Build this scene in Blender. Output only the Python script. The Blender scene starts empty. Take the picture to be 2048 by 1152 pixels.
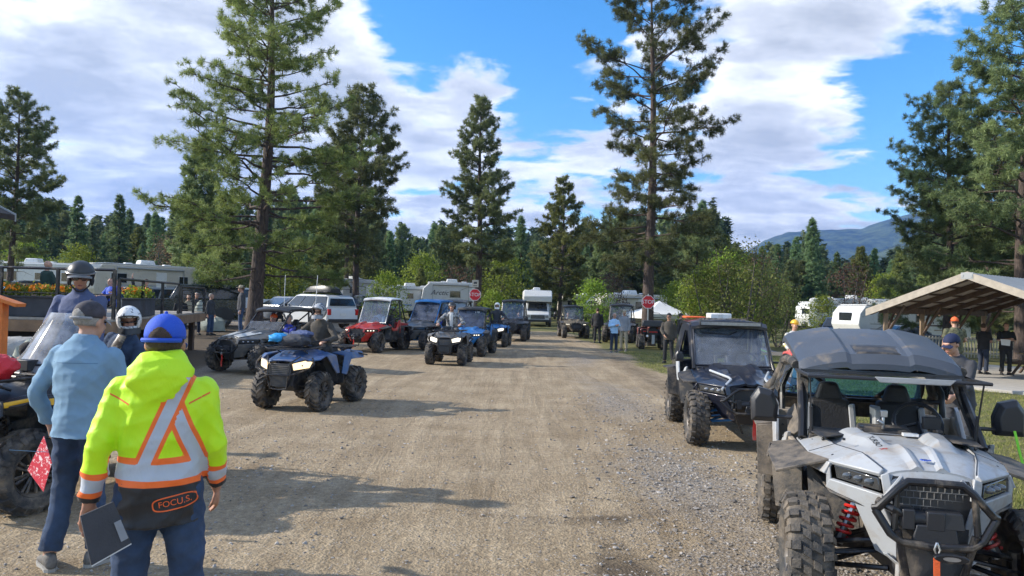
# Recreates a camp-ground gathering of quads and side-by-side buggies under pines
EXPO = 1.62
HAZE = 0.00014
SKYBLOBS = [(980, 30, 330, -.20), (860, 70, 150, -.10), (1150, 130, 200, -.10), (1780, 260, 230, -.14), (1950, 170, 280, -.17), (1660, 250, 170, -.09), (1680, 50, 300, .13), (1560, 190, 150, .10), (300, 130, 520, .19), (680, 260, 420, .15), (1020, 260, 260, .12), (1480, 330, 200, .05), (1860, 40, 190, .12), (1640, 390, 240, .09), (1790, 330, 120, .06), (1500, 400, 240, .07), (1700, 420, 220, .05), (1480, 250, 120, .05), (200, 480, 400, .04), (150, 330, 300, .05), (1700, 215, 60, .10), (1730, 245, 60, .06)]
WSC = 1.0
WZR = 1.55
import bpy, bmesh, math, random
import numpy as np
from mathutils import Vector, Matrix
from mathutils.bvhtree import BVHTree
rad = math.radians
scene = bpy.context.scene
COL = scene.collection
CAM_H = 1.97; FPX = 1480.0
# ---------------------------------------------------------------- camera
cam_d = bpy.data.cameras.new('camera'); cam = bpy.data.objects.new('camera', cam_d); COL.objects.link(cam)
PITCH = math.atan(30/1480.0); ROLL = math.atan(0.027)
cam_d.sensor_width = 36; cam_d.lens = 36*FPX/2048
cam_d.clip_start = 0.1; cam_d.clip_end = 20000
fw = Vector((0, math.cos(PITCH), math.sin(PITCH))); up0 = Vector((0, -math.sin(PITCH), math.cos(PITCH))); rt0 = Vector((1, 0, 0))
rt = rt0*math.cos(ROLL) + up0*math.sin(ROLL); up = up0*math.cos(ROLL) - rt0*math.sin(ROLL)
CM = Matrix((rt, up, -fw)).transposed()
cam.matrix_world = Matrix.Translation((0, 0, CAM_H)) @ CM.to_4x4()
scene.camera = cam
def ray(px, py):
    return (rt*((px-1024)/FPX) - up*((py-576)/FPX) + fw)
def sstep(a, b, x):
    t = min(1, max(0, (x-a)/(b-a))); return t*t*(3-2*t)
def gh(x, y):
    # the ground climbs slightly towards the camp on the far left
    return 0.55*sstep(-6, -12, x)*sstep(22, 36, y) - 0.12*sstep(9, 14, x)*sstep(14, 20, y)
def gp(px, py):
    d = ray(px, py); z = 0
    for _ in range(8):
        t = (z-CAM_H)/d.z; p = Vector((0, 0, CAM_H))+d*t; z = gh(p.x, p.y)
    return Vector((p.x, p.y, z))
def at(px, py, Y):
    d = ray(px, py); t = Y/d.y
    return Vector((0, 0, CAM_H))+d*t
def pix(p):
    q = Vector(p)-Vector((0, 0, CAM_H)); z = q.dot(fw)
    return (1024+FPX*q.dot(rt)/z, 576-FPX*q.dot(up)/z)
# ---------------------------------------------------------------- materials
MATS = {}
def _nodes(name):
    m = bpy.data.materials.new(name); m.use_nodes = True; nt = m.node_tree
    return m, nt, nt.nodes['Principled BSDF'], nt.nodes['Material Output']
def N(nt, t, **kw):
    n = nt.nodes.new(t)
    for k, v in kw.items():
        if k.startswith('i_'):
            key = k[2:]; key = int(key) if key.isdigit() else key.replace('_', ' ')
            n.inputs[key].default_value = v
        else: setattr(n, k, v)
    return n
def c4(c): return (c[0], c[1], c[2], 1)
def noise(nt, sc, det=4, rough=.55, vec=None, dist=0.0):
    n = N(nt, 'ShaderNodeTexNoise'); n.inputs['Scale'].default_value = sc; n.inputs['Detail'].default_value = det
    n.inputs['Roughness'].default_value = rough; n.inputs['Distortion'].default_value = dist
    if vec: nt.links.new(vec, n.inputs['Vector'])
    return n.outputs['Fac']
def ramp(nt, src, p0, p1, c0=(0, 0, 0), c1=(1, 1, 1), interp='LINEAR'):
    r = N(nt, 'ShaderNodeValToRGB'); r.color_ramp.interpolation = interp
    r.color_ramp.elements[0].position = p0; r.color_ramp.elements[1].position = p1
    r.color_ramp.elements[0].color = c4(c0); r.color_ramp.elements[1].color = c4(c1)
    nt.links.new(src, r.inputs['Fac']); return r.outputs['Color']
def mixc(nt, fac, a, b, mode='MIX'):
    m = N(nt, 'ShaderNodeMix', data_type='RGBA', blend_type=mode)
    for i, v in ((0, fac), (6, a), (7, b)):
        if isinstance(v, (int, float)): m.inputs[i].default_value = v
        elif isinstance(v, (tuple, list)): m.inputs[i].default_value = c4(v)
        else: nt.links.new(v, m.inputs[i])
    return m.outputs[2]
def math_(nt, op, a, b=None, clamp=False):
    m = N(nt, 'ShaderNodeMath', operation=op, use_clamp=clamp)
    for i, v in ((0, a), (1, b)):
        if v is None: continue
        if isinstance(v, (int, float)): m.inputs[i].default_value = v
        else: nt.links.new(v, m.inputs[i])
    return m.outputs[0]
DUST = (.26, .21, .155)
def pm(name, col, rough=.5, metal=0.0, var=.12, vs=3.0, bump=0.0, bs=40.0, dust=0.0, dustz=None, coat=0.0, sheen=0.0, emit=0.0):
    if name in MATS: return MATS[name]
    m, nt, b, o = _nodes(name); L = nt.links
    tc = N(nt, 'ShaderNodeTexCoord').outputs['Object']
    n1 = noise(nt, vs, 5, .6, tc)
    v = ramp(nt, n1, .3, .7, tuple(c*(1-var) for c in col), tuple(min(1, c*(1+var)) for c in col))
    r = rough
    if dust > 0:
        n2 = noise(nt, 6, 8, .65, tc, .3); f = ramp(nt, n2, .62-dust*.42, .85-dust*.2)
        if dustz is not None:   # mud gathers low down
            sx = N(nt, 'ShaderNodeSeparateXYZ'); L.new(tc, sx.inputs[0])
            z = math_(nt, 'MULTIPLY_ADD', sx.outputs['Z'], -1/dustz, True); nt.nodes[-1].inputs[2].default_value = 1.0
            f = math_(nt, 'MULTIPLY', f, math_(nt, 'ADD', z, .25, True), True)
        v = mixc(nt, f, v, DUST)
        rr = math_(nt, 'MULTIPLY_ADD', f, .8-rough, True); nt.nodes[-1].inputs[2].default_value = rough
        L.new(rr, b.inputs['Roughness'])
    else: b.inputs['Roughness'].default_value = rough
    L.new(v, b.inputs['Base Color']); b.inputs['Metallic'].default_value = metal
    b.inputs['Coat Weight'].default_value = coat; b.inputs['Coat Roughness'].default_value = .08
    if sheen: b.inputs['Sheen Weight'].default_value = sheen
    if bump > 0:
        bp = N(nt, 'ShaderNodeBump'); bp.inputs['Strength'].default_value = min(1, bump); bp.inputs['Distance'].default_value = .02
        L.new(noise(nt, bs, 6, .65, tc), bp.inputs['Height']); L.new(bp.outputs[0], b.inputs['Normal'])
    if emit:
        b.inputs['Emission Color'].default_value = c4(col); b.inputs['Emission Strength'].default_value = emit
    MATS[name] = m; return m
def glass(name, tint=(.8, .85, .88), haze=.12, hz=(.5, .52, .54)):
    if name in MATS: return MATS[name]
    m, nt, b, o = _nodes(name); nt.nodes.remove(b); L = nt.links
    tr = N(nt, 'ShaderNodeBsdfTransparent'); tr.inputs[0].default_value = c4(tint)
    gl = N(nt, 'ShaderNodeBsdfGlossy'); gl.inputs['Roughness'].default_value = .04
    df = N(nt, 'ShaderNodeBsdfDiffuse'); df.inputs[0].default_value = c4(hz)
    fr = N(nt, 'ShaderNodeFresnel'); fr.inputs[0].default_value = 1.5
    tc = N(nt, 'ShaderNodeTexCoord').outputs['Object']
    f = ramp(nt, noise(nt, 5, 6, .6, tc), .35, .75, (haze*.4,)*3, (min(1, haze*1.6),)*3)
    m1 = N(nt, 'ShaderNodeMixShader'); L.new(f, m1.inputs[0]); L.new(tr.outputs[0], m1.inputs[1]); L.new(df.outputs[0], m1.inputs[2])
    m2 = N(nt, 'ShaderNodeMixShader'); L.new(fr.outputs[0], m2.inputs[0]); L.new(m1.outputs[0], m2.inputs[1]); L.new(gl.outputs[0], m2.inputs[2])
    L.new(m2.outputs[0], o.inputs['Surface']); MATS[name] = m; return m
# ---------------------------------------------------------------- mesh builder
def rotz(a): return Matrix.Rotation(a, 3, 'Z')
def rotx(a): return Matrix.Rotation(a, 3, 'X')
def roty(a): return Matrix.Rotation(a, 3, 'Y')
class MB:
    def __init__(s): s.v = []; s.f = []; s.mi = []; s.cur = 0
    def add(s, vs, fs):
        k = len(s.v); s.v.extend(tuple(p) for p in vs); s.f.extend(tuple(i+k for i in q) for q in fs); s.mi.extend([s.cur]*len(fs)); return s
    def hexa(s, p):
        return s.add(p, [(0, 3, 2, 1), (4, 5, 6, 7), (0, 1, 5, 4), (1, 2, 6, 5), (2, 3, 7, 6), (3, 0, 4, 7)])
    def box(s, c, d, R=None, tp=1.0, tpy=None):
        tpy = tp if tpy is None else tpy
        p = []
        for z, k, ky in ((-1, 1, 1), (1, tp, tpy)):
            for x, y in ((-1, -1), (1, -1), (1, 1), (-1, 1)):
                q = Vector((x*d[0]/2*k, y*d[1]/2*ky, z*d[2]/2))
                if R is not None: q = R @ q
                p.append(q+Vector(c))
        return s.hexa(p)
    def tube(s, pts, r, seg=8, cap=True, flat=1.0):
        pts = [Vector(p) for p in pts]; n = len(pts)
        if not hasattr(r, '__len__'): r = [r]*n
        tg = []
        for i in range(n):
            a = pts[max(0, i-1)]; b = pts[min(n-1, i+1)]; t = (b-a); tg.append(t.normalized() if t.length > 1e-9 else Vector((0, 0, 1)))
        ref = Vector((0, 0, 1)) if abs(tg[0].z) < .9 else Vector((1, 0, 0))
        u = tg[0].cross(ref).normalized(); vs = []
        for i in range(n):
            u = (u-tg[i]*u.dot(tg[i])).normalized(); w = tg[i].cross(u)
            for k in range(seg):
                a = 2*math.pi*k/seg; vs.append(pts[i]+u*math.cos(a)*r[i]+w*math.sin(a)*r[i]*flat)
        fs = []
        for i in range(n-1):
            for k in range(seg):
                k2 = (k+1) % seg; fs.append((i*seg+k, i*seg+k2, (i+1)*seg+k2, (i+1)*seg+k))
        if cap: fs.append(tuple(range(seg-1, -1, -1))); fs.append(tuple(range((n-1)*seg, n*seg)))
        return s.add(vs, fs)
    def loft(s, rings, cap=True, closed=True):
        n = len(rings[0]); vs = [p for r in rings for p in r]; fs = []
        for i in range(len(rings)-1):
            for k in range(n if closed else n-1):
                k2 = (k+1) % n; fs.append((i*n+k, i*n+k2, (i+1)*n+k2, (i+1)*n+k))
        if cap: fs.append(tuple(range(n-1, -1, -1))); fs.append(tuple(range((len(rings)-1)*n, len(rings)*n)))
        return s.add(vs, fs)
    def ell(s, c, r, seg=16, rn=10, R=None, keep=None):
        c = Vector(c); vs = []; 
        if not hasattr(r, '__len__'): r = (r, r, r)
        for i in range(rn+1):
            ph = math.pi*i/rn
            for k in range(seg):
                a = 2*math.pi*k/seg; q = Vector((math.sin(ph)*math.cos(a)*r[0], math.sin(ph)*math.sin(a)*r[1], math.cos(ph)*r[2]))
                if R is not None: q = R @ q
                vs.append(c+q)
        fs = []
        for i in range(rn):
            for k in range(seg):
                k2 = (k+1) % seg; q = (i*seg+k, (i+1)*seg+k, (i+1)*seg+k2, i*seg+k2)
                if i == 0: q = (q[0], q[1], q[2])
                elif i == rn-1: q = (q[0], q[1], q[3])
                if keep and not keep(sum((Vector(vs[j]) for j in q), Vector())/len(q)-c): continue
                fs.append(q)
        return s.add(vs, fs)
    def lathe(s, prof, c=(0, 0, 0), axis='X', seg=24, closed=False):
        c = Vector(c); vs = []; fs = []; n = len(prof)
        for k in range(seg):
            a = 2*math.pi*k/seg; ca, sa = math.cos(a), math.sin(a)
            for r, h in prof:
                q = {'X': (h, r*ca, r*sa), 'Y': (r*ca, h, r*sa), 'Z': (r*ca, r*sa, h)}[axis]; vs.append(c+Vector(q))
        for k in range(seg):
            k2 = (k+1) % seg
            for i in range(n if closed else n-1):
                i2 = (i+1) % n; fs.append((k*n+i, k*n+i2, k2*n+i2, k2*n+i))
        return s.add(vs, fs)
    def panel(s, pts, th=.02, nrm=None):
        pts = [Vector(p) for p in pts]; n = len(pts); nn = Vector()
        for i in range(n): nn += pts[i].cross(pts[(i+1) % n])
        nn = nn.normalized() if nrm is None else Vector(nrm).normalized()
        vs = [p+nn*th/2 for p in pts]+[p-nn*th/2 for p in pts]
        fs = [tuple(range(n)), tuple(range(2*n-1, n-1, -1))]+[(i, n+i, n+(i+1) % n, (i+1) % n) for i in range(n)]
        return s.add(vs, fs)
    def prism(s, poly, a, b, axis='X', sc_b=None):
        # poly of 2-D points (y,z for axis X; x,z for axis Y; x,y for axis Z) extruded from a to b
        def mk(p, t): return {'X': (t, p[0], p[1]), 'Y': (p[0], t, p[1]), 'Z': (p[0], p[1], t)}[axis]
        n = len(poly); vs = [mk(p, a) for p in poly]+[mk(p, b) for p in (sc_b or poly)]
        fs = [tuple(range(n-1, -1, -1)), tuple(range(n, 2*n))]+[(i, (i+1) % n, n+(i+1) % n, n+i) for i in range(n)]
        return s.add(vs, fs)
    def surf(s, fn, nu, nv, th=.02, dirn=(0, 0, -1)):
        # solid sheet: fn(u,v) -> point, u,v in 0..1
        d = Vector(dirn)*th; T = [Vector(fn(i/nu, j/nv)) for j in range(nv+1) for i in range(nu+1)]; n = len(T); w = nu+1
        vs = T+[p+d for p in T]; fs = []
        for j in range(nv):
            for i in range(nu):
                a = j*w+i; fs.append((a, a+1, a+w+1, a+w)); fs.append((n+a, n+a+w, n+a+w+1, n+a+1))
        for i in range(nu): fs.append((i, n+i, n+i+1, i+1)); a = nv*w+i; fs.append((a, a+1, n+a+1, n+a))
        for j in range(nv): a = j*w; fs.append((a, a+w, n+a+w, n+a)); a = j*w+nu; fs.append((a, n+a, n+a+w, a+w))
        return s.add(vs, fs)
    def mirror(s, start=0, fstart=0):
        k = len(s.v)-start; vs = [(-x, y, z) for x, y, z in s.v[start:]]
        fs = [tuple(i-start for i in reversed(q)) for q in s.f[fstart:]]; return s.add(vs, fs)
    def xf(s, M):
        s.v = [tuple(M @ Vector(p)) for p in s.v]; return s
    def build(s, name, mats, parent=None, smooth=35, bevel=0, sub=0, loc=None, fix=True, bseg=2):
        me = bpy.data.meshes.new(name); me.from_pydata(s.v, [], s.f)
        if not isinstance(mats, (list, tuple)): mats = [mats]
        for m in mats: me.materials.append(m)
        if len(mats) > 1: me.polygons.foreach_set('material_index', s.mi)
        if fix:
            bm = bmesh.new(); bm.from_mesh(me); bmesh.ops.recalc_face_normals(bm, faces=bm.faces); bm.to_mesh(me); bm.free()
        if smooth:
            me.polygons.foreach_set('use_smooth', [True]*len(me.polygons)); me.set_sharp_from_angle(angle=rad(smooth))
        me.update()
        o = bpy.data.objects.new(name, me); COL.objects.link(o)
        if parent is not None: o.parent = parent
        if loc is not None: o.location = loc
        if bevel:
            b = o.modifiers.new('bevel', 'BEVEL'); b.width = bevel; b.segments = bseg; b.limit_method = 'ANGLE'; b.angle_limit = rad(30); b.harden_normals = False
        if sub: 
            b = o.modifiers.new('sub', 'SUBSURF'); b.levels = b.render_levels = sub
        return o
def tag(o, label=None, cat=None, group=None, kind=None):
    if label: o['label'] = label
    if cat: o['category'] = cat
    if group: o['group'] = group
    if kind: o['kind'] = kind
    return o
def thing(name, label, cat, loc=(0, 0, 0), rz=0, group=None, sc=None):
    o = bpy.data.objects.new(name, None); COL.objects.link(o); o.empty_display_size = .2
    o.location = loc; o.rotation_euler = (0, 0, rz)
    if sc: o.scale = (sc, sc, sc)
    return tag(o, label, cat, group)
def copy_tree(o, label=None, loc=None, rz=None, sc=None):
    kids = [c for c in bpy.data.objects if c.parent is o]
    r = o.copy(); COL.objects.link(r)
    if label: r['label'] = label
    if loc is not None: r.location = loc
    if rz is not None: r.rotation_euler = (0, 0, rz)
    if sc is not None: r.scale = sc if hasattr(sc, '__len__') else (sc, sc, sc)
    for c in kids:
        q = c.copy(); COL.objects.link(q); q.parent = r
        for g in [g for g in bpy.data.objects if g.parent is c]:
            h = g.copy(); COL.objects.link(h); h.parent = q
    return r
def remesh(mb, vox, smooth_it=4, fac=.5):
    me = bpy.data.meshes.new('t'); me.from_pydata(mb.v, [], mb.f)
    bm = bmesh.new(); bm.from_mesh(me); bmesh.ops.recalc_face_normals(bm, faces=bm.faces); bm.to_mesh(me); bm.free()
    o = bpy.data.objects.new('t', me); COL.objects.link(o)
    r = o.modifiers.new('r', 'REMESH'); r.mode = 'VOXEL'; r.voxel_size = vox; r.use_smooth_shade = True
    if smooth_it:
        k = o.modifiers.new('s', 'SMOOTH'); k.factor = fac; k.iterations = smooth_it
    dg = bpy.context.evaluated_depsgraph_get(); dg.update()
    out = bpy.data.meshes.new_from_object(o.evaluated_get(dg)); bpy.data.objects.remove(o); bpy.data.meshes.remove(me)
    out.polygons.foreach_set('use_smooth', [True]*len(out.polygons))
    return out
def obj_from(me, name, mat, parent=None):
    me.materials.clear()
    for m in (mat if isinstance(mat, (list, tuple)) else [mat]): me.materials.append(m)
    me.name = name; o = bpy.data.objects.new(name, me); COL.objects.link(o)
    if parent is not None: o.parent = parent
    return o
def text_mb(txt, size, depth=.002, font_scale=1.0, shear=0.0):
    cu = bpy.data.curves.new('t', 'FONT'); cu.body = txt; cu.size = size; cu.extrude = depth; cu.align_x = 'CENTER'; cu.align_y = 'CENTER'; cu.resolution_u = 3; cu.shear = shear
    o = bpy.data.objects.new('t', cu); COL.objects.link(o); dg = bpy.context.evaluated_depsgraph_get(); dg.update()
    me = bpy.data.meshes.new_from_object(o.evaluated_get(dg)); m = MB()
    m.add([v.co*font_scale for v in me.vertices], [tuple(p.vertices) for p in me.polygons]); bpy.data.objects.remove(o); bpy.data.meshes.remove(me); return m
def frame(o, x, y, z=None):
    # 4x4 with origin o and x / y directions
    x = Vector(x).normalized(); y = Vector(y); z = x.cross(y).normalized(); y = z.cross(x)
    M = Matrix((x, y, z)).transposed().to_4x4(); M.translation = Vector(o); return M
# ---------------------------------------------------------------- shared materials
M_blk = pm('black_plastic', (.028, .029, .032), .5, var=.25, vs=8, bump=.25, bs=120, dust=.35)
M_blk2 = pm('clean_black_plastic', (.022, .023, .027), .38, var=.2, bump=.1, bs=90)
M_blkroof = pm('dusty_roof_plastic', (.060, .070, .088), .40, var=.10, vs=4, bump=.15, bs=100, dust=.12)
M_blkmud = pm('muddy_black_plastic', (.042, .042, .042), .6, var=.3, vs=6, bump=.3, bs=60, dust=.62)
M_frame = pm('black_frame_paint', (.012, .012, .014), .32, var=.2, dust=.25)
M_rub = pm('tyre_rubber', (.030, .030, .031), .72, var=.25, vs=12, bump=.4, bs=90, dust=.42)
M_rubmud = pm('dusty_tyre_rubber', (.040, .040, .040), .8, var=.3, vs=9, bump=.5, bs=70, dust=.50)
M_rim = pm('black_rim', (.035, .035, .038), .4, metal=.5, dust=.5)
M_rimg = pm('grey_rim', (.3, .3, .3), .4, metal=.7, dust=.4)
M_steel = pm('steel', (.45, .45, .46), .3, metal=.9, dust=.2)
M_canvas = pm('dusty_canvas', (.040, .040, .040), .9, var=.3, vs=7, bump=.6, bs=25, dust=.38)
M_lens = pm('smoked_lens', (.03, .033, .036), .08, var=.1, coat=1.0)
M_lens2 = pm('grey_lamp_glass', (.10, .11, .12), .15, metal=.3, coat=1.0)
M_lensc = pm('clear_lens', (.35, .36, .38), .12, metal=.3, var=.2, vs=30, coat=1.0)
M_lit = pm('lit_headlight', (1.0, .74, .40), .2, var=0, emit=.55)
M_litw = pm('lit_white_lamp', (1.0, .90, .72), .2, var=0, emit=.5)
M_seat = pm('seat_vinyl', (.02, .02, .022), .55, bump=.3, bs=60)
M_seatg = pm('grey_seat_trim', (.30, .31, .32), .6, bump=.2)
M_red = pm('red_spring', (.55, .025, .02), .4, dust=.2)
M_redpaint = pm('red_paint', (.50, .028, .022), .32, coat=.5, dust=.25)
M_redlens = pm('red_tail_lens', (.45, .01, .012), .2, coat=.6)
M_ghost = pm('pale_grey_bodywork', (.36, .375, .39), .42, var=.06, coat=.15, bump=.05, bs=200, dust=.34)
M_ghostmud = pm('muddy_grey_bodywork', (.36, .32, .27), .7, var=.25, vs=5, dust=.85, bump=.2, bs=50)
M_navy = pm('navy_bodywork', (.012, .014, .024), .28, var=.06, coat=.5, dust=.12)
M_silver = pm('silver_accent', (.55, .57, .58), .35, metal=.3)
M_blue = pm('blue_bodywork', (.035, .10, .26), .36, coat=.3, dust=.35, bump=.03)
M_skyblue = pm('bright_blue_bodywork', (.03, .19, .50), .35, coat=.3, dust=.2)
M_whitep = pm('white_paint', (.72, .72, .71), .35, coat=.3, var=.05, dust=.15)
M_grey = pm('grey_bodywork', (.10, .105, .11), .4, coat=.3, dust=.35)
M_camo = pm('camouflage_bodywork', (.09, .075, .05), .6, var=.8, vs=14, dust=.3)
M_yellow = pm('yellow_bodywork', (.75, .42, .02), .35, coat=.4, dust=.1)
M_orange = pm('orange_strap', (.80, .13, .03), .7, bump=.4, bs=80)
M_glass = glass('windscreen_glass', (.80, .86, .92), .16, (.40, .45, .55))
M_glassd = glass('dusty_windscreen', (.45, .50, .60), .40, (.13, .16, .24))
M_glassv = glass('clear_visor', (.72, .76, .78), .22, (.25, .27, .29))
M_glassr = glass('blue_rear_window', (.5, .78, .98), .10, (.2, .4, .6))
M_winblk = pm('dark_window', (.018, .022, .026), .06, var=.3, vs=1.5, coat=.5)
M_text = pm('black_lettering', (.02, .02, .02), .5)
M_textr = pm('red_lettering', (.7, .04, .03), .5)
M_textw = pm('white_lettering', (.85, .85, .85), .5)
M_textb = pm('blue_emblem', (.06, .12, .5), .4)
# ---------------------------------------------------------------- wheels
WCACHE = {}
def tyre_mesh(R, W, kind):
    key = ('t', R, W, kind)
    if key in WCACHE: return WCACHE[key]
    w = W/2; lh = .055*R if kind != 'road' else .012*R; m = MB(); rb = R-lh
    prof = [(R*.56, -w*.72), (R*.60, -w*.84), (R*.72, -w*.99), (R*.84, -w*.98), (rb-R*.045, -w*.86), (rb-R*.012, -w*.6), (rb, 0),
            (rb-R*.012, w*.6), (rb-R*.045, w*.86), (R*.84, w*.98), (R*.72, w*.99), (R*.60, w*.84), (R*.56, w*.72)]
    m.lathe(prof, seg=40, closed=True)
    def S(th, t, h):
        a = abs(t); sg = 1 if t >= 0 else -1
        if a <= 1: r = rb-R*.03*a*a; x = w*.86*a; nr, nx = 1, .2*a
        else:
            s = min(1, (a-1)/.6); x = w*(.86+.13*math.sin(s*1.57)); r = rb-R*.03-s*R*.15; nr, nx = 1-s*.85, .2+s
        l = math.hypot(nr, nx); r += nr/l*h; x += nx/l*h
        return (sg*x, r*math.cos(th), r*math.sin(th))
    def lug(th, t0, t1, half, skew, n=2, hs=1.0):
        rings = []
        for i in range(n+1):
            f = i/n; t = t0+(t1-t0)*f; c = th+skew*f; k = half*(1-.12*f)
            rings.append([S(c-k, t, -.004), S(c+k, t, -.004), S(c+k*.78, t, lh*hs), S(c-k*.78, t, lh*hs)])
        m.loft(rings)
    if kind == 'block':
        NN = 22; P = 2*math.pi/NN
        for i in range(NN):
            a = i*P
            lug(a, .06, .44, P*.30, P*.22); lug(a+P*.5, -.06, -.44, P*.30, -P*.22)
            lug(a+P*.45, .56, 1.0, P*.30, -P*.05); lug(a+P*.95, -.56, -1.0, P*.30, P*.05)
            lug(a+P*.45, 1.04, 1.5, P*.28, 0, 1, .8); lug(a+P*.95, -1.04, -1.5, P*.28, 0, 1, .8)
    elif kind == 'mud':
        NN = 18; P = 2*math.pi/NN
        for i in range(NN):
            a = i*P
            lug(a, .04, .95, P*.22, P*.75, 3, 1.3); lug(a+P*.5, -.04, -.95, P*.22, P*.75, 3, 1.3)
            lug(a+P*.75, .95, 1.45, P*.24, P*.05, 1, 1.1); lug(a+P*1.25, -.95, -1.45, P*.24, P*.05, 1, 1.1)
    else:
        NN = 40; P = 2*math.pi/NN
        for i in range(NN):
            for t0, t1 in ((-.95, -.5), (-.4, 0), (.05, .45), (.55, .98)): lug(i*P+(P*.5 if t0 > -.5 and t0 < .3 else 0), t0, t1, P*.36, 0, 1)
    o = m.build('tyre', M_rub, smooth=30); WCACHE[key] = o.data; bpy.data.objects.remove(o); return WCACHE[key]
def rim_mesh(R, W, style):
    key = ('r', R, W, style)
    if key in WCACHE: return WCACHE[key]
    w = W/2; m = MB(); r = R*.57
    m.lathe([(r, -w*.75), (r*1.02, -w*.72), (r*.93, -w*.6), (r*.9, w*.5), (r*.96, w*.66), (r*1.03, w*.76), (r*1.0, w*.80), (r*.92, w*.70), (r*.85, w*.46), (r*.82, w*.05), (.05, w*.0), (.05, -w*.1), (r*.80, -w*.1), (r*.84, -w*.65)], seg=28, closed=True)
    ns = {'spoke': 6, 'steel': 8, 'five': 5}[style]
    for i in range(ns):
        a = 2*math.pi*i/ns; R_ = rotx(a)
        for da in (-.13, .13):
            p0 = Vector((w*.42, 0, r*.15)); p1 = Vector((w*.58, 0, r*.9)); q = rotx(da)
            m.tube([R_ @ p0, R_ @ (q @ Vector((w*.55, 0, r*.5))), R_ @ (q @ p1)], [.022*R/.38, .016*R/.38, .018*R/.38], 6)
    m.lathe([(.0, w*.62), (r*.2, w*.60), (r*.24, w*.5), (r*.24, 0)], seg=16)
    for i in range(4):
        a = math.pi/4+i*math.pi/2; m.tube([(w*.5, r*.16*math.cos(a), r*.16*math.sin(a)), (w*.66, r*.16*math.cos(a), r*.16*math.sin(a))], .010, 6)
    o = m.build('wheel', M_rim, smooth=35); WCACHE[key] = o.data; bpy.data.objects.remove(o); return WCACHE[key]
_wr = random.Random(3)
def wheel(parent, x, y, R, W, kind='block', style='spoke', steer=0, rim=None, rub=None, z=None, cat=None):
    o = bpy.data.objects.new('wheel', rim_mesh(R, W, style)); COL.objects.link(o); o.parent = parent
    o.location = (x, y, R if z is None else z); side = 0 if x > 0 else math.pi
    o.rotation_euler = (_wr.random()*6, 0, side+steer); o.rotation_mode = 'XYZ'
    t = bpy.data.objects.new('tyre', tyre_mesh(R, W, kind)); COL.objects.link(t); t.parent = o
    for ob, mt in ((o, rim), (t, rub)):
        if mt: ob.material_slots[0].link = 'OBJECT'; ob.material_slots[0].material = mt
    return o
def coil(m, a, b, turns=8, r=.045, wr=.010):
    a = Vector(a); b = Vector(b); d = (b-a); n = turns*10; u = d.cross(Vector((0, 1, .1))).normalized(); w = d.normalized().cross(u)
    m.tube([a+d*(i/n)+u*r*math.cos(2*math.pi*i/10)+w*r*math.sin(2*math.pi*i/10) for i in range(n+1)], wr, 6)
def pts_m(l, s): return [(x*s, y, z) for x, y, z in l]
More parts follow.
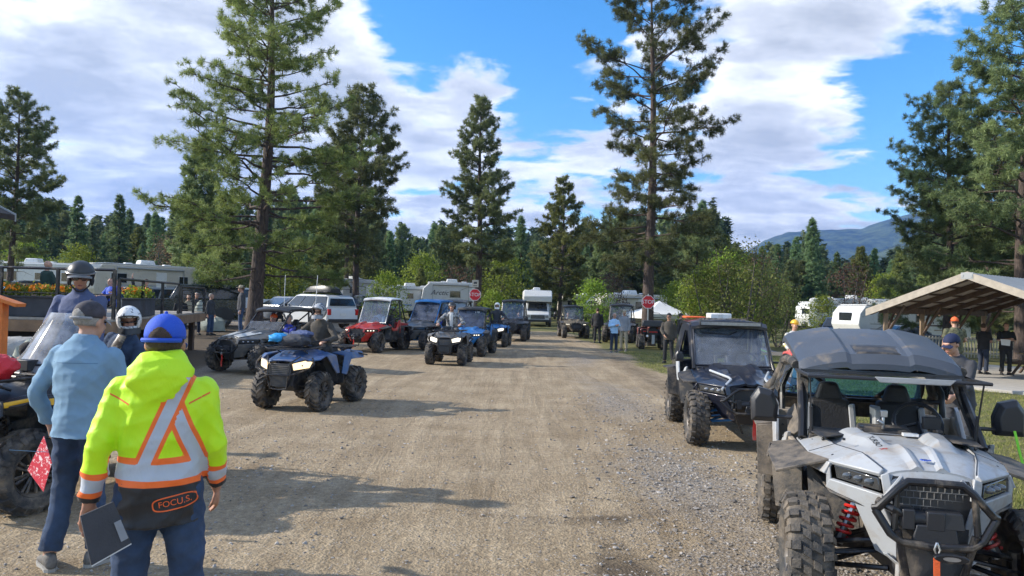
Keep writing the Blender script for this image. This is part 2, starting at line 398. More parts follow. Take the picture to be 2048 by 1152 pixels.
# ---------------------------------------------------------------- side-by-side buggy
def utv(label, loc, rz, body, roofm=None, o=None, group='side-by-side buggies parked and queueing', sc=1.0, name='side_by_side_buggy'):
    o = o or {}
    r = thing(name, label, 'off-road buggy', loc, rz, group, sc)
    wb = o.get('wb', 2.15); F = -wb/2; TR = o.get('track', 1.32); R = o.get('R', .39); W = o.get('W', .27)
    zr = o.get('zr', 1.74); rk = o.get('kind', 'block'); acc = o.get('accent', body); det = o.get('detail', False)
    wide = o.get('cabw', .60); low = o.get('mudside', M_blk)
    P = lambda x, y, z: (x, F+y, z)
    LP = lambda l, s=1: [(x*s, F+y, z) for x, y, z in l]
    # chassis
    m = MB(); m.prism([(F+.35, .34), (F+1.9, .34), (F+1.95, .44), (F+.3, .46)], -.56, .56)
    m.hexa(LP([(-.16, -.36, .36), (.16, -.36, .36), (.24, .4, .34), (-.24, .4, .34), (-.2, -.34, .72), (.2, -.34, .72), (.30, .4, .86), (-.30, .4, .86)]))
    m.hexa(LP([(-.3, 1.7, .36), (.3, 1.7, .36), (.2, 2.55, .45), (-.2, 2.55, .45), (-.4, 1.7, .9), (.4, 1.7, .9), (.35, 2.6, .85), (-.35, 2.6, .85)]))
    m.hexa(LP([(-.55, .66, .45), (.55, .66, .45), (.55, .72, .45), (-.55, .72, .45), (-.55, .60, 1.03), (.55, .60, 1.03), (.55, .74, 1.03), (-.55, .74, 1.03)]))
    for s in (-1, 1):
        m.panel(LP([(.24, .38, .40), (.56, .50, .44), (.58, .62, .9), (.30, .40, .9)], s), .02)
        m.panel(LP([(.22, -.3, .74), (.30, .45, .86), (.60, .42, .9), (.52, -.04, .8)], s), .015)
    m.build('chassis', M_blk, r, bevel=.006, bseg=1)
    # suspension
    for yy, sg in ((0, -1), (wb, 1)):
        for s in (-1, 1):
            m = MB(); hx = TR/2-.10
            for za, zb, sp in ((.40, .33, .20), (.56, .47, .14)):
                m.tube([P(s*.20, yy-sp, za), P(s*hx, yy, zb)], .017, 8); m.tube([P(s*.20, yy+sp, za), P(s*hx, yy, zb)], .017, 8)
            m.tube([P(s*hx, yy, .30), P(s*(hx-.01), yy, .52)], .035, 8); m.tube([P(s*.15, yy+.03, .46), P(s*hx, yy, .40)], .014, 8)
            m.tube([P(s*.1, yy-.12*(1 if sg < 0 else -1), .50), P(s*hx, yy-.1, .42)], .010, 6)
            m.build('suspension_arm', o.get('arms', M_frame), r)
            m = MB(); a = Vector(P(s*.30, yy+.06, .86)); b = Vector(P(s*(hx-.10), yy, .47)); m.tube([a, b], .022, 8); m.tube([a, a.lerp(b, .12)], .036, 8); m.tube([b.lerp(a, .16), b], .032, 8)
            sh = m.build('shock_absorber', M_steel, r); m = MB(); coil(m, a.lerp(b, .08), b.lerp(a, .12), 8, .046, .0105); m.build('spring', o.get('spring', M_red), sh)
    if det:
        P0 = P
        def P(x, y, z):
            t = 1-sstep(-.12, .66, y); k = 1-.24*t if abs(x) < .72 else 1
            if abs(x) < .72: z = z+.115*t*sstep(.15, .75, z)
            return P0(x*k, y*.70 if y < 0 and abs(x) < .72 else y, z)
        LP = lambda l, s=1: [P(x*s, y, z) for x, y, z in l]
    # hood
    hn = 30 if det else 18
    def hood(u, v):
        s = 2*u-1; a = abs(s); y = .74-1.14*v; hw = .50-.06*v-.09*v*v; z = 1.085-.10*v-.07*v*v
        rg = sstep(.34, .44, a)*(1-sstep(.62, .80, a)); z += .055*rg*(1-sstep(.42, .62, v))*sstep(0, .06, v)
        z += .022*sstep(.16, .22, a)*(1-sstep(.30, .36, a))*sstep(.45, .6, v)
        z -= .05*a**3; z -= .035*(1-sstep(.0, .16, a-.0))*0
        return P(s*hw, y, z)
    m = MB(); m.surf(hood, hn, hn, .03); m.build('hood', body, r, smooth=22)
    for s in (-1, 1):
        m = MB()
        m.panel(LP([(.47, .76, 1.05), (.63, .80, .99), (.66, .34, .93), (.47, .34, .995)], s), .03)
        m.panel(LP([(.47, .34, .995), (.66, .34, .93), (.66, -.02, .875), (.42, -.06, .945)], s), .03)
        m.panel(LP([(.42, -.06, .945), (.66, -.02, .875), (.36, -.40, .865), (.33, -.38, .895)], s), .03)
        m.panel(LP([(.66, .34, .93), (.70, .36, .87), (.70, .0, .80), (.66, -.02, .875)], s), .025)
        m.panel(LP([(.66, -.02, .775), (.34, -.44, .755), (.33, -.42, .69), (.50, -.18, .66), (.68, .02, .72)], s), .03)
        m.panel(LP([(.33, -.42, .70), (.50, -.18, .67), (.34, -.22, .44), (.20, -.42, .42), (.235, -.45, .55)], s), .035)
        m.panel(LP([(.66, -.0, .875), (.69, .0, .80), (.68, .02, .72), (.655, -.02, .76)], s), .02)
        m.panel(LP([(.34, -.44, .76), (.36, -.41, .87), (.30, -.42, .89), (.27, -.46, .76)], s), .025)
        m.build('fender_panel', body, r, smooth=30, bevel=.006)
        if det:
            for q_ in ((.61, .70, 1.01), (.63, .40, .955), (.60, .10, .92), (.50, .50, 1.04), (.69, .22, .855), (.71, .95, .985), (.722, 1.25, .82), (.722, 1.5, .90)): m = MB(); m.ell(P(s*q_[0], q_[1], q_[2]), .011, 8, 6); m.build('bolt', M_blk2, r)
            m = MB(); m.tube(LP([(.47, .76, 1.062), (.475, .34, 1.008), (.43, -.05, .957), (.335, -.37, .905)], s), .004, 5); m.tube(LP([(.47, .34, 1.01), (.66, .34, .945)], s), .0035, 5); m.build('panel_gap', M_blk2, r)
        # headlight
        hl = o.get('headlight', M_lens)
        m = MB(); m.panel(LP([(.635, -.035, .865), (.37, -.405, .85), (.355, -.425, .775), (.62, -.055, .785)], s), .02)
        hlo = m.build('headlight', M_lens if hl is not M_lens else M_lens, r, bevel=.004)
        if det or hl is not M_lens:
            for f in (.3, .55, .8):
                m = MB(); c = Vector(P(s*(.635-.27*f), -.05-.37*f, .818)); m.ell(c+Vector((s*.006, -.008, 0)), (.034, .022, .020), 10, 6)
                m.build('lamp', hl if hl is not M_lens else M_lens2, hlo)
        # black flare over tyre
        if o.get('flare', True):
            m = MB(); m.panel(LP([(.66, .02, .89), (.665, .34, .935), (.64, .76, .99), (.80, .80, .955), (.86, .50, .93), (.84, .10, .88)], s), .02)
            m.panel(LP([(.60, .62, .48), (.60, .70, .96), (.82, .80, .955), (.78, .70, .50)], s), .02)
            m.panel(LP([(.82, .80, .955), (.86, .50, .93), (.86, .48, .90), (.82, .79, .90)], s), .012)
            m.build('fender_flare', M_blkmud if det else M_blk, r, bevel=.004)
            m = MB(); m.panel(LP([(.62, 1.78, .98), (.86, 1.78, .94), (.86, 2.35, .92), (.62, 2.4, .96)], s), .02)
            m.panel(LP([(.6, 1.70, .50), (.84, 1.72, .52), (.86, 1.78, .94), (.62, 1.74, .97)], s), .02)
            m.build('rear_fender_flare', M_blkmud if det else M_blk, r, bevel=.004)
        # sides
        m = MB()
        m.panel(LP([(.61, .66, .44), (.64, .70, .98), (.68, .82, 1.02), (.70, 1.1, .84), (.71, 1.40, .84), (.70, 1.72, 1.12), (.66, 1.74, .50), (.62, 1.6, .42)], s), .04)
        m.build('door', o.get('door', low), r, smooth=30, bevel=.01)
        m = MB()
        m.panel(LP([(.685, .78, 1.05), (.70, .84, .92), (.725, 1.1, .78), (.73, 1.42, .78), (.72, 1.66, 1.0), (.715, 1.70, 1.20), (.70, 1.60, 1.17), (.715, 1.38, .88), (.71, 1.12, .88), (.69, .92, 1.02)], s), .03)
        m.build('side_trim', acc, r, bevel=.006)
        m = MB()
        m.hexa(LP([(.45, 1.72, .50), (.70, 1.72, .50), (.60, 2.5, .68), (.40, 2.5, .68), (.45, 1.72, 1.10), (.73, 1.72, 1.10), (.68, 2.55, 1.03), (.40, 2.55, 1.03)], s))
        m.build('rear_quarter', low if det else body, r, bevel=.012)
        # seat
        m = MB(); m.box(P(s*.27, 1.30, .56), (.44, .5, .16), rotx(.1)); m.hexa(LP([(.07, 1.46, .60), (.47, 1.46, .60), (.47, 1.60, .60), (.07, 1.60, .60), (.11, 1.66, 1.22), (.43, 1.66, 1.22), (.43, 1.78, 1.22), (.11, 1.78, 1.22)], s))
        m.hexa(LP([(.15, 1.67, 1.2), (.39, 1.67, 1.2), (.39, 1.77, 1.2), (.15, 1.77, 1.2), (.20, 1.70, 1.36), (.34, 1.70, 1.36), (.34, 1.78, 1.36), (.20, 1.78, 1.36)], s))
        st = m.build('seat', M_seat, r, bevel=.03, bseg=3)
        m = MB()
        for k in (.075, .465): m.hexa(LP([(k-.03, 1.43, .62), (k+.03, 1.43, .62), (k+.03, 1.56, .62), (k-.03, 1.56, .62), (k-.025+(.03 if k < .2 else -.03), 1.62, 1.18), (k+.025+(.03 if k < .2 else -.03), 1.62, 1.18), (k+.02, 1.72, 1.18), (k-.02, 1.72, 1.18)], s))
        m.build('seat_trim', o.get('seattrim', M_seatg if det else M_blk), st, bevel=.012)
        # mirrors
        if o.get('mirrors', det):
            m = MB(); c = Vector(P(s*.86, .98, 1.22)) if det else Vector(P(s*.80, .86, 1.20)); k = 1 if det else .62
            rr = [(-.10*k, -.13*k), (.09*k, -.13*k), (.10*k, .05*k), (.04*k, .14*k), (-.07*k, .11*k), (-.11*k, 0)]
            m.loft([[c+Vector((s*x, -.06*k, z)) for x, z in [(a*.7, b*.7) for a, b in rr]], [c+Vector((s*x, -.02*k, z)) for x, z in rr], [c+Vector((s*x, .05*k, z)) for x, z in rr]])
            m.tube([P(s*.60, .92, 1.14), c+Vector((-s*.05*k, 0, -.09*k))], .016, 8); m.build('side_mirror', M_blk2, r, smooth=30, bevel=.006)
    # grille & nose
    m = MB(); m.panel(LP([(-.27, -.40, .87), (.27, -.40, .87), (.33, -.42, .73), (.22, -.42, .58), (-.22, -.42, .58), (-.33, -.42, .73)]), .03)
    m.panel(LP([(-.2, -.42, .60), (.2, -.42, .60), (.17, -.36, .38), (-.17, -.36, .38)]), .03)
    gr = m.build('grille', M_blk2, r)
    if det:
        m = MB()
        for k in range(5):
            z = .835-k*.042; w_ = .25+.012*k
            m.tube([P(-w_, -.432, z), P(w_, -.432, z)], .0045, 5)
            for q in range(-5, 6):
                x = (q+.5*(k % 2))*.05
                if abs(x) < w_: m.tube([P(x, -.432, z), P(x, -.432, z-.042)], .004, 5)
        m.build('grille_mesh', M_grey, gr)
        m = MB(); m.surf(lambda u, v: P((u-.5)*(.66-.06*v), -.405-.035*v, .905-.045*v-.05*abs(2*u-1)**3), 12, 3, .02, (0, .9, -.3)); m.build('nose_lip', body, r, smooth=30)
        for s in (-1, 1):
            m = MB(); m.panel(LP([(.20, -.44, .86), (.34, -.47, .765), (.345, -.49, .74), (.21, -.45, .885)], s), .02); m.build('nose_trim', body, r, bevel=.005); m = MB(); m.panel(LP([(.27, -.475, .72), (.31, -.47, .74), (.26, -.47, .58), (.22, -.47, .60)], s), .02); m.build('nose_trim', body, r, bevel=.005); m = MB(); m.panel(LP([(.33, -.43, .46), (.24, -.46, .42), (.25, -.47, .26), (.16, -.44, .20), (.17, -.42, .26), (.20, -.44, .40), (.30, -.40, .46)], s), .03); m.build('nose_trim', body, r, bevel=.005)
    # bumper
    m = MB(); tb = .024 if det else .018
    if o.get('bumper', 'hex') == 'hex':
        m.tube(LP([(-.40, -.50, .73), (-.30, -.58, .70), (-.24, -.56, .68)]), tb, 10)
        for s in (-1, 1):
            m.tube(LP([(.0, -.555, .865), (.19, -.55, .862), (.26, -.56, .82), (.40, -.56, .70), (.43, -.53, .69)], s), tb, 10)
            m.tube(LP([(.42, -.55, .685), (.32, -.60, .58), (.24, -.60, .545), (0, -.60, .535)], s), tb, 10)
            m.tube(LP([(.27, -.60, .60), (.20, -.56, .40), (.12, -.46, .26)], s), tb*.9, 10)
            m.tube(LP([(.27, -.56, .80), (.29, -.58, .60)], s), tb*.8, 8)
    else:
        for s in (-1, 1): m.tube(LP([(.0, -.52, .66), (.26, -.52, .66), (.30, -.50, .60), (.22, -.50, .42), (0, -.50, .40)], s), tb, 8)
    m.build('front_bumper', M_frame, r)
    if o.get('winch', det):
        m = MB(); m.tube([P(-.17, -.52, .655), P(.17, -.52, .655)], .046, 14); m.box(P(0, -.53, .655), (.10, .10, .11)); m.box(P(.10, -.53, .66), (.16, .1, .1), tp=.8); m.box(P(-.19, -.52, .655), (.07, .11, .12)); m.box(P(0, -.575, .585), (.26, .04, .12), tp=.8)
        wi = m.build('winch', M_blk2, r, bevel=.008)
        m = MB(); m.prism([(.09*math.cos(a)+.02, .62+.026*math.sin(a)) for a in [i*math.pi/8 for i in range(16)]], F-.64, F-.605, 'Y'); m.build('fairlead', M_frame, wi, bevel=.006)
        m = MB(); m.prism([(.045*math.cos(a)+.02, .62+.012*math.sin(a)) for a in [i*math.pi/8 for i in range(16)]], F-.642, F-.63, 'Y'); m.build('fairlead_slot', M_steel, wi)
        m = MB(); m.loft([[P(x+dx, -.625+.01*math.sin(k*2), z) for x, z in ((-.022, .50-k*.1), (.022, .50-k*.1))]+[P(x+dx, -.617+.01*math.sin(k*2), z) for x, z in ((.022, .50-k*.1), (-.022, .50-k*.1))] for k, dx in zip(range(4), (0, .006, -.004, .004))])
        m.build('tow_strap', M_orange if det else M_redpaint, wi)
        m = MB(); m.tube([P(0, -.62, .56), P(.02, -.63, .53), P(0, -.63, .50), P(-.02, -.63, .53), P(0, -.62, .56)], .007, 6); m.build('hook', M_steel, wi)
    # dash, wheel
    m = MB(); m.hexa(LP([(-.56, .70, .92), (.56, .70, .92), (.54, 1.0, .86), (-.54, 1.0, .86), (-.56, .66, 1.06), (.56, .66, 1.06), (.52, .98, 1.07), (-.52, .98, 1.07)]))
    m.hexa(LP([(-.2, .8, 1.05), (.2, .8, 1.05), (.2, .99, 1.05), (-.2, .99, 1.05), (-.16, .86, 1.11), (.16, .86, 1.11), (.17, .98, 1.12), (-.17, .98, 1.12)]))
    m.panel(LP([(-.54, .40, 1.052), (-.20, .68, 1.082), (.20, .68, 1.082), (.54, .40, 1.052), (.56, .76, 1.075), (-.56, .76, 1.075)]), .012) if det else None
    da = m.build('dashboard', M_blk if det else M_blk2, r, bevel=.012)
    if det:
        m = MB(); m.tube([P(-.02, .84, 1.10), P(-.02, .84, 1.20)], .012, 8); m.box(P(-.02, .83, 1.22), (.05, .04, .05)); m.tube([P(-.02, .84, 1.14), P(-.06, .84, 1.17)], .018, 8); m.build('phone_mount', M_steel, da, bevel=.004)
        m = MB(); m.box(P(.30, .82, 1.17), (.12, .05, .09)); m.tube([P(.30, .84, 1.06), P(.30, .84, 1.15)], .015, 8); m.build('camera_mount', M_blk2, da, bevel=.006)
        m = MB(); m.box(P(.12, .66, 1.10), (.10, .05, .02)); m.build('white_card', M_whitep, da)
    m = MB(); c = Vector(P(.27*o.get('drive', 1), 1.06, 1.13)); Rw = rotx(-.55)
    m.tube([c+Rw @ Vector((.17*math.cos(a), .0, .17*math.sin(a))) for a in [i*math.pi/8 for i in range(17)]], .015, 8)
    for a in (-.3, math.pi+.3, -math.pi/2): m.tube([c, c+Rw @ Vector((.165*math.cos(a), 0, .165*math.sin(a)))], .012, 6)
    m.tube([c, c+Vector((0, -.15, -.08))], .02, 8); m.build('steering_wheel', M_blk2, r)
    # roll cage
    m = MB(); cw = wide
    cage = o.get('cage', M_frame)
    for s in (-1, 1):
        m.tube(LP([(.60, .70, 1.02), (.585, .82, 1.15), (cw-.04, 1.18, zr-.07), (cw-.06, 1.34, zr-.02), (cw-.06, 1.8, zr+.0), (cw-.05, 2.02, zr-.05), (.60, 2.3, 1.25), (.58, 2.5, 1.02)], s), .034 if det else .026, 9)
        m.tube(LP([(cw-.06, 1.92, zr-.03), (.64, 1.82, 1.3), (.64, 1.74, .95)], s), .026, 9)
        m.tube(LP([(cw-.06, 1.2, zr-.06), (0, 1.2, zr-.045)], s), .022, 8); m.tube(LP([(cw-.06, 1.95, zr-.03), (0, 1.95, zr-.02)], s), .022, 8)
        m.tube(LP([(.62, 1.8, 1.22), (0, 1.84, 1.2)], s), .02, 8); m.tube(LP([(cw-.08, 2.0, zr-.04), (.1, 1.84, 1.2)], s), .02, 8)
    m.build('roll_cage', cage, r)
    # roof
    if roofm is not None:
        y0, y1 = 1.08, 2.10
        def roof(u, v):
            s = 2*u-1; a = abs(s); hw = (wide+.02)*(1-.06*(1-v)); y = y0+(y1-y0)*v
            z = zr+(.15*v-.03 if det else 0)+.015+(.095 if det else .055)*(1-a**2.2)+(.06 if det else .02)*math.sin(min(1, v*1.15)*math.pi*.55)-.055*(1-sstep(0, .07, v))-.05*sstep(.9, 1, v)
            if det:
                z += .022*(sstep(.36, .42, a)-sstep(.93, .97, a)*.8)
                z += .02*((1 if a < .26 else 0)*(1 if .10 < v < .30 else 0)) * -1 + .012*(1-sstep(.44, .52, a))*0
            return P(s*hw, y-.05*(1-s*s), z)
        m = MB(); m.surf(roof, 34 if det else 16, 30 if det else 12, .045); ro = m.build('roof', roofm, r, smooth=20)
        if o.get('roofpatch'):
            m = MB(); m.panel([Vector(roof(u, v))+Vector((0, 0, .012)) for u, v in ((.4, .3), (.62, .3), (.62, .6), (.4, .6))], .01); m.build('roof_hatch', M_seatg, ro)
        if det:
            m = MB(); m.surf(lambda u, v: Vector(roof(.5+(u-.5)*.30, .05+.26*v))+Vector((0, 0, .012 if (0 < u < 1 and 0 < v < 1) else -.01)), 12, 8, .01); 
            m.build('roof_badge_recess', M_blk, ro, smooth=20)
    lb = o.get('lightbar')
    if lb:
        m = MB(); m.box(P(0, 1.02, zr+.015), (.95, .06, .075)); l = m.build('light_bar', M_blk2, r, bevel=.01)
        m = MB(); m.box(P(0, .986, zr+.015), (.91, .012, .05)); m.build('lens', M_lensc, l)
    # windscreen
    ws = o.get('screen', 'glass')
    A = [(-.56, .76, 1.08), (.56, .76, 1.08), (wide-.05, 1.17, zr-.05), (-wide+.05, 1.17, zr-.05)]
    if ws in ('glass', 'half', 'dusty'):
        if ws == 'half': A = [(-.56, .76, 1.08), (.56, .76, 1.08), (.57, .92, 1.30), (-.57, .92, 1.30)]
        fr = MB(); q = LP(A)
        if ws != 'half': fr.tube(q+[q[0]], .018, 6)
        w = fr.build('windscreen_frame', o.get('pillar', M_frame), r) if ws != 'half' else None
        m = MB(); m.panel(LP(A), .006); wg = m.build('windscreen', M_glassd if ws == 'dusty' else M_glass, r)
        if o.get('wiper'): m = MB(); m.tube(LP([(-.42, 1.10, zr-.13), (.0, 1.10, zr-.16), (.12, 1.10, zr-.10)]), .014, 6); m.build('wiper', M_blk2, wg)
        if o.get('number'):
            t = text_mb(o['number'], .13, .002); t.xf(frame(P(.22, 1.095, zr-.13), (1, 0, 0), (0, .41, zr-1.13))); t.build('number', M_textw, wg, smooth=0)
    if ws == 'flip':
        q = [P(-.60, 1.15, zr-.055), P(.60, 1.15, zr-.055), P(.60, .52, zr-.06), P(-.60, .52, zr-.06)]
        m = MB(); m.tube(q+[q[0]], .014, 6); m.box(P(0, 1.10, zr-.07), (1.16, .10, .06)); v = m.build('visor_frame', M_blk2, r)
        m = MB(); m.panel(q, .006); m.build('visor_glass', M_glassv, v)
        m = MB(); m.hexa([P(-.12, .50, zr-.085), P(.34, .50, zr-.085), P(.30, .62, zr-.085), P(-.08, .62, zr-.085), P(-.16, .50, zr-.045), P(.38, .50, zr-.045), P(.34, .62, zr-.045), P(-.12, .62, zr-.045)]); m.build('visor_latch', M_seatg, v, bevel=.005)
        for s in (-1, 1):
            m = MB(); m.tube([P(s*.57, .60, zr-.06), P(s*.55, .66, 1.20)], .006, 6); m.tube([P(s*.55, .66, 1.26), P(s*.54, .68, 1.04)], .012, 8); m.build('gas_strut', M_blk2, v)
        for s in (-1, 1):
            m = MB(); m.panel(LP([(.555, .80, 1.10), (.62, .80, 1.08), (.60, 1.14, zr-.06), (.50, 1.16, zr-.06), (.51, 1.12, zr-.10)], s), .03)
            m.build('pillar_cover', M_canvas, r, bevel=.005)
        for s in (-1, 1):
            m = MB(); m.panel(LP([(.60, .74, 1.08), (.68, .86, .98), (.665, 1.10, 1.16), (.62, .98, 1.24)], s), .02); m.build('side_deflector', M_blkmud, r, bevel=.004)
            m = MB(); m.tube(LP([(wide-.01, 1.98, zr-.0), (.66, 2.16, zr-.24), (.72, 2.32, 1.22), (.70, 2.42, 1.02)], s), [.04, .05, .05, .06], 12)
            for k in range(5): f = k/5; m.tube(LP([(wide-.0-.02*k, 1.96+.02*k, zr-.02*k), (.68, 2.1+.02*k, zr-.3), (.72, 2.26+.03*k, 1.2), (.70, 2.38, 1.0)], s), .012+.004*(k % 2), 5)
            m.build('rear_canvas', M_canvas, r)
            m = MB(); m.panel(LP([(wide, 1.30, zr-.03), (wide+.005, 1.95, zr-.05), (.69, 2.1, 1.26), (.68, 1.8, 1.24), (.64, 1.5, 1.45)], s), .006); m.build('side_window', M_glassv, r)
            m = MB(); m.tube(LP([(wide-.0, 1.16, zr-.02), (wide+.01, 1.34, zr+.0), (wide+.01, 1.7, zr-.0), (wide+.02, 2.0, zr-.04)], s), .035, 8); m.build('roof_edge', M_canvas, r)
        m = MB(); m.panel(LP([(-.52, 2.02, zr-.09), (.52, 2.02, zr-.09), (.56, 2.12, zr-.34), (-.56, 2.12, zr-.34)]), .005); m.build('rear_window', M_glassr, r)
        m = MB(); m.panel(LP([(-.60, 2.12, zr-.34), (.60, 2.12, zr-.34), (.62, 2.30, 1.0), (-.62, 2.30, 1.0)]), .01); m.build('rear_curtain', M_canvas, r)
        t = text_mb('TURBO', .050, .001, shear=.3); Mx = frame((0, 0, 0), (.20, -.98, 0), (.95, .20, 0))
        t.v = [(P(-.265, .16, 1.2)[0]+(Mx @ Vector(q)).x, P(-.265, .16, 1.2)[1]+(Mx @ Vector(q)).y, 1.4) for q in t.v]; hd_o = next(c for c in bpy.data.objects if c.parent is r and c.name.startswith('hood') and 'latch' not in c.name); bvh = BVHTree.FromObject(hd_o, bpy.context.evaluated_depsgraph_get())
        t.v = [(q[0], q[1], (bvh.ray_cast(Vector(q), Vector((0, 0, -1)))[0] or Vector((0, 0, 1.1))).z+.003) for q in t.v]; t.build('lettering', M_text, r, smooth=0, fix=False)
        t = text_mb('R', .065, .001, shear=.3); t.v = [(P(-.265, .16, 1.2)[0]+.026+(Mx @ Vector(q)).x, P(-.265, .16, 1.2)[1]-.128+(Mx @ Vector(q)).y, 1.4) for q in t.v]; t.v = [(q[0], q[1], (bvh.ray_cast(Vector(q), Vector((0, 0, -1)))[0] or Vector((0, 0, 1.1))).z+.003) for q in t.v]; t.build('lettering', M_textr, r, smooth=0, fix=False)
        m = MB(); m.box(P(0, -.28, .962), (.055, .014, .006)); m.box(P(0, -.28, .962), (.014, .04, .006)); m.box(P(-.02, -.275, .962), (.02, .03, .006), rotz(.6)); m.build('emblem', M_textb, r)
        m = MB()
        for s in (-1, 1):
            m.tube(LP([(.47, .2, 1.03), (.47, .2, 1.045)], s), .010, 8); m.box(P(s*.26, .44, 1.145), (.03, .05, .015))
            m.box(P(s*.47, .60, 1.065), (.03, .02, .02))
        m.build('hood_latch', M_blk2, r)
    if o.get('rear_net', not det):
        m = MB()
        if o.get('cab'):
            for s in (-1, 1):
                m = MB(); m.panel(LP([(wide-.02, 1.20, zr-.02), (wide, 1.4, zr+.0), (wide, 1.9, zr-.02), (.66, 1.84, 1.2), (.66, 1.74, 1.22), (wide-.01, 1.66, zr-.12), (wide-.01, 1.40, zr-.12), (.62, .95, 1.22), (.60, .80, 1.10)], s), .02)
                m.panel(LP([(wide, 1.9, zr-.02), (.66, 1.84, 1.2), (.68, 2.4, 1.04), (.60, 2.1, zr-.12)], s), .02)
                m.build('door_frame', body, r, bevel=.004)
            m = MB(); m.panel(LP([(-.5, 2.04, zr-.06), (.5, 2.04, zr-.06), (.56, 2.26, 1.1), (-.56, 2.26, 1.1)]), .01); m.build('rear_window', M_glassd, r)
        else:
            for s in (-1, 1):
                m = MB()
                for k in range(4): m.tube(LP([(.645, 1.0+.2*k, .95), (.635, 1.05+.2*k, 1.2+.02*k)], s), .008, 5)
                m.tube(LP([(.635, .95, 1.12), (.64, 1.75, 1.28)], s), .014, 6)
                m.build('window_net', M_blk2, r)
    if o.get('cargo'):
        m = MB(); m.box(P(0, 2.25, 1.18), (.8, .5, .34), tp=.9); m.build('cargo_box', M_blk2, r, bevel=.03)
    if o.get('whip'):
        for s in (-1, 1):
            m = MB(); m.tube(LP([(.55, 2.15, 1.1), (.58, 2.2, 2.6)], s), .008, 6); m.build('antenna_whip', M_whitep, r)
    st = o.get('steer', 0)
    for s in (-1, 1):
        wheel(r, s*TR/2, F, R, W, rk, 'spoke', st, rub=M_rubmud if det else None, rim=o.get('rim')); wheel(r, s*TR/2, F+wb, R, W, rk, 'spoke', 0, rub=M_rubmud if det else None, rim=o.get('rim'))
    return r
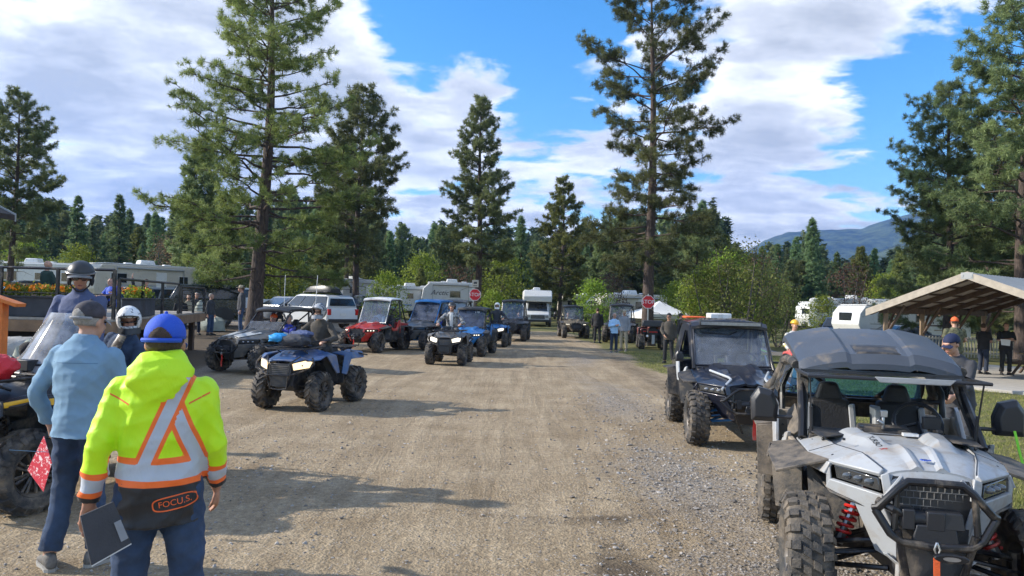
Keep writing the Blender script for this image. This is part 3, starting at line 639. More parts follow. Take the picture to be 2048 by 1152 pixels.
# ---------------------------------------------------------------- quad bike
def atv(label, loc, rz, body, o=None, group='quad bikes at the ride', sc=1.0, name='quad_bike'):
    o = o or {}; r = thing(name, label, 'quad bike', loc, rz, group, sc)
    wb = o.get('wb', 1.32); F = -wb/2; TR = o.get('track', .98); R = .33; W = .24
    P = lambda x, y, z: (x, F+y, z); LP = lambda l, s=1: [(x*s, F+y, z) for x, y, z in l]
    m = MB(); m.prism([(F-.25, .34), (F+1.5, .30), (F+1.6, .55), (F+1.1, .72), (F+.5, .74), (F-.1, .66), (F-.3, .5)], -.17, .17)
    m.box(P(0, .68, .34), (.62, .55, .04)); m.hexa(LP([(-.22, .25, .4), (.22, .25, .4), (.22, 1.0, .4), (-.22, 1.0, .4), (-.16, .2, .8), (.16, .2, .8), (.16, 1.0, .78), (-.16, 1.0, .78)]))
    for s in (-1, 1): m.panel(LP([(.20, .42, .34), (.46, .42, .40), (.46, .42, .56), (.36, .38, .75), (.18, .38, .8)], s), .02); m.panel(LP([(.20, .96, .34), (.46, .94, .38), (.44, 1.0, .62), (.22, 1.0, .75)], s), .02)
    m.build('frame', M_blk, r, bevel=.01, bseg=1)
    for yy in (0, wb):
        for s in (-1, 1):
            m = MB(); hx = TR/2-.1
            for za in (.32, .42): m.tube([P(s*.14, yy-.12, za), P(s*hx, yy, za-.02)], .014, 6); m.tube([P(s*.14, yy+.12, za), P(s*hx, yy, za-.02)], .014, 6)
            m.tube([P(s*.22, yy, .74), P(s*(hx-.08), yy, .38)], .018, 6); coil(m, P(s*.22, yy, .72), P(s*(hx-.07), yy, .42), 6, .032, .008); m.build('suspension_arm', M_frame, r)
    # front bodywork
    m = MB()
    def cowl(u, v):
        s = 2*u-1; a = abs(s); y = .38-.72*v; hw = .44-.02*v-.06*v*v
        return P(s*hw, y-.02*(1-a), .985-.10*v-.05*v*v+.03*(1-a*a)-.05*a**4)
    m.surf(cowl, 14, 10, .03)
    for s in (-1, 1):
        m.panel(LP([(.40, .38, .96), (.56, .44, .90), (.58, .05, .92), (.44, -.10, .91)], s), .025)
        m.panel(LP([(.56, .44, .90), (.60, .50, .60), (.59, .40, .60), (.60, .08, .88), (.58, .05, .92)], s), .022)
        m.panel(LP([(.44, -.10, .91), (.58, .05, .92), (.56, -.12, .86), (.40, -.33, .84)], s), .025)
    m.build('front_fender', body, r, smooth=30, bevel=.008)
    for s in (-1, 1):
        m = MB()
        m.panel(LP([(.54, .46, .9), (.56, .50, .46), (.36, .42, .44), (.34, .40, .9)], s), .02); m.build('mud_guard', M_blk2, r); m = MB()
        m.panel(LP([(.12, -.30, .84), (.40, -.30, .86), (.46, -.20, .72), (.20, -.38, .62)], s), .03); m.build('inner_fender', M_blk2, r, bevel=.006); m = MB()
        m.panel(LP([(.16, -.36, .74), (.24, -.34, .70), (.20, -.36, .42), (.15, -.38, .44)], s), .03); m.build('front_strut', M_blk2, r, bevel=.006)
    m = MB()
    m.panel(LP([(-.18, -.40, .80), (.18, -.40, .80), (.21, -.40, .68), (.15, -.42, .42), (-.15, -.42, .42), (-.21, -.40, .68)]), .05)
    m.build('nose', M_blk2, r, bevel=.006)
    m = MB()
    for k in range(6): m.box(P(0, -.435, .76-k*.03), (.30-.01*k, .012, .012))
    m.build('grille', M_grey, r)
    for s in (-1, 1):
        m = MB(); m.panel(LP([(.21, -.40, .80), (.40, -.32, .855), (.46, -.20, .83), (.44, -.26, .74), (.24, -.41, .70)], s), .03); h = m.build('headlight', o.get('lamp', M_lit), r, bevel=.006)
        m = MB(); q = LP([(.20, -.405, .81), (.40, -.325, .87), (.475, -.19, .84), (.45, -.25, .73), (.23, -.415, .69)], s); m.tube(q+[q[0]], .010, 6); m.build('bezel', M_blk2, h)
    m = MB()
    for s in (-1, 1):
        m.tube(LP([(.0, -.50, .62), (.20, -.50, .62), (.26, -.46, .64), (.48, -.36, .72), (.53, -.26, .80), (.47, -.22, .90)], s), .014, 7)
        m.tube(LP([(.20, -.50, .62), (.15, -.46, .40), (.0, -.46, .38)], s), .014, 7); m.tube(LP([(.18, -.50, .62), (.20, -.46, .82), (.3, -.3, .92)], s), .012, 7)
    m.build('front_bumper', M_frame, r)
    # racks
    def rack(nm, y0, y1, z, hw):
        m = MB()
        for s in (-1, 1): m.tube(LP([(0, y0, z), (hw*.8, y0, z), (hw, y0+.05, z+.02), (hw, y1-.04, z+.03), (hw*.8, y1, z+.02), (0, y1, z+.02)], s), .013, 7); m.tube(LP([(hw*.6, y0+.08, z), (hw*.6, (y0+y1)/2, z-.08)], s), .012, 6)
        for k in range(1, 4): y = y0+(y1-y0)*k/4; m.tube(LP([(-hw, y, z+.01), (hw, y, z+.01)]), .010, 6)
        for x in (-.3, -.1, .1, .3): m.tube(LP([(x*hw*2, y0, z), (x*hw*2, y1, z+.01)]), .009, 6)
        m.build(nm, M_frame, r)
    rack('front_rack', -.26, .26, 1.03, .42); rack('rear_rack', 1.12, 1.66, .99, .40)
    # tank, seat, bars
    m = MB(); m.loft([[Vector(P(x*w, y, z+dz)) for x, dz in ((-1, -.22), (-1, -.05), (-.7, .03), (0, .05), (.7, .03), (1, -.05), (1, -.22))] for y, w, z in ((.20, .18, .98), (.36, .17, 1.03), (.55, .14, .98), (.66, .12, .90))]); m.build('tank_cover', body, r, smooth=40)
    m = MB(); m.loft([[Vector(P(x*w, y, z+dz)) for x, dz in ((-1, -.16), (-1.05, -.05), (-.7, .02), (0, .03), (.7, .02), (1.05, -.05), (1, -.16))] for y, w, z in ((.56, .11, .93), (.75, .15, .90), (1.0, .17, .90), (1.2, .16, .97), (1.34, .13, .98))]); m.build('seat', M_seat, r, smooth=40)
    m = MB()
    m.tube(LP([(-.40, .46, 1.16), (-.28, .40, 1.15), (-.10, .34, 1.12), (.10, .34, 1.12), (.28, .40, 1.15), (.40, .46, 1.16)]), .012, 7); m.box(P(0, .31, 1.12), (.16, .10, .09)); m.tube(LP([(0, .20, .9), (0, .33, 1.1)]), .03, 8)
    for s in (-1, 1): m.tube(LP([(.30, .405, 1.153), (.42, .465, 1.162)], s), .018, 8); m.tube(LP([(.26, .33, 1.16), (.42, .38, 1.15)], s), .006, 5)
    m.build('handlebar', M_blk2, r, bevel=.004)
    for s in (-1, 1):
        m = MB(); m.panel(LP([(.18, 1.0, .90), (.44, .98, .87), (.50, 1.10, .92), (.50, 1.60, .90), (.2, 1.62, .93)], s), .025)
        m.panel(LP([(.44, .98, .87), (.42, .92, .55), (.50, .98, .52), (.52, 1.10, .80), (.50, 1.10, .92)], s), .025)
        m.panel(LP([(.50, 1.10, .92), (.52, 1.10, .80), (.54, 1.58, .80), (.50, 1.60, .90)], s), .02); m.build('rear_fender', body, r, bevel=.008)
        m = MB(); m.tube(LP([(.40, 1.3, .93), (.56, 1.45, .88), (.56, 1.68, .84), (.40, 1.74, .85), (.2, 1.72, .88)], s), .014, 7); m.build('rear_bar', M_frame, r)
        m = MB(); m.box(P(s*.38, 1.69, .80), (.12, .04, .05)); m.build('tail_light', M_redlens, r)
        if o.get('mirrors'):
            m = MB(); m.tube(LP([(.34, .42, 1.15), (.44, .36, 1.34)], s), .007, 5); m.box(P(s*.47, .36, 1.38), (.14, .03, .09)); m.build('side_mirror', M_blk2, r, bevel=.01)
    m = MB(); m.panel(LP([(-.2, 1.64, .90), (.2, 1.64, .90), (.16, 1.6, .5), (-.16, 1.6, .5)]), .03); m.build('tail_panel', M_blk2, r)
    m = MB(); m.tube(LP([(.26, 1.2, .55), (.26, 1.66, .6)]), .05, 10); m.build('exhaust', M_steel, r)
    st = o.get('steer', 0)
    for s in (-1, 1):
        wheel(r, s*TR/2, F, R, W, 'mud', 'steel', st); wheel(r, s*TR/2*.98, F+wb, R, W*1.08, 'mud', 'steel', 0)
    return r
# ---------------------------------------------------------------- people
M_skin = pm('skin', (.48, .27, .19), .5, var=.12, vs=20, bump=.1, bs=150)
M_skin2 = pm('tanned_skin', (.40, .20, .13), .5, var=.15, vs=20, bump=.1, bs=150)
M_hairg = pm('grey_hair', (.32, .30, .28), .8, var=.3, vs=40, bump=.6, bs=120)
M_hairb = pm('brown_hair', (.07, .045, .03), .8, var=.3, vs=40, bump=.6, bs=120)
M_denim = pm('blue_denim', (.035, .065, .13), .85, var=.35, vs=6, bump=.5, bs=260)
M_denimd = pm('dark_denim', (.02, .03, .055), .85, var=.35, vs=6, bump=.5, bs=260)
M_dark = pm('black_cloth', (.018, .018, .02), .85, var=.3, bump=.4, bs=90)
M_darkb = pm('dark_brown_cloth', (.06, .052, .042), .85, var=.3, bump=.4, bs=90)
M_gun = pm('charcoal_cloth', (.05, .052, .06), .85, var=.3, bump=.4, bs=90)
M_chamb = pm('chambray_cloth', (.19, .32, .45), .9, var=.10, vs=4, bump=.35, bs=350)
M_bluej = pm('slate_blue_cloth', (.075, .10, .20), .8, var=.2, vs=5, bump=.4, bs=120)
M_sole = pm('shoe_sole', (.32, .31, .29), .8)
M_shoe = pm('grey_shoe', (.13, .12, .11), .8, var=.4, vs=30, bump=.4)
M_shoed = pm('dark_shoe', (.03, .028, .026), .7)
M_sky = pm('light_blue_cloth', (.36, .56, .78), .85, var=.08)
M_tan = pm('tan_cloth', (.36, .31, .22), .85, var=.12)
M_greyc = pm('grey_cloth', (.26, .27, .29), .85, var=.15, bump=.3)
M_white = pm('white_cloth', (.68, .68, .67), .85, var=.08)
M_bright = pm('royal_blue_cloth', (.02, .09, .55), .75, var=.08, bump=.3, bs=400)
M_bluec = pm('blue_cloth', (.03, .05, .35), .8, var=.2)
M_green = pm('dark_green_cloth', (.02, .045, .035), .85)
M_camoc = pm('camouflage_cloth', (.10, .10, .055), .85, var=.9, vs=16)
M_orc = pm('blaze_orange_cloth', (.85, .13, .03), .75)
M_yelc = pm('yellow_helmet_shell', (.80, .42, .02), .4, coat=.4)
M_helm = pm('matt_black_helmet', (.028, .030, .033), .42, bump=.03)
M_glblk = pm('dark_glasses', (.008, .008, .01), .06, var=0, coat=1)
M_lip = pm('lips', (.30, .10, .09), .5)
def mk_pattern(name, a, b, sc, th=.5):
    m, nt, bs, o = _nodes(name); tc = N(nt, 'ShaderNodeTexCoord').outputs['Object']
    v = mixc(nt, ramp(nt, noise(nt, sc, 6, .65, tc, .6), th-.02, th+.03), a, b); nt.links.new(v, bs.inputs['Base Color']); bs.inputs['Roughness'].default_value = .35; bs.inputs['Coat Weight'].default_value = .4
    return m
M_helmw = mk_pattern('white_speckled_helmet', (.75, .76, .77), (.06, .07, .09), 22, .56)
M_helms = mk_pattern('silver_striped_helmet', (.40, .41, .42), (.03, .03, .035), 9, .5)
M_helmwh = pm('white_helmet', (.72, .72, .70), .3, coat=.5)
M_snood = mk_pattern('camouflage_scarf', (.42, .38, .32), (.12, .10, .08), 20, .5)
def V(*a): return Vector(a)
def person(label, loc, rz, h=1.76, pose=None, top=None, legs=None, shoes=None, skin=None, hair=None, hat=None, vox=.016, group='people at the ride',
           toplen=.10, fat=1.0, glasses=False, sleeve=.97, hood=False, collar=False, inner=None, wr=.006, seat=False, name='person', hatcol=None, hatcol2=None):
    top = top or M_dark; legs = legs or M_denim; shoes = shoes or M_shoed; skin = skin or M_skin; K = h/1.76; pz = pose or {}
    root = thing(name, label, 'person', loc, rz, group)
    pel = V(*pz.get('pelvis', (0, 0, .95))); Rt = rotz(pz.get('twist', 0)) @ rotx(pz.get('lean', 0)) @ roty(pz.get('tilt', 0))
    T = lambda x, y, z: pel+Rt @ V(x, y, z)
    nb = T(0, .01, .52); Rh = rotz(pz.get('hyaw', 0)) @ rotx(pz.get('hpitch', 0)) @ roty(pz.get('htilt', 0)); hc = nb+Rt @ V(0, -.01, .06+pz.get('neck', 0))+Rh @ V(0, -.02, .085)
    H = lambda x, y, z: hc+Rh @ V(x, y, z)
    f = fat; j = {}
    for s, k in ((-1, 'a'), (1, 'b')):
        j['s'+k] = T(s*pz.get('sw', .185)*(.5+f*.5), 0, .440); j['e'+k] = V(*pz.get('e'+k, tuple(j['s'+k]+V(s*.06, .02, -.29)))); j['w'+k] = V(*pz.get('w'+k, tuple(j['e'+k]+V(s*.01, -.05, -.25))))
        j['h'+k] = pel+rotz(pz.get('twist', 0)*.5) @ V(s*.09, 0, -.02); j['k'+k] = V(*pz.get('k'+k, tuple(j['h'+k]+V(s*.02, -.02, -.44)))); j['n'+k] = V(*pz.get('n'+k, (j['k'+k].x+s*.01, j['k'+k].y+.03, .085)))
        j['f'+k] = rotz(pz.get('foot'+k, s*.25)) @ V(0, -1, 0)
    def ring(c, rx, ry, n=20, R_=None):
        R_ = R_ or Rt
        return [c+R_ @ V(math.cos(2*math.pi*i/n)*rx, math.sin(2*math.pi*i/n)*ry, 0) for i in range(n)]
    def torso(m, e, z0, z1=.52):
        tab = [(-.14, .165*f, .125*f), (-.06, .170*f, .13*f), (.04, .165*f, .128*f), (.14, .158*f, .12*f), (.28, .172*f, .122*f), (.38, .182*f**.5, .115*f**.5), (.44, .165, .10), (.49, .11, .075), (.53, .062, .058)]
        rs = []
        if z0 < -.14: rs.append(ring(T(0, 0, z0), (.17*f+e*1.2), (.13*f+e*1.2)))
        elif z0 < -.07: rs.append(ring(T(0, 0, z0), (.172*f+e*1.3), (.134*f+e*1.3)))
        for z, rx, ry in tab:
            if z >= z0-.001 and z <= z1+.02: rs.append(ring(T(0, .01 if z > .2 else 0, z), rx+e, ry+e))
        m.loft(rs)
    def limb(m, ps, rs):
        m.tube(ps, rs, 12)
        for p, r in zip(ps, rs): m.ell(p, r*1.01, 12, 8)
    fine = vox < .013
    # --- body (one surface)
    b = MB(); torso(b, -.012, -.06)
    for s, k in ((-1, 'a'), (1, 'b')):
        limb(b, [j['s'+k]+Rt @ V(-s*.01, 0, -.03), j['e'+k], j['w'+k]], [.042, .038, .028]); limb(b, [j['h'+k], j['k'+k], j['n'+k]], [.082, .054, .038])
        b.ell(j['n'+k]+j['f'+k]*.07+V(0, 0, -.04), (.04, .04, .032), 10, 6)
        # hand
        s = -1 if k == 'a' else 1
        d = (j['w'+k]-j['e'+k]).normalized(); d = V(*pz['hd'+k]).normalized() if 'hd'+k in pz else d
        pn = V(*pz.get('pn'+k, (-s, 0, 0))); pn = (pn-d*pn.dot(d)).normalized(); ac = d.cross(pn)*(1 if True else 1)
        if pz.get('flip'+k): ac = -ac
        w = j['w'+k]; fr = .0088 if fine else .011
        b.loft([[w+d*t+ac*(x*wd)+pn*(y*.016) for x, y in ((-1, -.6), (-1, .6), (0, .9), (1, .6), (1, -.6), (0, -.9))] for t, wd in ((-.01, .026), (.03, .036), (.07, .042), (.095, .040))])
        curl = pz.get('curl'+k, .45)
        for q, ln in zip((-1.5, -.5, .5, 1.5), (.066, .078, .074, .058)):
            p0 = w+d*.085+ac*(q*.021); a1 = curl*.7; a2 = curl*1.7
            p1 = p0+(d*math.cos(a1)+pn*math.sin(a1))*ln*.5; p2 = p1+(d*math.cos(a2)+pn*math.sin(a2))*ln*.5; b.tube([p0, p1, p2], [fr, fr*.95, fr*.8], 8)
        p0 = w+d*.025-ac*.030; p1 = p0+(d*.75-ac*.5+pn*.35)*.045; p2 = p1+(d*.9-ac*.05+pn*.45)*.035; b.tube([p0, p1, p2], [.013, .011, .009], 8)
    limb(b, [nb-Rt @ V(0, 0, .04), hc+Rh @ V(0, .015, -.07)], [.058, .052])
    b.ell(H(0, .012, .03), (.075, .094, .092), 20, 14, Rh); b.ell(H(0, -.028, -.03), (.060, .070, .082), 18, 12, Rh); b.ell(H(0, -.062, -.088), (.030, .028, .024), 12, 8, Rh)
    b.ell(H(0, -.080, .035), (.052, .022, .018), 12, 8, Rh)
    b.loft([[H(x*wd, y, z) for x, y in ((-1, -.085), (0, yt), (1, -.085))] for z, wd, yt in ((.03, .010, -.100), (.0, .013, -.113), (-.02, .017, -.122), (-.032, .014, -.108))])
    for s in (-1, 1): b.ell(H(s*.077, .012, -.008), (.010, .020, .030), 10, 8, Rh @ rotz(s*.3)); b.ell(H(s*.034, -.078, -.03), (.020, .018, .016), 8, 6, Rh)
    me = remesh(b, min(vox, .013) if fine else vox*.8, 2 if fine else 3, .45)
    kk = lambda me: me.transform(Matrix.Scale(K, 4)); kk(me); obj_from(me, 'body', skin, root)
    def bp(mb, nm, mat, par=root, **kw):
        mb.v = [tuple(V(*p)*K) for p in mb.v]; return mb.build(nm, mat, par, **kw)
    # eyes, mouth
    if not glasses and not (hat or '').startswith('full'):
        m = MB(); 
        for s in (-1, 1): m.ell(H(s*.031, -.0895, .004), (.0125, .008, .0065), 8, 6, Rh)
        bp(m, 'eye', M_glblk)
    m = MB(); m.ell(H(0, -.098, -.062), (.024, .010, .006), 10, 6, Rh); bp(m, 'mouth', M_lip)
    # --- trousers
    m = MB(); z0 = -.10
    m.loft([ring(T(0, 0, .04), .168*f, .132*f), ring(pel+V(0, 0, -.04), .180*f, .138*f), ring(pel+V(0, 0, -.10), .168*f, .125*f)])
    for k in 'ab':
        hk, kn, an = j['h'+k], j['k'+k], j['n'+k]; lim = kn.lerp(an, .93)
        limb(m, [hk, hk.lerp(kn, .5), kn, kn.lerp(an, .5)], [.103*f**.5, .092, .074, .070]); m.tube([kn, kn.lerp(an, .5), lim], [.074, .070, .074], 14)
    me = remesh(m, vox, 3)
    wrinkle(me, wr*.9, 7); kk(me); obj_from(me, 'trousers', legs, root)
    # --- shoes
    for k in 'ab':
        an = j['n'+k]; d = j['f'+k]; side = V(-d.y, d.x, 0); m = MB(); base = an+V(0, 0, -.085)
        def sr(t, w, z0, z1, n=12): c = base+d*t; return [c+side*(math.cos(2*math.pi*i/n)*w)+V(0, 0, (z0+z1)/2+math.sin(2*math.pi*i/n)*(z1-z0)/2) for i in range(n)]
        m.loft([sr(-.085, .022, .02, .06), sr(-.07, .034, .01, .10), sr(-.02, .040, .01, .125), sr(.04, .042, .01, .10), (sr(.10, .047, .01, .075)), sr(.155, .044, .01, .055), sr(.19, .025, .012, .04)])
        sh = bp(m, 'shoe', shoes, smooth=60); m = MB()
        m.loft([[base+d*t+side*x+V(0, 0, z) for t, x in [(-.085, -.02), (-.06, -.038), (.03, -.038), (.10, -.050), (.16, -.044), (.195, -.012), (.195, .012), (.16, .044), (.10, .050), (.03, .038), (-.06, .038), (-.085, .02)]] for z in (0, .022)])
        bp(m, 'sole', M_sole if shoes is not M_shoed else M_blk2, sh)
    # --- top
    m = MB(); e = .018; torso(m, e, -toplen)
    for k in 'ab':
        s_, e_, w_ = j['s'+k], j['e'+k], j['w'+k]
        if sleeve > .6: lim = e_.lerp(w_, (sleeve-.5)*2); s_ = s_+Rt @ V(0, 0, -.022); limb(m, [s_, s_.lerp(e_, .5), e_], [.066*f**.5, .064, .057]); m.tube([e_, e_.lerp(lim, .5), lim], [.060, .056, .050], 14)
        else: m.tube([s_, s_.lerp(e_, sleeve*2)], [.075, .068], 14); m.ell(s_, .076)
    if collar: m.loft([ring(T(0, .005, .50), .085, .085), ring(T(0, .0, .555), .072, .075)])
    if hood:
        m.loft([ring(T(0, .06, .60), .075, .045), ring(T(0, .08, .57), .11, .055), ring(T(0, .095, .52), .14, .065), ring(T(0, .105, .45), .135, .055), ring(T(0, .115, .385), .085, .030), ring(T(0, .115, .34), .03, .015)])
        m.loft([ring(T(0, .02, .50), .14, .11), ring(T(0, .02, .57), .085, .085)])
    me = remesh(m, vox, 3); wrinkle(me, wr, 6)
    tj = None if inner is None else inner
    kk(me); jk = obj_from(me, 'jacket' if toplen > .08 else 'shirt', top, root)
    if tj:
        m = MB(); m.loft([[T(x, y, z) for x, y in ((-w_, -d_), (0, -d_-.02), (w_, -d_), (w_*.8, -d_+.06), (-w_*.8, -d_+.06))] for z, w_, d_ in ((.0, .04, .137*f), (.2, .05, .135*f), (.38, .06, .128), (.50, .05, .075))]); bp(m, 'inner_shirt', tj, smooth=40)
    # --- head gear
    hm = hatcol or M_dark
    if hair and hat != 'none':
        m = MB(); m.ell(H(0, .022, .030), (.082, .098, .098), 20, 14, Rh, keep=lambda c: (Rh.transposed() @ c).z > -.062 and ((Rh.transposed() @ c).y > -.028 or (Rh.transposed() @ c).z > .055)); o = bp(m, 'hair', hair, smooth=60, fix=False)
        o.modifiers.new('sol', 'SOLIDIFY').thickness = .006
    if glasses:
        m = MB()
        for s in (-1, 1):
            m.loft([[H(s*(.034+x*.026), -.098-.004*q+abs(x)*.004, .002+z*.019) for x, z in ((-1, .7), (0, 1), (1, .8), (.95, -.4), (.4, -1), (-.5, -.9), (-.9, -.3))] for q in (0, 1.6)])
            m.tube([H(s*.058, -.088, .010), H(s*.082, .0, .008)], .004, 5)
        m.tube([H(-.012, -.102, .006), H(.012, -.102, .006)], .004, 5); bp(m, 'glasses', M_glblk)
    if hat == 'cap' or hat == 'capback':
        bk = -1 if hat == 'cap' else 1; Ri = Rh.transposed(); m = MB()
        m.ell(H(0, .016, .042), (.086, .108, .096), 26, 16, Rh, keep=lambda c: (Ri @ c).z > -.012-.10*0 - .012*((Ri @ c).y*8)); o = bp(m, 'cap', hm, smooth=60, fix=False)
        o.modifiers.new('sol', 'SOLIDIFY').thickness = .004
        m = MB(); m.surf(lambda u, v: H((u-.5)*(.155-.03*v*v), bk*(.085+.0+.075*v*(1-(2*u-1)**2*.45))+.016, .030-.018*v-.028*(2*u-1)**2), 10, 5, .004); bp(m, 'brim', hatcol2 or hm, o, smooth=50)
        if hat == 'cap' and fine:
            m = MB(); m.ell(H(0, .016, .046), (.0880, .1100, .078), 96, 64, Rh, keep=lambda c: (Ri @ c).y > .05 and abs((Ri @ c).x) < .048-.45*max(0, (Ri @ c).z-.0)*0 and -.028 < (Ri @ c).z < .030-18*(Ri @ c).x**2)
            q = bp(m, 'cap_opening', hair or M_hairb, o, smooth=60, fix=False)
            m = MB(); m.tube([H(.094*math.cos(a), .016+.112*math.sin(a), .028-.010) for a in [math.pi*(.18+.64*i/12) for i in range(13)]], .009, 6, flat=1.2); bp(m, 'cap_strap', hatcol2 or hm, o)
        m = MB(); m.ell(H(0, .016, .141), .008, 8, 6); bp(m, 'button', hm, o)
    elif hat == 'beanie':
        m = MB(); m.ell(H(0, .02, .045), (.090, .107, .095), 20, 14, Rh, keep=lambda c: (Rh.transposed() @ c).z > -.03); o = bp(m, 'hat', hm, smooth=60, fix=False); o.modifiers.new('sol', 'SOLIDIFY').thickness = .006
    elif hat == 'wide':
        m = MB(); m.lathe([(.0, .13), (.05, .135), (.08, .11), (.088, .04), (.10, .03), (.17, .045), (.172, .04), (.10, .022), (.085, .02)], seg=24, axis='Z'); m.v = [tuple(H(*p)) for p in m.v]; bp(m, 'hat', hm, smooth=40)
    elif hat == 'hard':
        m = MB(); m.ell(H(0, .01, .045), (.10, .125, .105), 22, 14, Rh, keep=lambda c: (Rh.transposed() @ c).z > -.005); o = bp(m, 'helmet', hm, smooth=60, fix=False); o.modifiers.new('sol', 'SOLIDIFY').thickness = .006
        m = MB(); m.surf(lambda u, v: H((u-.5)*.17, -.105-.05*v*(1-(2*u-1)**2*.5), .040-.01*v), 8, 3, .006); bp(m, 'brim', hm, o)
    elif hat == 'half':
        Ri = Rh.transposed()
        m = MB(); m.ell(H(0, .022, .035), (.125, .148, .128), 32, 22, Rh, keep=lambda c: (Ri @ c).z > .012 or ((Ri @ c).y > .0 and (Ri @ c).z > -.085)); o = bp(m, 'helmet', hm, smooth=60, fix=False); o.modifiers.new('sol', 'SOLIDIFY').thickness = -.022 if False else .018
        m = MB(); m.tube([H(.128*math.cos(a), .022+.152*math.sin(a), .052) for a in [math.pi*(1.05+.9*i/14) for i in range(15)]], .010, 6); m.surf(lambda u, v: H((u-.5)*.21, -.108-.045*v*(1-(2*u-1)**2*.6)-.03*(1-(2*u-1)**2), .052-.012*v-.02*(2*u-1)**2), 10, 4, .006); bp(m, 'peak', M_grey, o, smooth=40)
        m = MB()
        for s in (-1, 1): m.tube([H(s*.100, -.03, .01), H(s*.078, -.055, -.07), H(s*.03, -.088, -.118), H(0, -.09, -.124)], .008, 6); m.ell(H(s*.098, .02, -.035), (.022, .055, .052), 12, 8, Rh)
        bp(m, 'chin_strap', M_dark, o, smooth=50)
    elif hat == 'full':
        Ri = Rh.transposed()
        m = MB(); m.ell(H(0, .012, .018), (.128, .150, .150), 36, 26, Rh, keep=lambda c: not ((Ri @ c).y < -.055 and abs((Ri @ c).x) < .095 and -.075 < (Ri @ c).z < .040) and (Ri @ c).z > -.125); o = bp(m, 'helmet', hm, smooth=60, fix=False); o.modifiers.new('sol', 'SOLIDIFY').thickness = .022
        m = MB(); m.surf(lambda u, v: H((u-.5)*.22, -.13-.045*math.cos((u-.5)*2.6)*(.6+.7*v)+.06*(2*u-1)**2+.0, -.06-.062*v), 12, 5, .012, (0, .8, -.2)); bp(m, 'chin_guard', hatcol2 or hm, o, smooth=50)
        m = MB(); m.surf(lambda u, v: H((u-.5)*.20, -.125-.075*v+.05*(2*u-1)**2*(1-v*.3), .072+.020*v-.02*(2*u-1)**2), 12, 5, .006); bp(m, 'peak', hatcol2 or hm, o, smooth=50)
        m = MB(); m.tube([H(.09*math.cos(a), .0+.112*math.sin(a), .004) for a in [math.pi*(1.12+.76*i/14) for i in range(15)]], .026, 8, flat=.35); bp(m, 'goggles', M_glblk, o, smooth=50)
    return root
def wrinkle(me, amp, fr):
    if amp <= 0: return
    n = len(me.vertices); co = np.empty(n*3); me.vertices.foreach_get('co', co); co = co.reshape(-1, 3); no = np.empty(n*3)
    me.vertices.foreach_get('normal', no); no = no.reshape(-1, 3); x, y, z = co.T
    rd = lambda q: 1-2*np.abs(np.sin(q))**.7
    w = rd(z*fr*2.3+1.6*np.sin(x*fr*.9+1)+1.3*np.sin(y*fr*1.2)+.8*np.sin(z*fr*1.1))*.5+rd((x*.8+z*.9)*fr*2.9+1.4*np.sin(z*fr*1.3+y*7)+2)*.45+rd((y*1.2-z*1.4+x*.4)*fr*4.3+1.2*np.sin(x*fr*2.2+3))*.32+rd((x-z*.5)*fr*8+1.5*np.sin(z*fr*5))*.12
    co += no*(w*amp)[:, None]; me.vertices.foreach_set('co', co.ravel()); me.update()
STAND = {}
def sit(z, y=0, lean=0.15, hand=(.34, -.52, .2), knee=(.22, -.38, .02), foot=(.24, -.30, -.42), **kw):
    # seated astride at seat height z, hands on bars
    p = dict(pelvis=(0, y, z+.06), lean=lean)
    for s, k in ((-1, 'a'), (1, 'b')):
        p['w'+k] = (s*hand[0], y+hand[1], z+hand[2]); sh = (s*.19, y-.46*math.sin(-lean)*-1, z+.5)
        p['e'+k] = (s*(hand[0]+.06), y+hand[1]*.42, z+hand[2]+.05); p['k'+k] = (s*knee[0], y+knee[1], z+knee[2]); p['n'+k] = (s*foot[0], y+foot[1], z+foot[2]); p['curl'+k] = 1.2; p['pn'+k] = (0, 0, -1)
    p.update(kw); return p
# ---------------------------------------------------------------- trees
def leaf_mat(name, dark, light, trans=.25, rough=.6):
    m, nt, b, o = _nodes(name); L = nt.links
    a = N(nt, 'ShaderNodeAttribute', attribute_name='tint'); 
    col = ramp(nt, a.outputs['Fac'], 0, 1, dark, light); oi = N(nt, 'ShaderNodeObjectInfo')
    hs = N(nt, 'ShaderNodeHueSaturation'); L.new(col, hs.inputs['Color'])
    v = math_(nt, 'MULTIPLY_ADD', oi.outputs['Random'], .7); nt.nodes[-1].inputs[2].default_value = .72; L.new(v, hs.inputs['Value'])
    h = math_(nt, 'MULTIPLY_ADD', oi.outputs['Random'], .04); nt.nodes[-1].inputs[2].default_value = .484; L.new(h, hs.inputs['Hue'])
    L.new(hs.outputs[0], b.inputs['Base Color']); b.inputs['Roughness'].default_value = rough; b.inputs['Specular IOR Level'].default_value = .3
    t = N(nt, 'ShaderNodeBsdfTranslucent'); L.new(hs.outputs[0], t.inputs[0]); mx = N(nt, 'ShaderNodeMixShader'); mx.inputs[0].default_value = trans
    L.new(b.outputs[0], mx.inputs[1]); L.new(t.outputs[0], mx.inputs[2]); L.new(mx.outputs[0], o.inputs['Surface']); return m
def bark_mat(name, c1, c2):
    m, nt, b, o = _nodes(name); L = nt.links; tc = N(nt, 'ShaderNodeTexCoord').outputs['Object']
    mp = N(nt, 'ShaderNodeMapping'); mp.inputs['Scale'].default_value = (7, 7, 1.6); L.new(tc, mp.inputs[0])
    n1 = noise(nt, 2.2, 8, .7, mp.outputs[0], .6); L.new(ramp(nt, n1, .35, .65, c1, c2), b.inputs['Base Color']); b.inputs['Roughness'].default_value = .9
    bp = N(nt, 'ShaderNodeBump'); bp.inputs['Distance'].default_value = .05; L.new(n1, bp.inputs['Height']); L.new(bp.outputs[0], b.inputs['Normal']); return m
L_pine = leaf_mat('pine_needles', (.055, .078, .034), (.25, .28, .115), .38)
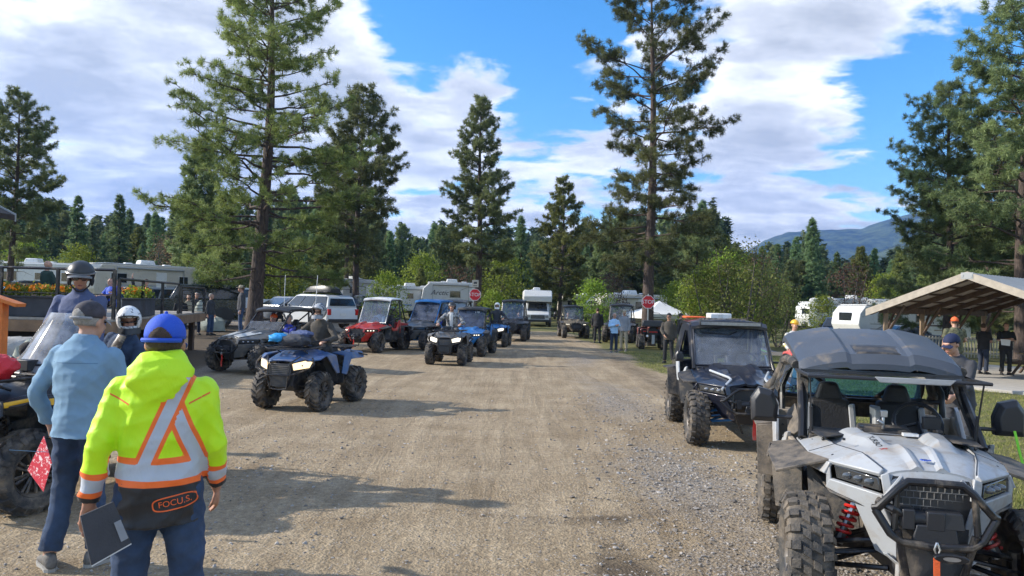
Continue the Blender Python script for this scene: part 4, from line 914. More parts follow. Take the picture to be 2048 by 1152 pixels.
L_pineb = leaf_mat('yellow_green_pine_needles', (.065, .095, .028), (.29, .32, .10), .40)  # paler, yellower needle colour for the olive and pale green pines
L_fir = leaf_mat('fir_needles', (.050, .085, .042), (.22, .29, .13), .40)
L_leaf = leaf_mat('spring_leaves', (.080, .14, .015), (.32, .38, .05), .42)
L_aut = leaf_mat('dull_reddish_leaves', (.07, .040, .030), (.20, .12, .07), .35)
L_olive = leaf_mat('olive_leaves', (.07, .10, .025), (.31, .33, .09), .42)
B_pine = bark_mat('pine_bark', (.030, .022, .019), (.13, .095, .078))
B_grey = bark_mat('grey_bark', (.05, .045, .04), (.18, .16, .14))
def fast_mesh(name, V_, nper, mat, tint=None):
    n = len(V_); nf = n//nper; me = bpy.data.meshes.new(name); me.vertices.add(n); me.vertices.foreach_set('co', V_.astype('f').ravel())
    me.loops.add(n); me.loops.foreach_set('vertex_index', np.arange(n, dtype='i')); me.polygons.add(nf)
    me.polygons.foreach_set('loop_start', np.arange(0, n, nper, dtype='i')); me.polygons.foreach_set('loop_total', np.full(nf, nper, 'i'))
    me.materials.append(mat)
    if tint is not None:
        a = me.attributes.new('tint', 'FLOAT', 'POINT'); a.data.foreach_set('value', np.repeat(tint, nper).astype('f'))
    me.update(calc_edges=True); return me
def blades(cent, dirs, K, ln, wd, spread, rng, tint0):
    # needle bursts: K thin triangles around each centre, biased along dirs
    n = len(cent); d = rng.normal(size=(n, K, 3)); d /= np.linalg.norm(d, axis=2, keepdims=True); d = d*spread+dirs[:, None, :]; d /= np.linalg.norm(d, axis=2, keepdims=True)
    l = (ln*(.6+.5*rng.random((n, K))))[:, :, None]; s = np.cross(d, rng.normal(size=(n, K, 3))); s /= np.linalg.norm(s, axis=2, keepdims=True)
    b = cent[:, None, :]+rng.normal(size=(n, K, 3))*ln*.18; w = wd*(.7+.6*rng.random((n, K, 1)))
    v = np.stack([b-s*w, b+s*w, b+d*l+s*w*.25], axis=2).reshape(-1, 3)
    t = np.clip(tint0[:, None]+rng.normal(size=(n, K))*.12, 0, 1).reshape(-1); return v, t
def leaves(cent, K, rad_, sz, rng, tint0):
    n = len(cent); p = cent[:, None, :]+rng.normal(size=(n, K, 3))*rad_; d = rng.normal(size=(n, K, 3)); d /= np.linalg.norm(d, axis=2, keepdims=True)
    s = np.cross(d, rng.normal(size=(n, K, 3))); s /= np.linalg.norm(s, axis=2, keepdims=True); z = sz*(.6+.8*rng.random((n, K, 1)))
    v = np.stack([p-d*z, p+s*z*.6, p+d*z, p-s*z*.6], axis=2).reshape(-1, 3)
    t = np.clip(tint0[:, None]+rng.normal(size=(n, K))*.15, 0, 1).reshape(-1); return v, t
def conifer(seed, h, cb, R, prof, nb=90, twigs=7, tuft=3, K=22, ln=.26, wd=.014, r0=.26, leaf=None, bark=None, up=(.5, -.1), lean=(0, 0), fir=False, gaps=.25, side=None, dead=10):
    """returns (trunk mesh, crown mesh). prof: list of (t, radius factor) up the crown"""
    rng = np.random.default_rng(seed); rr = random.Random(seed); m = MB(); leaf = leaf or L_pine; bark = bark or B_pine
    ax = lambda z: Vector((lean[0]*z/h+.10*math.sin(z*.35+seed), lean[1]*z/h+.10*math.cos(z*.3+seed*2), z))-Vector((.10*math.sin(seed), .10*math.cos(seed*2), 0))
    rz_ = lambda z: r0*max(.05, (1-z/h))**.75*(1+.35*math.exp(-z*1.6))
    zs = [h*i/16 for i in range(17)]; m.tube([ax(z) for z in zs], [rz_(z) for z in zs], 12)
    C = []; D = []; T = []
    def pr(t):
        for (a, ra), (b, rb) in zip(prof, prof[1:]):
            if t <= b: return ra+(rb-ra)*(t-a)/max(1e-6, b-a)
        return prof[-1][1]
    for i in range(nb):
        t = ((i+.5)/nb)**.92; t = min(.995, max(0, t+rr.uniform(-.02, .02))); z = cb+(h-cb)*t; az = i*2.399+rr.uniform(-.5, .5)
        L_ = R*pr(t)*rr.uniform(.62, 1.12)
        if side: L_ *= 1+side[1]*math.cos(az-side[0])
        if rr.random() < gaps*.5: L_ *= .45
        el = up[1]+(up[0]-up[1])*t+rr.uniform(-.15, .15); o = ax(z); hd = Vector((math.cos(az), math.sin(az), 0))
        pts = []; ns = 6
        droop = (.25 if fir else .12)*(1-t)
        for k in range(ns+1):
            f = k/ns; pts.append(o+hd*(L_*f)+Vector((0, 0, L_*(math.sin(el)*f-droop*f*f*1.0+(.22*f*f*f if not fir else .05*f*f))))+Vector((rr.uniform(-1, 1), rr.uniform(-1, 1), rr.uniform(-.6, .6)))*.11*L_*f)
        br = max(.010, min(rz_(z)*.36, .012+.012*L_)); m.tube(pts, [br*(1-.8*k/ns) for k in range(ns+1)], 5, cap=False)
        tb = rr.uniform(.25, .75)
        nt_ = max(3, int(twigs*L_/R*1.3)+2)
        for q in range(nt_):
            f = .38+.62*(q+rr.random())/nt_ if not fir else .10+.9*(q+rr.random())/nt_
            f = min(f, .999); k = int(f*ns); p = pts[k].lerp(pts[k+1], f*ns-k); sd = 1 if q % 2 else -1
            tl = L_*(.38 if not fir else .30)*(1.15-f)*rr.uniform(.5, 1.2)+.10
            pd = Vector((-hd.y*sd, hd.x*sd, 0))*rr.uniform(.5, 1.1)+hd*rr.uniform(.4, .9)+Vector((0, 0, rr.uniform(-.4, .75) if not fir else rr.uniform(-.35, .1))); pd.normalize()
            e = p+pd*tl
            if not fir and tl > .3: m.tube([p, e], [br*.35, .006], 4, cap=False)
            ntf = max(1, int(tuft*(.5+tl)))
            for g in range(ntf):
                c = p.lerp(e, .35+.65*(g+1)/ntf)+Vector((rr.uniform(-1, 1), rr.uniform(-1, 1), rr.uniform(-1, 1)))*(.13 if not fir else .06)
                C.append(c); D.append((pd+Vector((0, 0, .35 if not fir else -.1)))*(.55 if not fir else 1.0)); T.append(tb+rr.uniform(-.2, .2)+.15*(c-o).length/max(.3, L_)-.1)
        C.append(pts[-1]); D.append((pts[-1]-pts[-2]).normalized()*.8); T.append(tb+.1)
    for i in range(dead):
        z = cb*(.35+.65*i/max(1, dead)); az = rr.uniform(0, 6.3); o = ax(z); l = rr.uniform(.4, 1.6); m.tube([o, o+Vector((math.cos(az)*l*.6, math.sin(az)*l*.6, -.02*l)), o+Vector((math.cos(az)*l, math.sin(az)*l, -.2*l))], [.025, .014, .005], 5, cap=False)
    C.append(ax(h)); D.append(Vector((0, 0, 1))); T.append(.5)
    C = np.array([tuple(c) for c in C]); D = np.array([tuple(c) for c in D]); v, t = blades(C, D, K, ln, wd, 1.0 if not fir else .7, rng, np.array(T))
    o = m.build('trunk', bark, smooth=60, fix=False); tm = o.data; bpy.data.objects.remove(o)
    return tm, fast_mesh('crown', v, 3, leaf, t)
def broadleaf(seed, h, R, cb, leaf, K=26, nclump=150, sz=.06, cr=.30, bark=None, shape=1.0, stems=1, thin=0):
    rng = np.random.default_rng(seed); rr = random.Random(seed); m = MB(); C = []; T = []
    for s in range(stems):
        a0 = rr.uniform(0, 6.3); off = Vector((math.cos(a0), math.sin(a0), 0))*(.25*R if stems > 1 else 0); top = off*2.6+Vector((rr.uniform(-.1, .1)*h, rr.uniform(-.1, .1)*h, h*rr.uniform(.85, 1)))
        m.tube([off*.2, off+Vector((0, 0, cb)), top.lerp(off, .3), top], [.035*h*.4, .03*h*.4, .015*h*.4, .008], 8)
        nn = nclump//stems
        for i in range(nn):
            t = rr.random()**.8; z = cb+(h-cb)*t; r_ = R*(math.sin(math.pi*(.12+.85*t)**.9)**.7)*shape; az = rr.uniform(0, 6.3); q = rr.uniform(.35, 1)**.6*rr.uniform(.75, 1.08)*(1+.22*math.sin(3*az+seed+z*2)+.15*math.sin(5*az+z*4))
            p = Vector((math.cos(az)*r_*q, math.sin(az)*r_*q, z))+off
            b = off.lerp(top, min(1, max(0, (z-cb)/(h-cb)*.8))); b.z = max(cb*.7, z-r_*q*.5)
            if i % 3 == 0: m.tube([b, b.lerp(p, .5)+Vector((0, 0, -.05)), p], [.012*h*.35, .010, .004], 4, cap=False)
            C.append(tuple(p)); T.append(rr.uniform(.15, .85))
    C = np.array(C); v, t = leaves(C, K, cr*.6, sz, rng, np.array(T))
    o = m.build('trunk', bark or B_grey, smooth=60, fix=False); tm = o.data; bpy.data.objects.remove(o); return tm, fast_mesh('crown', v, 4, leaf, t)
def put_tree(ms, label, cat, loc, rz=0, sc=1, group=None, name='pine_tree'):
    r = thing(name, label, cat, loc, rz, group); r.scale = sc if hasattr(sc, '__len__') else (sc, sc, sc)
    for nm, me in zip(('trunk', 'crown'), ms): o = bpy.data.objects.new(nm, me); COL.objects.link(o); o.parent = r
    return r
def tree_at(ms, px, D, label, cat='pine tree', **kw):
    p = at(px, 600, D); return put_tree(ms, label, cat, (p.x, D, gh(p.x, D)-.05), **kw)
# ---------------------------------------------------------------- parked road vehicles & campers
M_rvw = pm('camper_white', (.66, .67, .66), .4, var=.04, coat=.2, dust=.12)
M_rvb = pm('camper_beige', (.52, .48, .40), .45, var=.05, dust=.12)
M_rvg = pm('camper_grey', (.33, .34, .34), .45, var=.05, dust=.12)
M_tan2 = pm('camper_stripe', (.30, .24, .17), .5)
M_dkstr = pm('dark_stripe', (.06, .065, .075), .45)
M_alu = pm('aluminium_trim', (.5, .5, .5), .35, metal=.8)
M_suvw = pm('pearl_white_paint', (.62, .65, .68), .25, coat=.8, var=.03)
M_suvg = pm('dark_green_paint', (.02, .03, .028), .25, coat=.8, dust=.15)
M_suvs = pm('silver_car_paint', (.35, .36, .38), .28, metal=.5, coat=.8, var=.03)
M_suvb = pm('dark_blue_car_paint', (.02, .04, .09), .25, coat=.8)
M_suvk = pm('black_car_paint', (.015, .016, .018), .22, coat=.8)
def camper(label, loc, rz, L=7.5, H=2.35, W=2.45, base=.75, kind='trailer', wall=None, stripes=(), ac=True, text=None, group='campers parked in the campground', win=3, name='camper'):
    # length along local X; front end at -X
    wall = wall or M_rvw; r = thing(name, label, 'camper', loc, rz, group); t = base+H
    if kind == 'fifth': pr = [(-L/2, base+1.15), (-L/2+.15, t-.55), (-L/2+.7, t), (L/2-.1, t), (L/2, t-.15), (L/2, base), (-L/2+2.3, base), (-L/2+2.1, base+.85)]
    elif kind == 'classc': pr = [(-L/2+.1, t-.95), (-L/2+.05, t-.5), (-L/2+.5, t), (L/2-.1, t), (L/2, t-.15), (L/2, base-.2), (-L/2+1.6, base-.2), (-L/2+1.6, t-1.0)]
    else: pr = [(-L/2+.35, base), (-L/2, base+.7), (-L/2+.1, t-.5), (-L/2+.5, t-.03), (L/2-.2, t), (L/2, t-.2), (L/2, base)]
    m = MB(); m.prism(pr, -W/2, W/2, 'Y'); m.build('body', wall, r, bevel=.06, bseg=3)
    m = MB(); m.prism([(-L/2+.6, t-.005), (L/2-.2, t-.005), (L/2-.2, t+.05), (-L/2+.6, t+.05)], -W/2+.06, W/2-.06, 'Y')
    for x in (-.1*L, .28*L): m.box((x, .3, t+.10), (.5, .4, .12), tp=.8)
    m.build('roof', M_rvw, r, bevel=.02)
    if ac: m = MB(); m.box((.05*L, 0, t+.20), (1.0, .7, .30), tp=.85); m.build('air_conditioner', M_rvw, r, bevel=.06, bseg=3)
    rr = random.Random(label); y0 = -W/2
    for sy in (-1, 1):
        m = MB(); q = sy*(W/2+.012)
        xs = [-.28*L+i*(.62*L/max(1, win-1)) for i in range(win)] if win > 1 else [0.1*L]
        for i, x in enumerate(xs):
            ww, hh = (.9, .55) if i % 2 == 0 else (.55, .45); o_ = MB(); o_.box((x, sy*(W/2+.010), base+H*.62), (ww+.08, .03, hh+.08)); f = o_.build('window', M_alu, r, bevel=.02)
            o_ = MB(); o_.box((x, sy*(W/2+.022), base+H*.62), (ww, .02, hh)); o_.build('pane', M_winblk, f)
        for k, (z, hgt, mt) in enumerate(stripes):
            m = MB(); m.box((.25 if kind != 'trailer' else .1, sy*(W/2+.004), base+z), (L*.82 if kind != 'fifth' or z > 1 else L*.62, .014, hgt)); m.build('stripe', mt, r)
        m = MB(); m.box((.12*L, sy*(W/2+.006), base+.95), (.66, .018, 1.75)); d = m.build('door', M_rvw if sy < 0 else wall, r, bevel=.02)
        m = MB(); m.box((.12*L+.24, sy*(W/2+.024), base+.9), (.05, .03, .12)); m.build('handle', M_blk2, d)
    o_ = MB(); 
    for sx in (-1, 1):
        if kind == 'classc' and sx < 0: continue
        zz = base+H*.62; o_ = MB(); o_.box((sx*(L/2-(.02 if sx > 0 else .06)), 0, zz), (.06, 1.1, .5)); o_.build('window', M_winblk, r, bevel=.02)
    m = MB(); m.box((.2 if kind == 'fifth' else 0, 0, base-.10), (L*.62, W*.7, .22)); m.build('undercarriage', M_blk, r)
    if kind == 'trailer': m = MB(); m.tube([(-L/2+.4, -.5, base-.1), (-L/2-.9, 0, base-.15), (-L/2+.4, .5, base-.1)], .05, 6); m.tube([(-L/2-.8, 0, 0), (-L/2-.8, 0, base)], .04, 6); m.ell((-L/2-.35, 0, base+.15), (.2, .3, .28), 12, 8); m.build('hitch', M_blk2, r)
    if kind == 'fifth': m = MB(); m.tube([(-L/2+.9, 0, base+.5), (-L/2+.9, 0, base+1.0)], .1, 8); m.tube([(-L/2+1.7, .9, 0), (-L/2+1.7, .9, base+1)], .05, 6); m.tube([(-L/2+1.7, -.9, 0), (-L/2+1.7, -.9, base+1)], .05, 6); m.build('landing_gear', M_blk2, r)
    if kind == 'classc':
        m = MB(); fx = -L/2-.75
        m.prism([(fx, .55), (fx-.02, 1.05), (fx+.12, 1.18), (fx+.85, 1.30), (fx+1.45, 2.02), (-L/2+1.7, 2.05), (-L/2+1.7, .5)], -.98, .98, 'Y'); c = m.build('cab', M_rvw, r, bevel=.06, bseg=3)
        m = MB(); m.panel([(fx+.88, -.86, 1.36), (fx+.88, .86, 1.36), (fx+1.40, .78, 2.0), (fx+1.40, -.78, 2.0)], .03); m.build('windscreen', M_winblk, c)
        m = MB(); m.box((fx-.01, 0, .85), (.06, 1.2, .32)); 
        for k in range(4): m.box((fx-.04, 0, .74+k*.07), (.03, 1.15, .02))
        m.build('grille', M_grey, c)
        m = MB(); m.box((fx-.05, 0, .52), (.16, 1.95, .2)); m.build('bumper', M_blk2, c, bevel=.03)
        for s in (-1, 1):
            m = MB(); m.box((fx-.0, s*.78, .9), (.06, .28, .22)); m.build('headlight', M_lensc, c, bevel=.02)
            m = MB(); m.box((fx+1.0, s*1.22, 1.5), (.1, .2, .32)); m.tube([(fx+1.1, s*.98, 1.4), (fx+1.0, s*1.2, 1.45)], .02, 6); m.build('side_mirror', M_blk2, c, bevel=.02)
            m = MB(); m.panel([(fx+1.05, s*.99, 1.42), (-L/2+1.5, s*.99, 1.42), (-L/2+1.5, s*.95, 1.95), (fx+1.5, s*.95, 1.95)], .02); m.build('side_window', M_winblk, c)
    def wh(x, y):
        o = wheel(r, 0, 0, .38, .22, 'road', 'steel'); o.location = (x, y, .38); o.rotation_euler = (0, 0, math.pi/2 if y > 0 else -math.pi/2)
    for x in ((.14*L, .14*L+.85) if kind != 'classc' else (-L/2+.25, .22*L)):
        for s in (-1, 1): wh(x, s*(W/2-.16))
    m = MB(); m.tube([(-.30*L, -W/2-.06, t-.22), (.34*L, -W/2-.06, t-.22)], .06, 10); m.tube([(-.30*L, -W/2-.05, t-.22), (-.30*L, -W/2-.04, base+.3)], .02, 6); m.tube([(.34*L, -W/2-.05, t-.22), (.34*L, -W/2-.04, base+.3)], .02, 6); m.build('awning', M_rvg, r)
    if text:
        for sy in (-1, 1):
            t_ = text_mb(text, .62, .004, shear=.35); t_.xf(frame((-.18*L if kind == 'fifth' else 0, sy*(W/2+.016), base+H*.62+.10), (-sy*-1, 0, 0) if False else ((1, 0, 0) if sy < 0 else (-1, 0, 0)), (0, 0, 1))); t_.build('lettering', M_dkstr, r, smooth=0)
    return r
def car(label, loc, rz, kind='suv', paint=None, group='cars parked in the campground', box=False, rack=False, name='parked_car'):
    # length along Y, front at -Y
    paint = paint or M_suvw; r = thing(name, label, 'car', loc, rz, group)
    S = {'suv': dict(L=4.8, W=1.9, zb=.30, zh=1.02, pr=[(-2.4, .45), (-2.38, .82), (-2.2, .95), (-1.15, 1.08), (2.3, 1.10), (2.4, .9), (2.4, .45), (2.2, .30), (-2.2, .30)], gl=[(-1.2, 1.06), (-.45, 1.66), (-.1, 1.72), (1.9, 1.70), (2.2, 1.60), (2.34, 1.08)], R=.37),
         'jeep': dict(L=4.4, W=1.9, zb=.5, zh=1.2, pr=[(-2.2, .6), (-2.18, 1.18), (-1.0, 1.26), (2.1, 1.26), (2.15, .6), (1.9, .5), (-2.0, .5)], gl=[(-.95, 1.25), (-.65, 1.85), (-.5, 1.90), (2.0, 1.90), (2.1, 1.82), (2.12, 1.25)], R=.42),
         'pickup': dict(L=5.6, W=2.0, zb=.5, zh=1.2, pr=[(-2.8, .6), (-2.78, 1.1), (-2.6, 1.2), (-1.3, 1.28), (.9, 1.28), (.92, 1.25), (2.7, 1.25), (2.78, 1.2), (2.78, .6), (2.5, .5), (-2.6, .5)], gl=[(-1.35, 1.27), (-.65, 1.84), (-.4, 1.90), (.7, 1.88), (.95, 1.27)], R=.42),
         'sedan': dict(L=4.6, W=1.8, zb=.25, zh=.9, pr=[(-2.3, .4), (-2.28, .68), (-2.1, .78), (-1.1, .92), (1.5, .95), (2.2, .92), (2.3, .8), (2.3, .4), (2.1, .27), (-2.1, .27)], gl=[(-1.15, .91), (-.35, 1.40), (0, 1.45), (.9, 1.42), (1.7, .94)], R=.33)}[kind]
    W = S['W']; L = S['L']; R = S['R']; m = MB(); pr = S['pr']; rings = []
    for x, k in ((-W/2, .97), (-W/2+.06, 1), (W/2-.06, 1), (W/2, .97)): rings.append([(x, y*k, z) for y, z in pr])
    m.loft(rings); b = m.build('body', paint, r, bevel=.04, bseg=2)
    ax = (-L*.30, L*.29)
    for y in ax:
        for s in (-1, 1):
            m = MB(); m.prism([(y+(R+.07)*math.cos(a), R+(R+.07)*math.sin(a)) for a in [math.pi*i/10-.15 for i in range(11)]]+[(y-(R+.07), R-.1)], s*(W/2-.24), s*(W/2+.012)); m.build('wheel_arch', M_blk2, r)
            wheel(r, s*(W/2-.10), y, R, .22, 'road', 'five', rim=M_rimg)
    gl = S['gl']; m = MB(); m.loft([[(-W/2+.06, y, z) if z < gl[0][1]+.08 else (-W/2+.20, y, z) for y, z in gl], [(W/2-.06, y, z) if z < gl[0][1]+.08 else (W/2-.20, y, z) for y, z in gl]]); m.build('cabin', paint, r, bevel=.03)
    def q(y, z, s): t = (z-gl[0][1])/(gl[2][1]-gl[0][1]); return (s*(W/2-.06-.14*t+.008), y, z)
    z0, z1 = gl[0][1]+.05, gl[2][1]-.10; yf0, yf1 = gl[0][0]+.10, gl[1][0]+.05; yb0, yb1 = gl[-1][0]-.12, (gl[-2][0] if kind != 'sedan' else gl[-2][0])-.08
    nW = 2 if kind in ('pickup', 'sedan', 'jeep') else 3
    for s in (-1, 1):
        for i in range(nW):
            a, c = i/nW+.012, (i+1)/nW-.012; m = MB(); m.panel([q(yf0+(yb0-yf0)*a, z0, s), q(yf0+(yb0-yf0)*c, z0, s), q(yf1+(yb1-yf1)*c, z1, s), q(yf1+(yb1-yf1)*a, z1, s)], .02); m.build('side_window', M_winblk, r)
    m = MB(); m.panel([(-W/2+.14, gl[0][0]-.0, z0), (W/2-.14, gl[0][0], z0), (W/2-.26, gl[1][0]-.02, gl[1][1]-.04), (-W/2+.26, gl[1][0]-.02, gl[1][1]-.04)], .05); m.build('windscreen', M_winblk, r)
    yb = gl[-1][0]; m = MB(); m.panel([(-W/2+.16, yb+.0, z0+.06), (W/2-.16, yb+.0, z0+.06), (W/2-.28, gl[-2][0]+.03, gl[-2][1]-.08), (-W/2+.28, gl[-2][0]+.03, gl[-2][1]-.08)], .05); m.build('rear_window', M_winblk, r)
    for s in (-1, 1):
        m = MB(); m.box((s*(W/2-.2), -L/2+.03, S['zh']-.18), (.30, .12, .14)); m.build('headlight', M_lensc, r, bevel=.02)
        m = MB(); m.box((s*(W/2-.12), L/2-.03, S['zh']-.15), (.18, .12, .30)); m.build('tail_light', M_redlens, r, bevel=.02)
        m = MB(); m.box((s*(W/2+.08), gl[0][0]+.25, gl[0][1]+.08), (.18, .10, .14)); m.build('side_mirror', M_blk2, r, bevel=.02)
        for i in range(2): m = MB(); m.box((s*(W/2+.01), -.1+i*.95, S['zh']-.12), (.03, .16, .03)); m.build('door_handle', paint, r)
    m = MB(); m.box((0, -L/2+.0, S['zh']-.28), (W*.5, .08, .2)); m.build('grille', M_blk2, r)
    for e_ in (-1, 1): m = MB(); m.box((0, e_*(L/2-.02), S['zb']+.14), (W*.96, .16, .18)); m.build('bumper', M_blk2, r, bevel=.03)
    m = MB(); m.box((0, L/2+.005, S['zh']-.28), (.36, .02, .14)); m.build('number_plate', M_rvw, r)
    top = gl[2][1]
    if rack or box:
        m = MB()
        for y in (0.1, 1.2): m.tube([(-W/2+.22, y, top+.02), (-W/2+.25, y, top+.10), (W/2-.25, y, top+.10), (W/2-.22, y, top+.02)], .018, 6)
        m.build('roof_rack', M_blk2, r)
    if box:
        m = MB(); m.loft([[(x*w, y, top+.12+z*hh) for x, z in ((-1, 0), (-1.02, .4), (-.8, .95), (0, 1.05), (.8, .95), (1.02, .4), (1, 0))] for y, w, hh in ((-.5, .12, .05), (-.35, .28, .16), (.1, .38, .30), (1.1, .40, .34), (1.6, .36, .30), (1.75, .30, .18))]); bx = thing('roof_box', 'black streamlined roof box on the white estate car', 'roof box', loc, rz); m.build('shell', M_blk2, bx, smooth=40)
        m = MB(); m.box((0, .6, top+.13), (.78, 2.0, .02)); m.build('seam', M_grey, bx)
    return r
def stop_sign(px, py, D, label, board=False, post=True):
    p = at(px, py, D); r = thing('stop_sign', label, 'stop sign', (p.x, D, gh(p.x, D)), rz=.03*(1 if px > 1100 else -1), group='stop signs beside the camp road'); z = p.z-gh(p.x, D)
    R = .345; oc = lambda k: [(k*math.cos(math.pi/8+i*math.pi/4), z+k*math.sin(math.pi/8+i*math.pi/4)) for i in range(8)]
    m = MB(); m.prism(oc(R), 0, .006, 'Y'); pl = m.build('sign_plate', M_textw, r); m = MB(); m.prism(oc(R*.93), -.004, -.001, 'Y'); m.build('red_face', pm('sign_red', (.62, .012, .02), .45, var=.05), pl)
    t = text_mb('STOP', .27, .001); t.xf(frame((0, -.007, z-.0), (1, 0, 0), (0, 0, 1))); t.build('lettering', M_textw, pl, smooth=0)
    m = MB(); m.box((0, .035, z*.5+.2), (.055, .05, z+.4+(.3 if board else 0))); m.build('post', M_alu if not board else pm('weathered_post', (.18, .15, .12), .9), r)
    if board:
        m = MB(); m.box((0, 0, z+.62), (.36, .01, .40)); b = m.build('small_board', M_rvb, r); m = MB(); m.box((0, -.008, z+.66), (.18, .004, .12)); m.box((0, -.008, z+.50), (.22, .004, .04)); m.build('marking', M_dkstr, b)
    return r
M_wood = pm('weathered_timber', (.24, .17, .11), .85, var=.3, vs=5, bump=.5, bs=30)
M_woodd = pm('dark_stained_timber', (.10, .065, .045), .8, var=.3, vs=5, bump=.4, bs=30)
M_woodl = pm('pale_fascia_timber', (.40, .35, .285), .8, var=.15, vs=6, bump=.3, bs=40)
M_orw = pm('orange_stained_timber', (.62, .17, .03), .6, var=.15, vs=8, bump=.3, bs=40)
M_metroof = pm('galvanised_roofing', (.50, .52, .54), .35, metal=.6, var=.08)
M_under = pm('roof_underside', (.30, .26, .22), .8, var=.15)
M_conc = pm('concrete', (.42, .39, .34), .85, var=.12, vs=4, bump=.3, bs=60)
def boulder(label, loc, s, seed, mat):
    rr = random.Random(seed); m = MB(); m.ell((0, 0, 0), (1, 1, 1), 20, 14)
    from mathutils import noise as mn
    out = []
    for p in m.v:
        q = Vector(p); n_ = mn.noise(q*1.3+Vector((seed*3.1, 0, 0)))*.35+mn.noise(q*3.1+Vector((seed, 5, 0)))*.14; q = q*(1+n_); out.append((q.x*s[0], q.y*s[1], max(-.15, q.z)*s[2]))
    m.v = out; o = m.build('boulder', mat, smooth=40); o.location = loc; return tag(o, label, 'boulder', 'boulders beside the deck')
M_rock = pm('grey_rock', (.30, .29, .27), .85, var=.35, vs=4, bump=.8, bs=12)
M_rockl = pm('mossy_rock', (.30, .32, .27), .85, var=.25, vs=3, bump=.8, bs=12)
# ---------------------------------------------------------------- world, sun, haze
SUN_EL = 27; SUN_DIR = Vector((-math.cos(rad(SUN_EL))*.99, math.cos(rad(SUN_EL))*.08, math.sin(rad(SUN_EL)))).normalized()
sun_d = bpy.data.lights.new('sun', 'SUN'); sun_d.energy = 2.5; sun_d.angle = rad(.8); sun_d.color = (1, .93, .82)
sun = bpy.data.objects.new('sun', sun_d); COL.objects.link(sun); sun.rotation_euler = (-SUN_DIR).to_track_quat('-Z', 'Y').to_euler()
w = bpy.data.worlds.new('World'); scene.world = w; w.use_nodes = True; nt = w.node_tree; L = nt.links; bg = nt.nodes['Background']; wo = nt.nodes['World Output']
sk = nt.nodes.new('ShaderNodeTexSky'); sk.sky_type = 'NISHITA'; sk.sun_disc = False; sk.sun_elevation = rad(SUN_EL); sk.sun_rotation = math.atan2(SUN_DIR.x, SUN_DIR.y); sk.air_density = 1.0; sk.dust_density = .3; sk.ozone_density = 2.5
hs = N(nt, 'ShaderNodeHueSaturation'); hs.inputs['Saturation'].default_value = 1.35; L.new(sk.outputs[0], hs.inputs['Color'])
L.new(hs.outputs[0], bg.inputs['Color']); bg.inputs['Strength'].default_value = .088
tc = N(nt, 'ShaderNodeTexCoord').outputs['Generated']
nv = N(nt, 'ShaderNodeVectorMath', operation='NORMALIZE'); L.new(tc, nv.inputs[0]); sx = N(nt, 'ShaderNodeSeparateXYZ'); L.new(nv.outputs[0], sx.inputs[0])
den = math_(nt, 'ADD', math_(nt, 'MAXIMUM', sx.outputs['Z'], 0.0), .16)
cx = math_(nt, 'DIVIDE', sx.outputs['X'], den); cy = math_(nt, 'DIVIDE', sx.outputs['Y'], den)
cb = N(nt, 'ShaderNodeCombineXYZ'); L.new(cx, cb.inputs[0]); L.new(cy, cb.inputs[1]); cb.inputs[2].default_value = 3.7
mp = N(nt, 'ShaderNodeMapping'); mp.inputs['Scale'].default_value = (1.0, 1.25, 1); mp.inputs['Location'].default_value = (2.3, .4, 0); mp.inputs['Rotation'].default_value = (0, 0, .12); L.new(cb.outputs[0], mp.inputs[0])
n_big = noise(nt, .8, 3, .5, mp.outputs[0], .2); n_det = noise(nt, 4.2, 12, .56, mp.outputs[0], .25)
cov = math_(nt, 'ADD', math_(nt, 'MULTIPLY', n_big, .32), math_(nt, 'MULTIPLY', n_det, .86))
def blob(px, py, r, amt):
    global cov
    d = ray(px, py).normalized(); dt = N(nt, 'ShaderNodeVectorMath', operation='DOT_PRODUCT'); L.new(nv.outputs[0], dt.inputs[0]); dt.inputs[1].default_value = tuple(d)
    mr = N(nt, 'ShaderNodeMapRange', interpolation_type='SMOOTHSTEP'); mr.inputs['From Min'].default_value = math.cos(math.atan(r/FPX)); mr.inputs['From Max'].default_value = 1.0; mr.inputs['To Max'].default_value = amt
    L.new(dt.outputs['Value'], mr.inputs['Value']); cov = math_(nt, 'ADD', cov, mr.outputs[0])
for b in SKYBLOBS: blob(*b)
cm = N(nt, 'ShaderNodeMapRange', interpolation_type='SMOOTHSTEP'); cm.inputs['From Min'].default_value = .535; cm.inputs['From Max'].default_value = .68; L.new(cov, cm.inputs['Value'])
# light and dark cloud bodies: thicker cloud is greyer underneath
n_sh = noise(nt, 2.4, 8, .58, mp.outputs[0], .25)
thick = math_(nt, 'ADD', math_(nt, 'MULTIPLY', cov, .55), math_(nt, 'MULTIPLY', n_sh, .75))
r = N(nt, 'ShaderNodeValToRGB'); L.new(thick, r.inputs['Fac']); e = r.color_ramp.elements
e[0].position = .60; e[0].color = (1, 1, 1, 1); e[1].position = .93; e[1].color = (.40, .43, .47, 1); q = e.new(.70); q.color = (.82, .84, .87, 1); q = e.new(.80); q.color = (.57, .60, .645, 1)
bc = N(nt, 'ShaderNodeBackground'); L.new(r.outputs[0], bc.inputs[0]); bc.inputs[1].default_value = .53
mxs = N(nt, 'ShaderNodeMixShader'); L.new(cm.outputs[0], mxs.inputs[0]); L.new(bg.outputs[0], mxs.inputs[1]); L.new(bc.outputs[0], mxs.inputs[2]); L.new(mxs.outputs[0], wo.inputs['Surface'])
scene.view_settings.view_transform = 'Standard'; scene.view_settings.look = 'None'; scene.view_settings.exposure = EXPO; scene.view_settings.gamma = 1
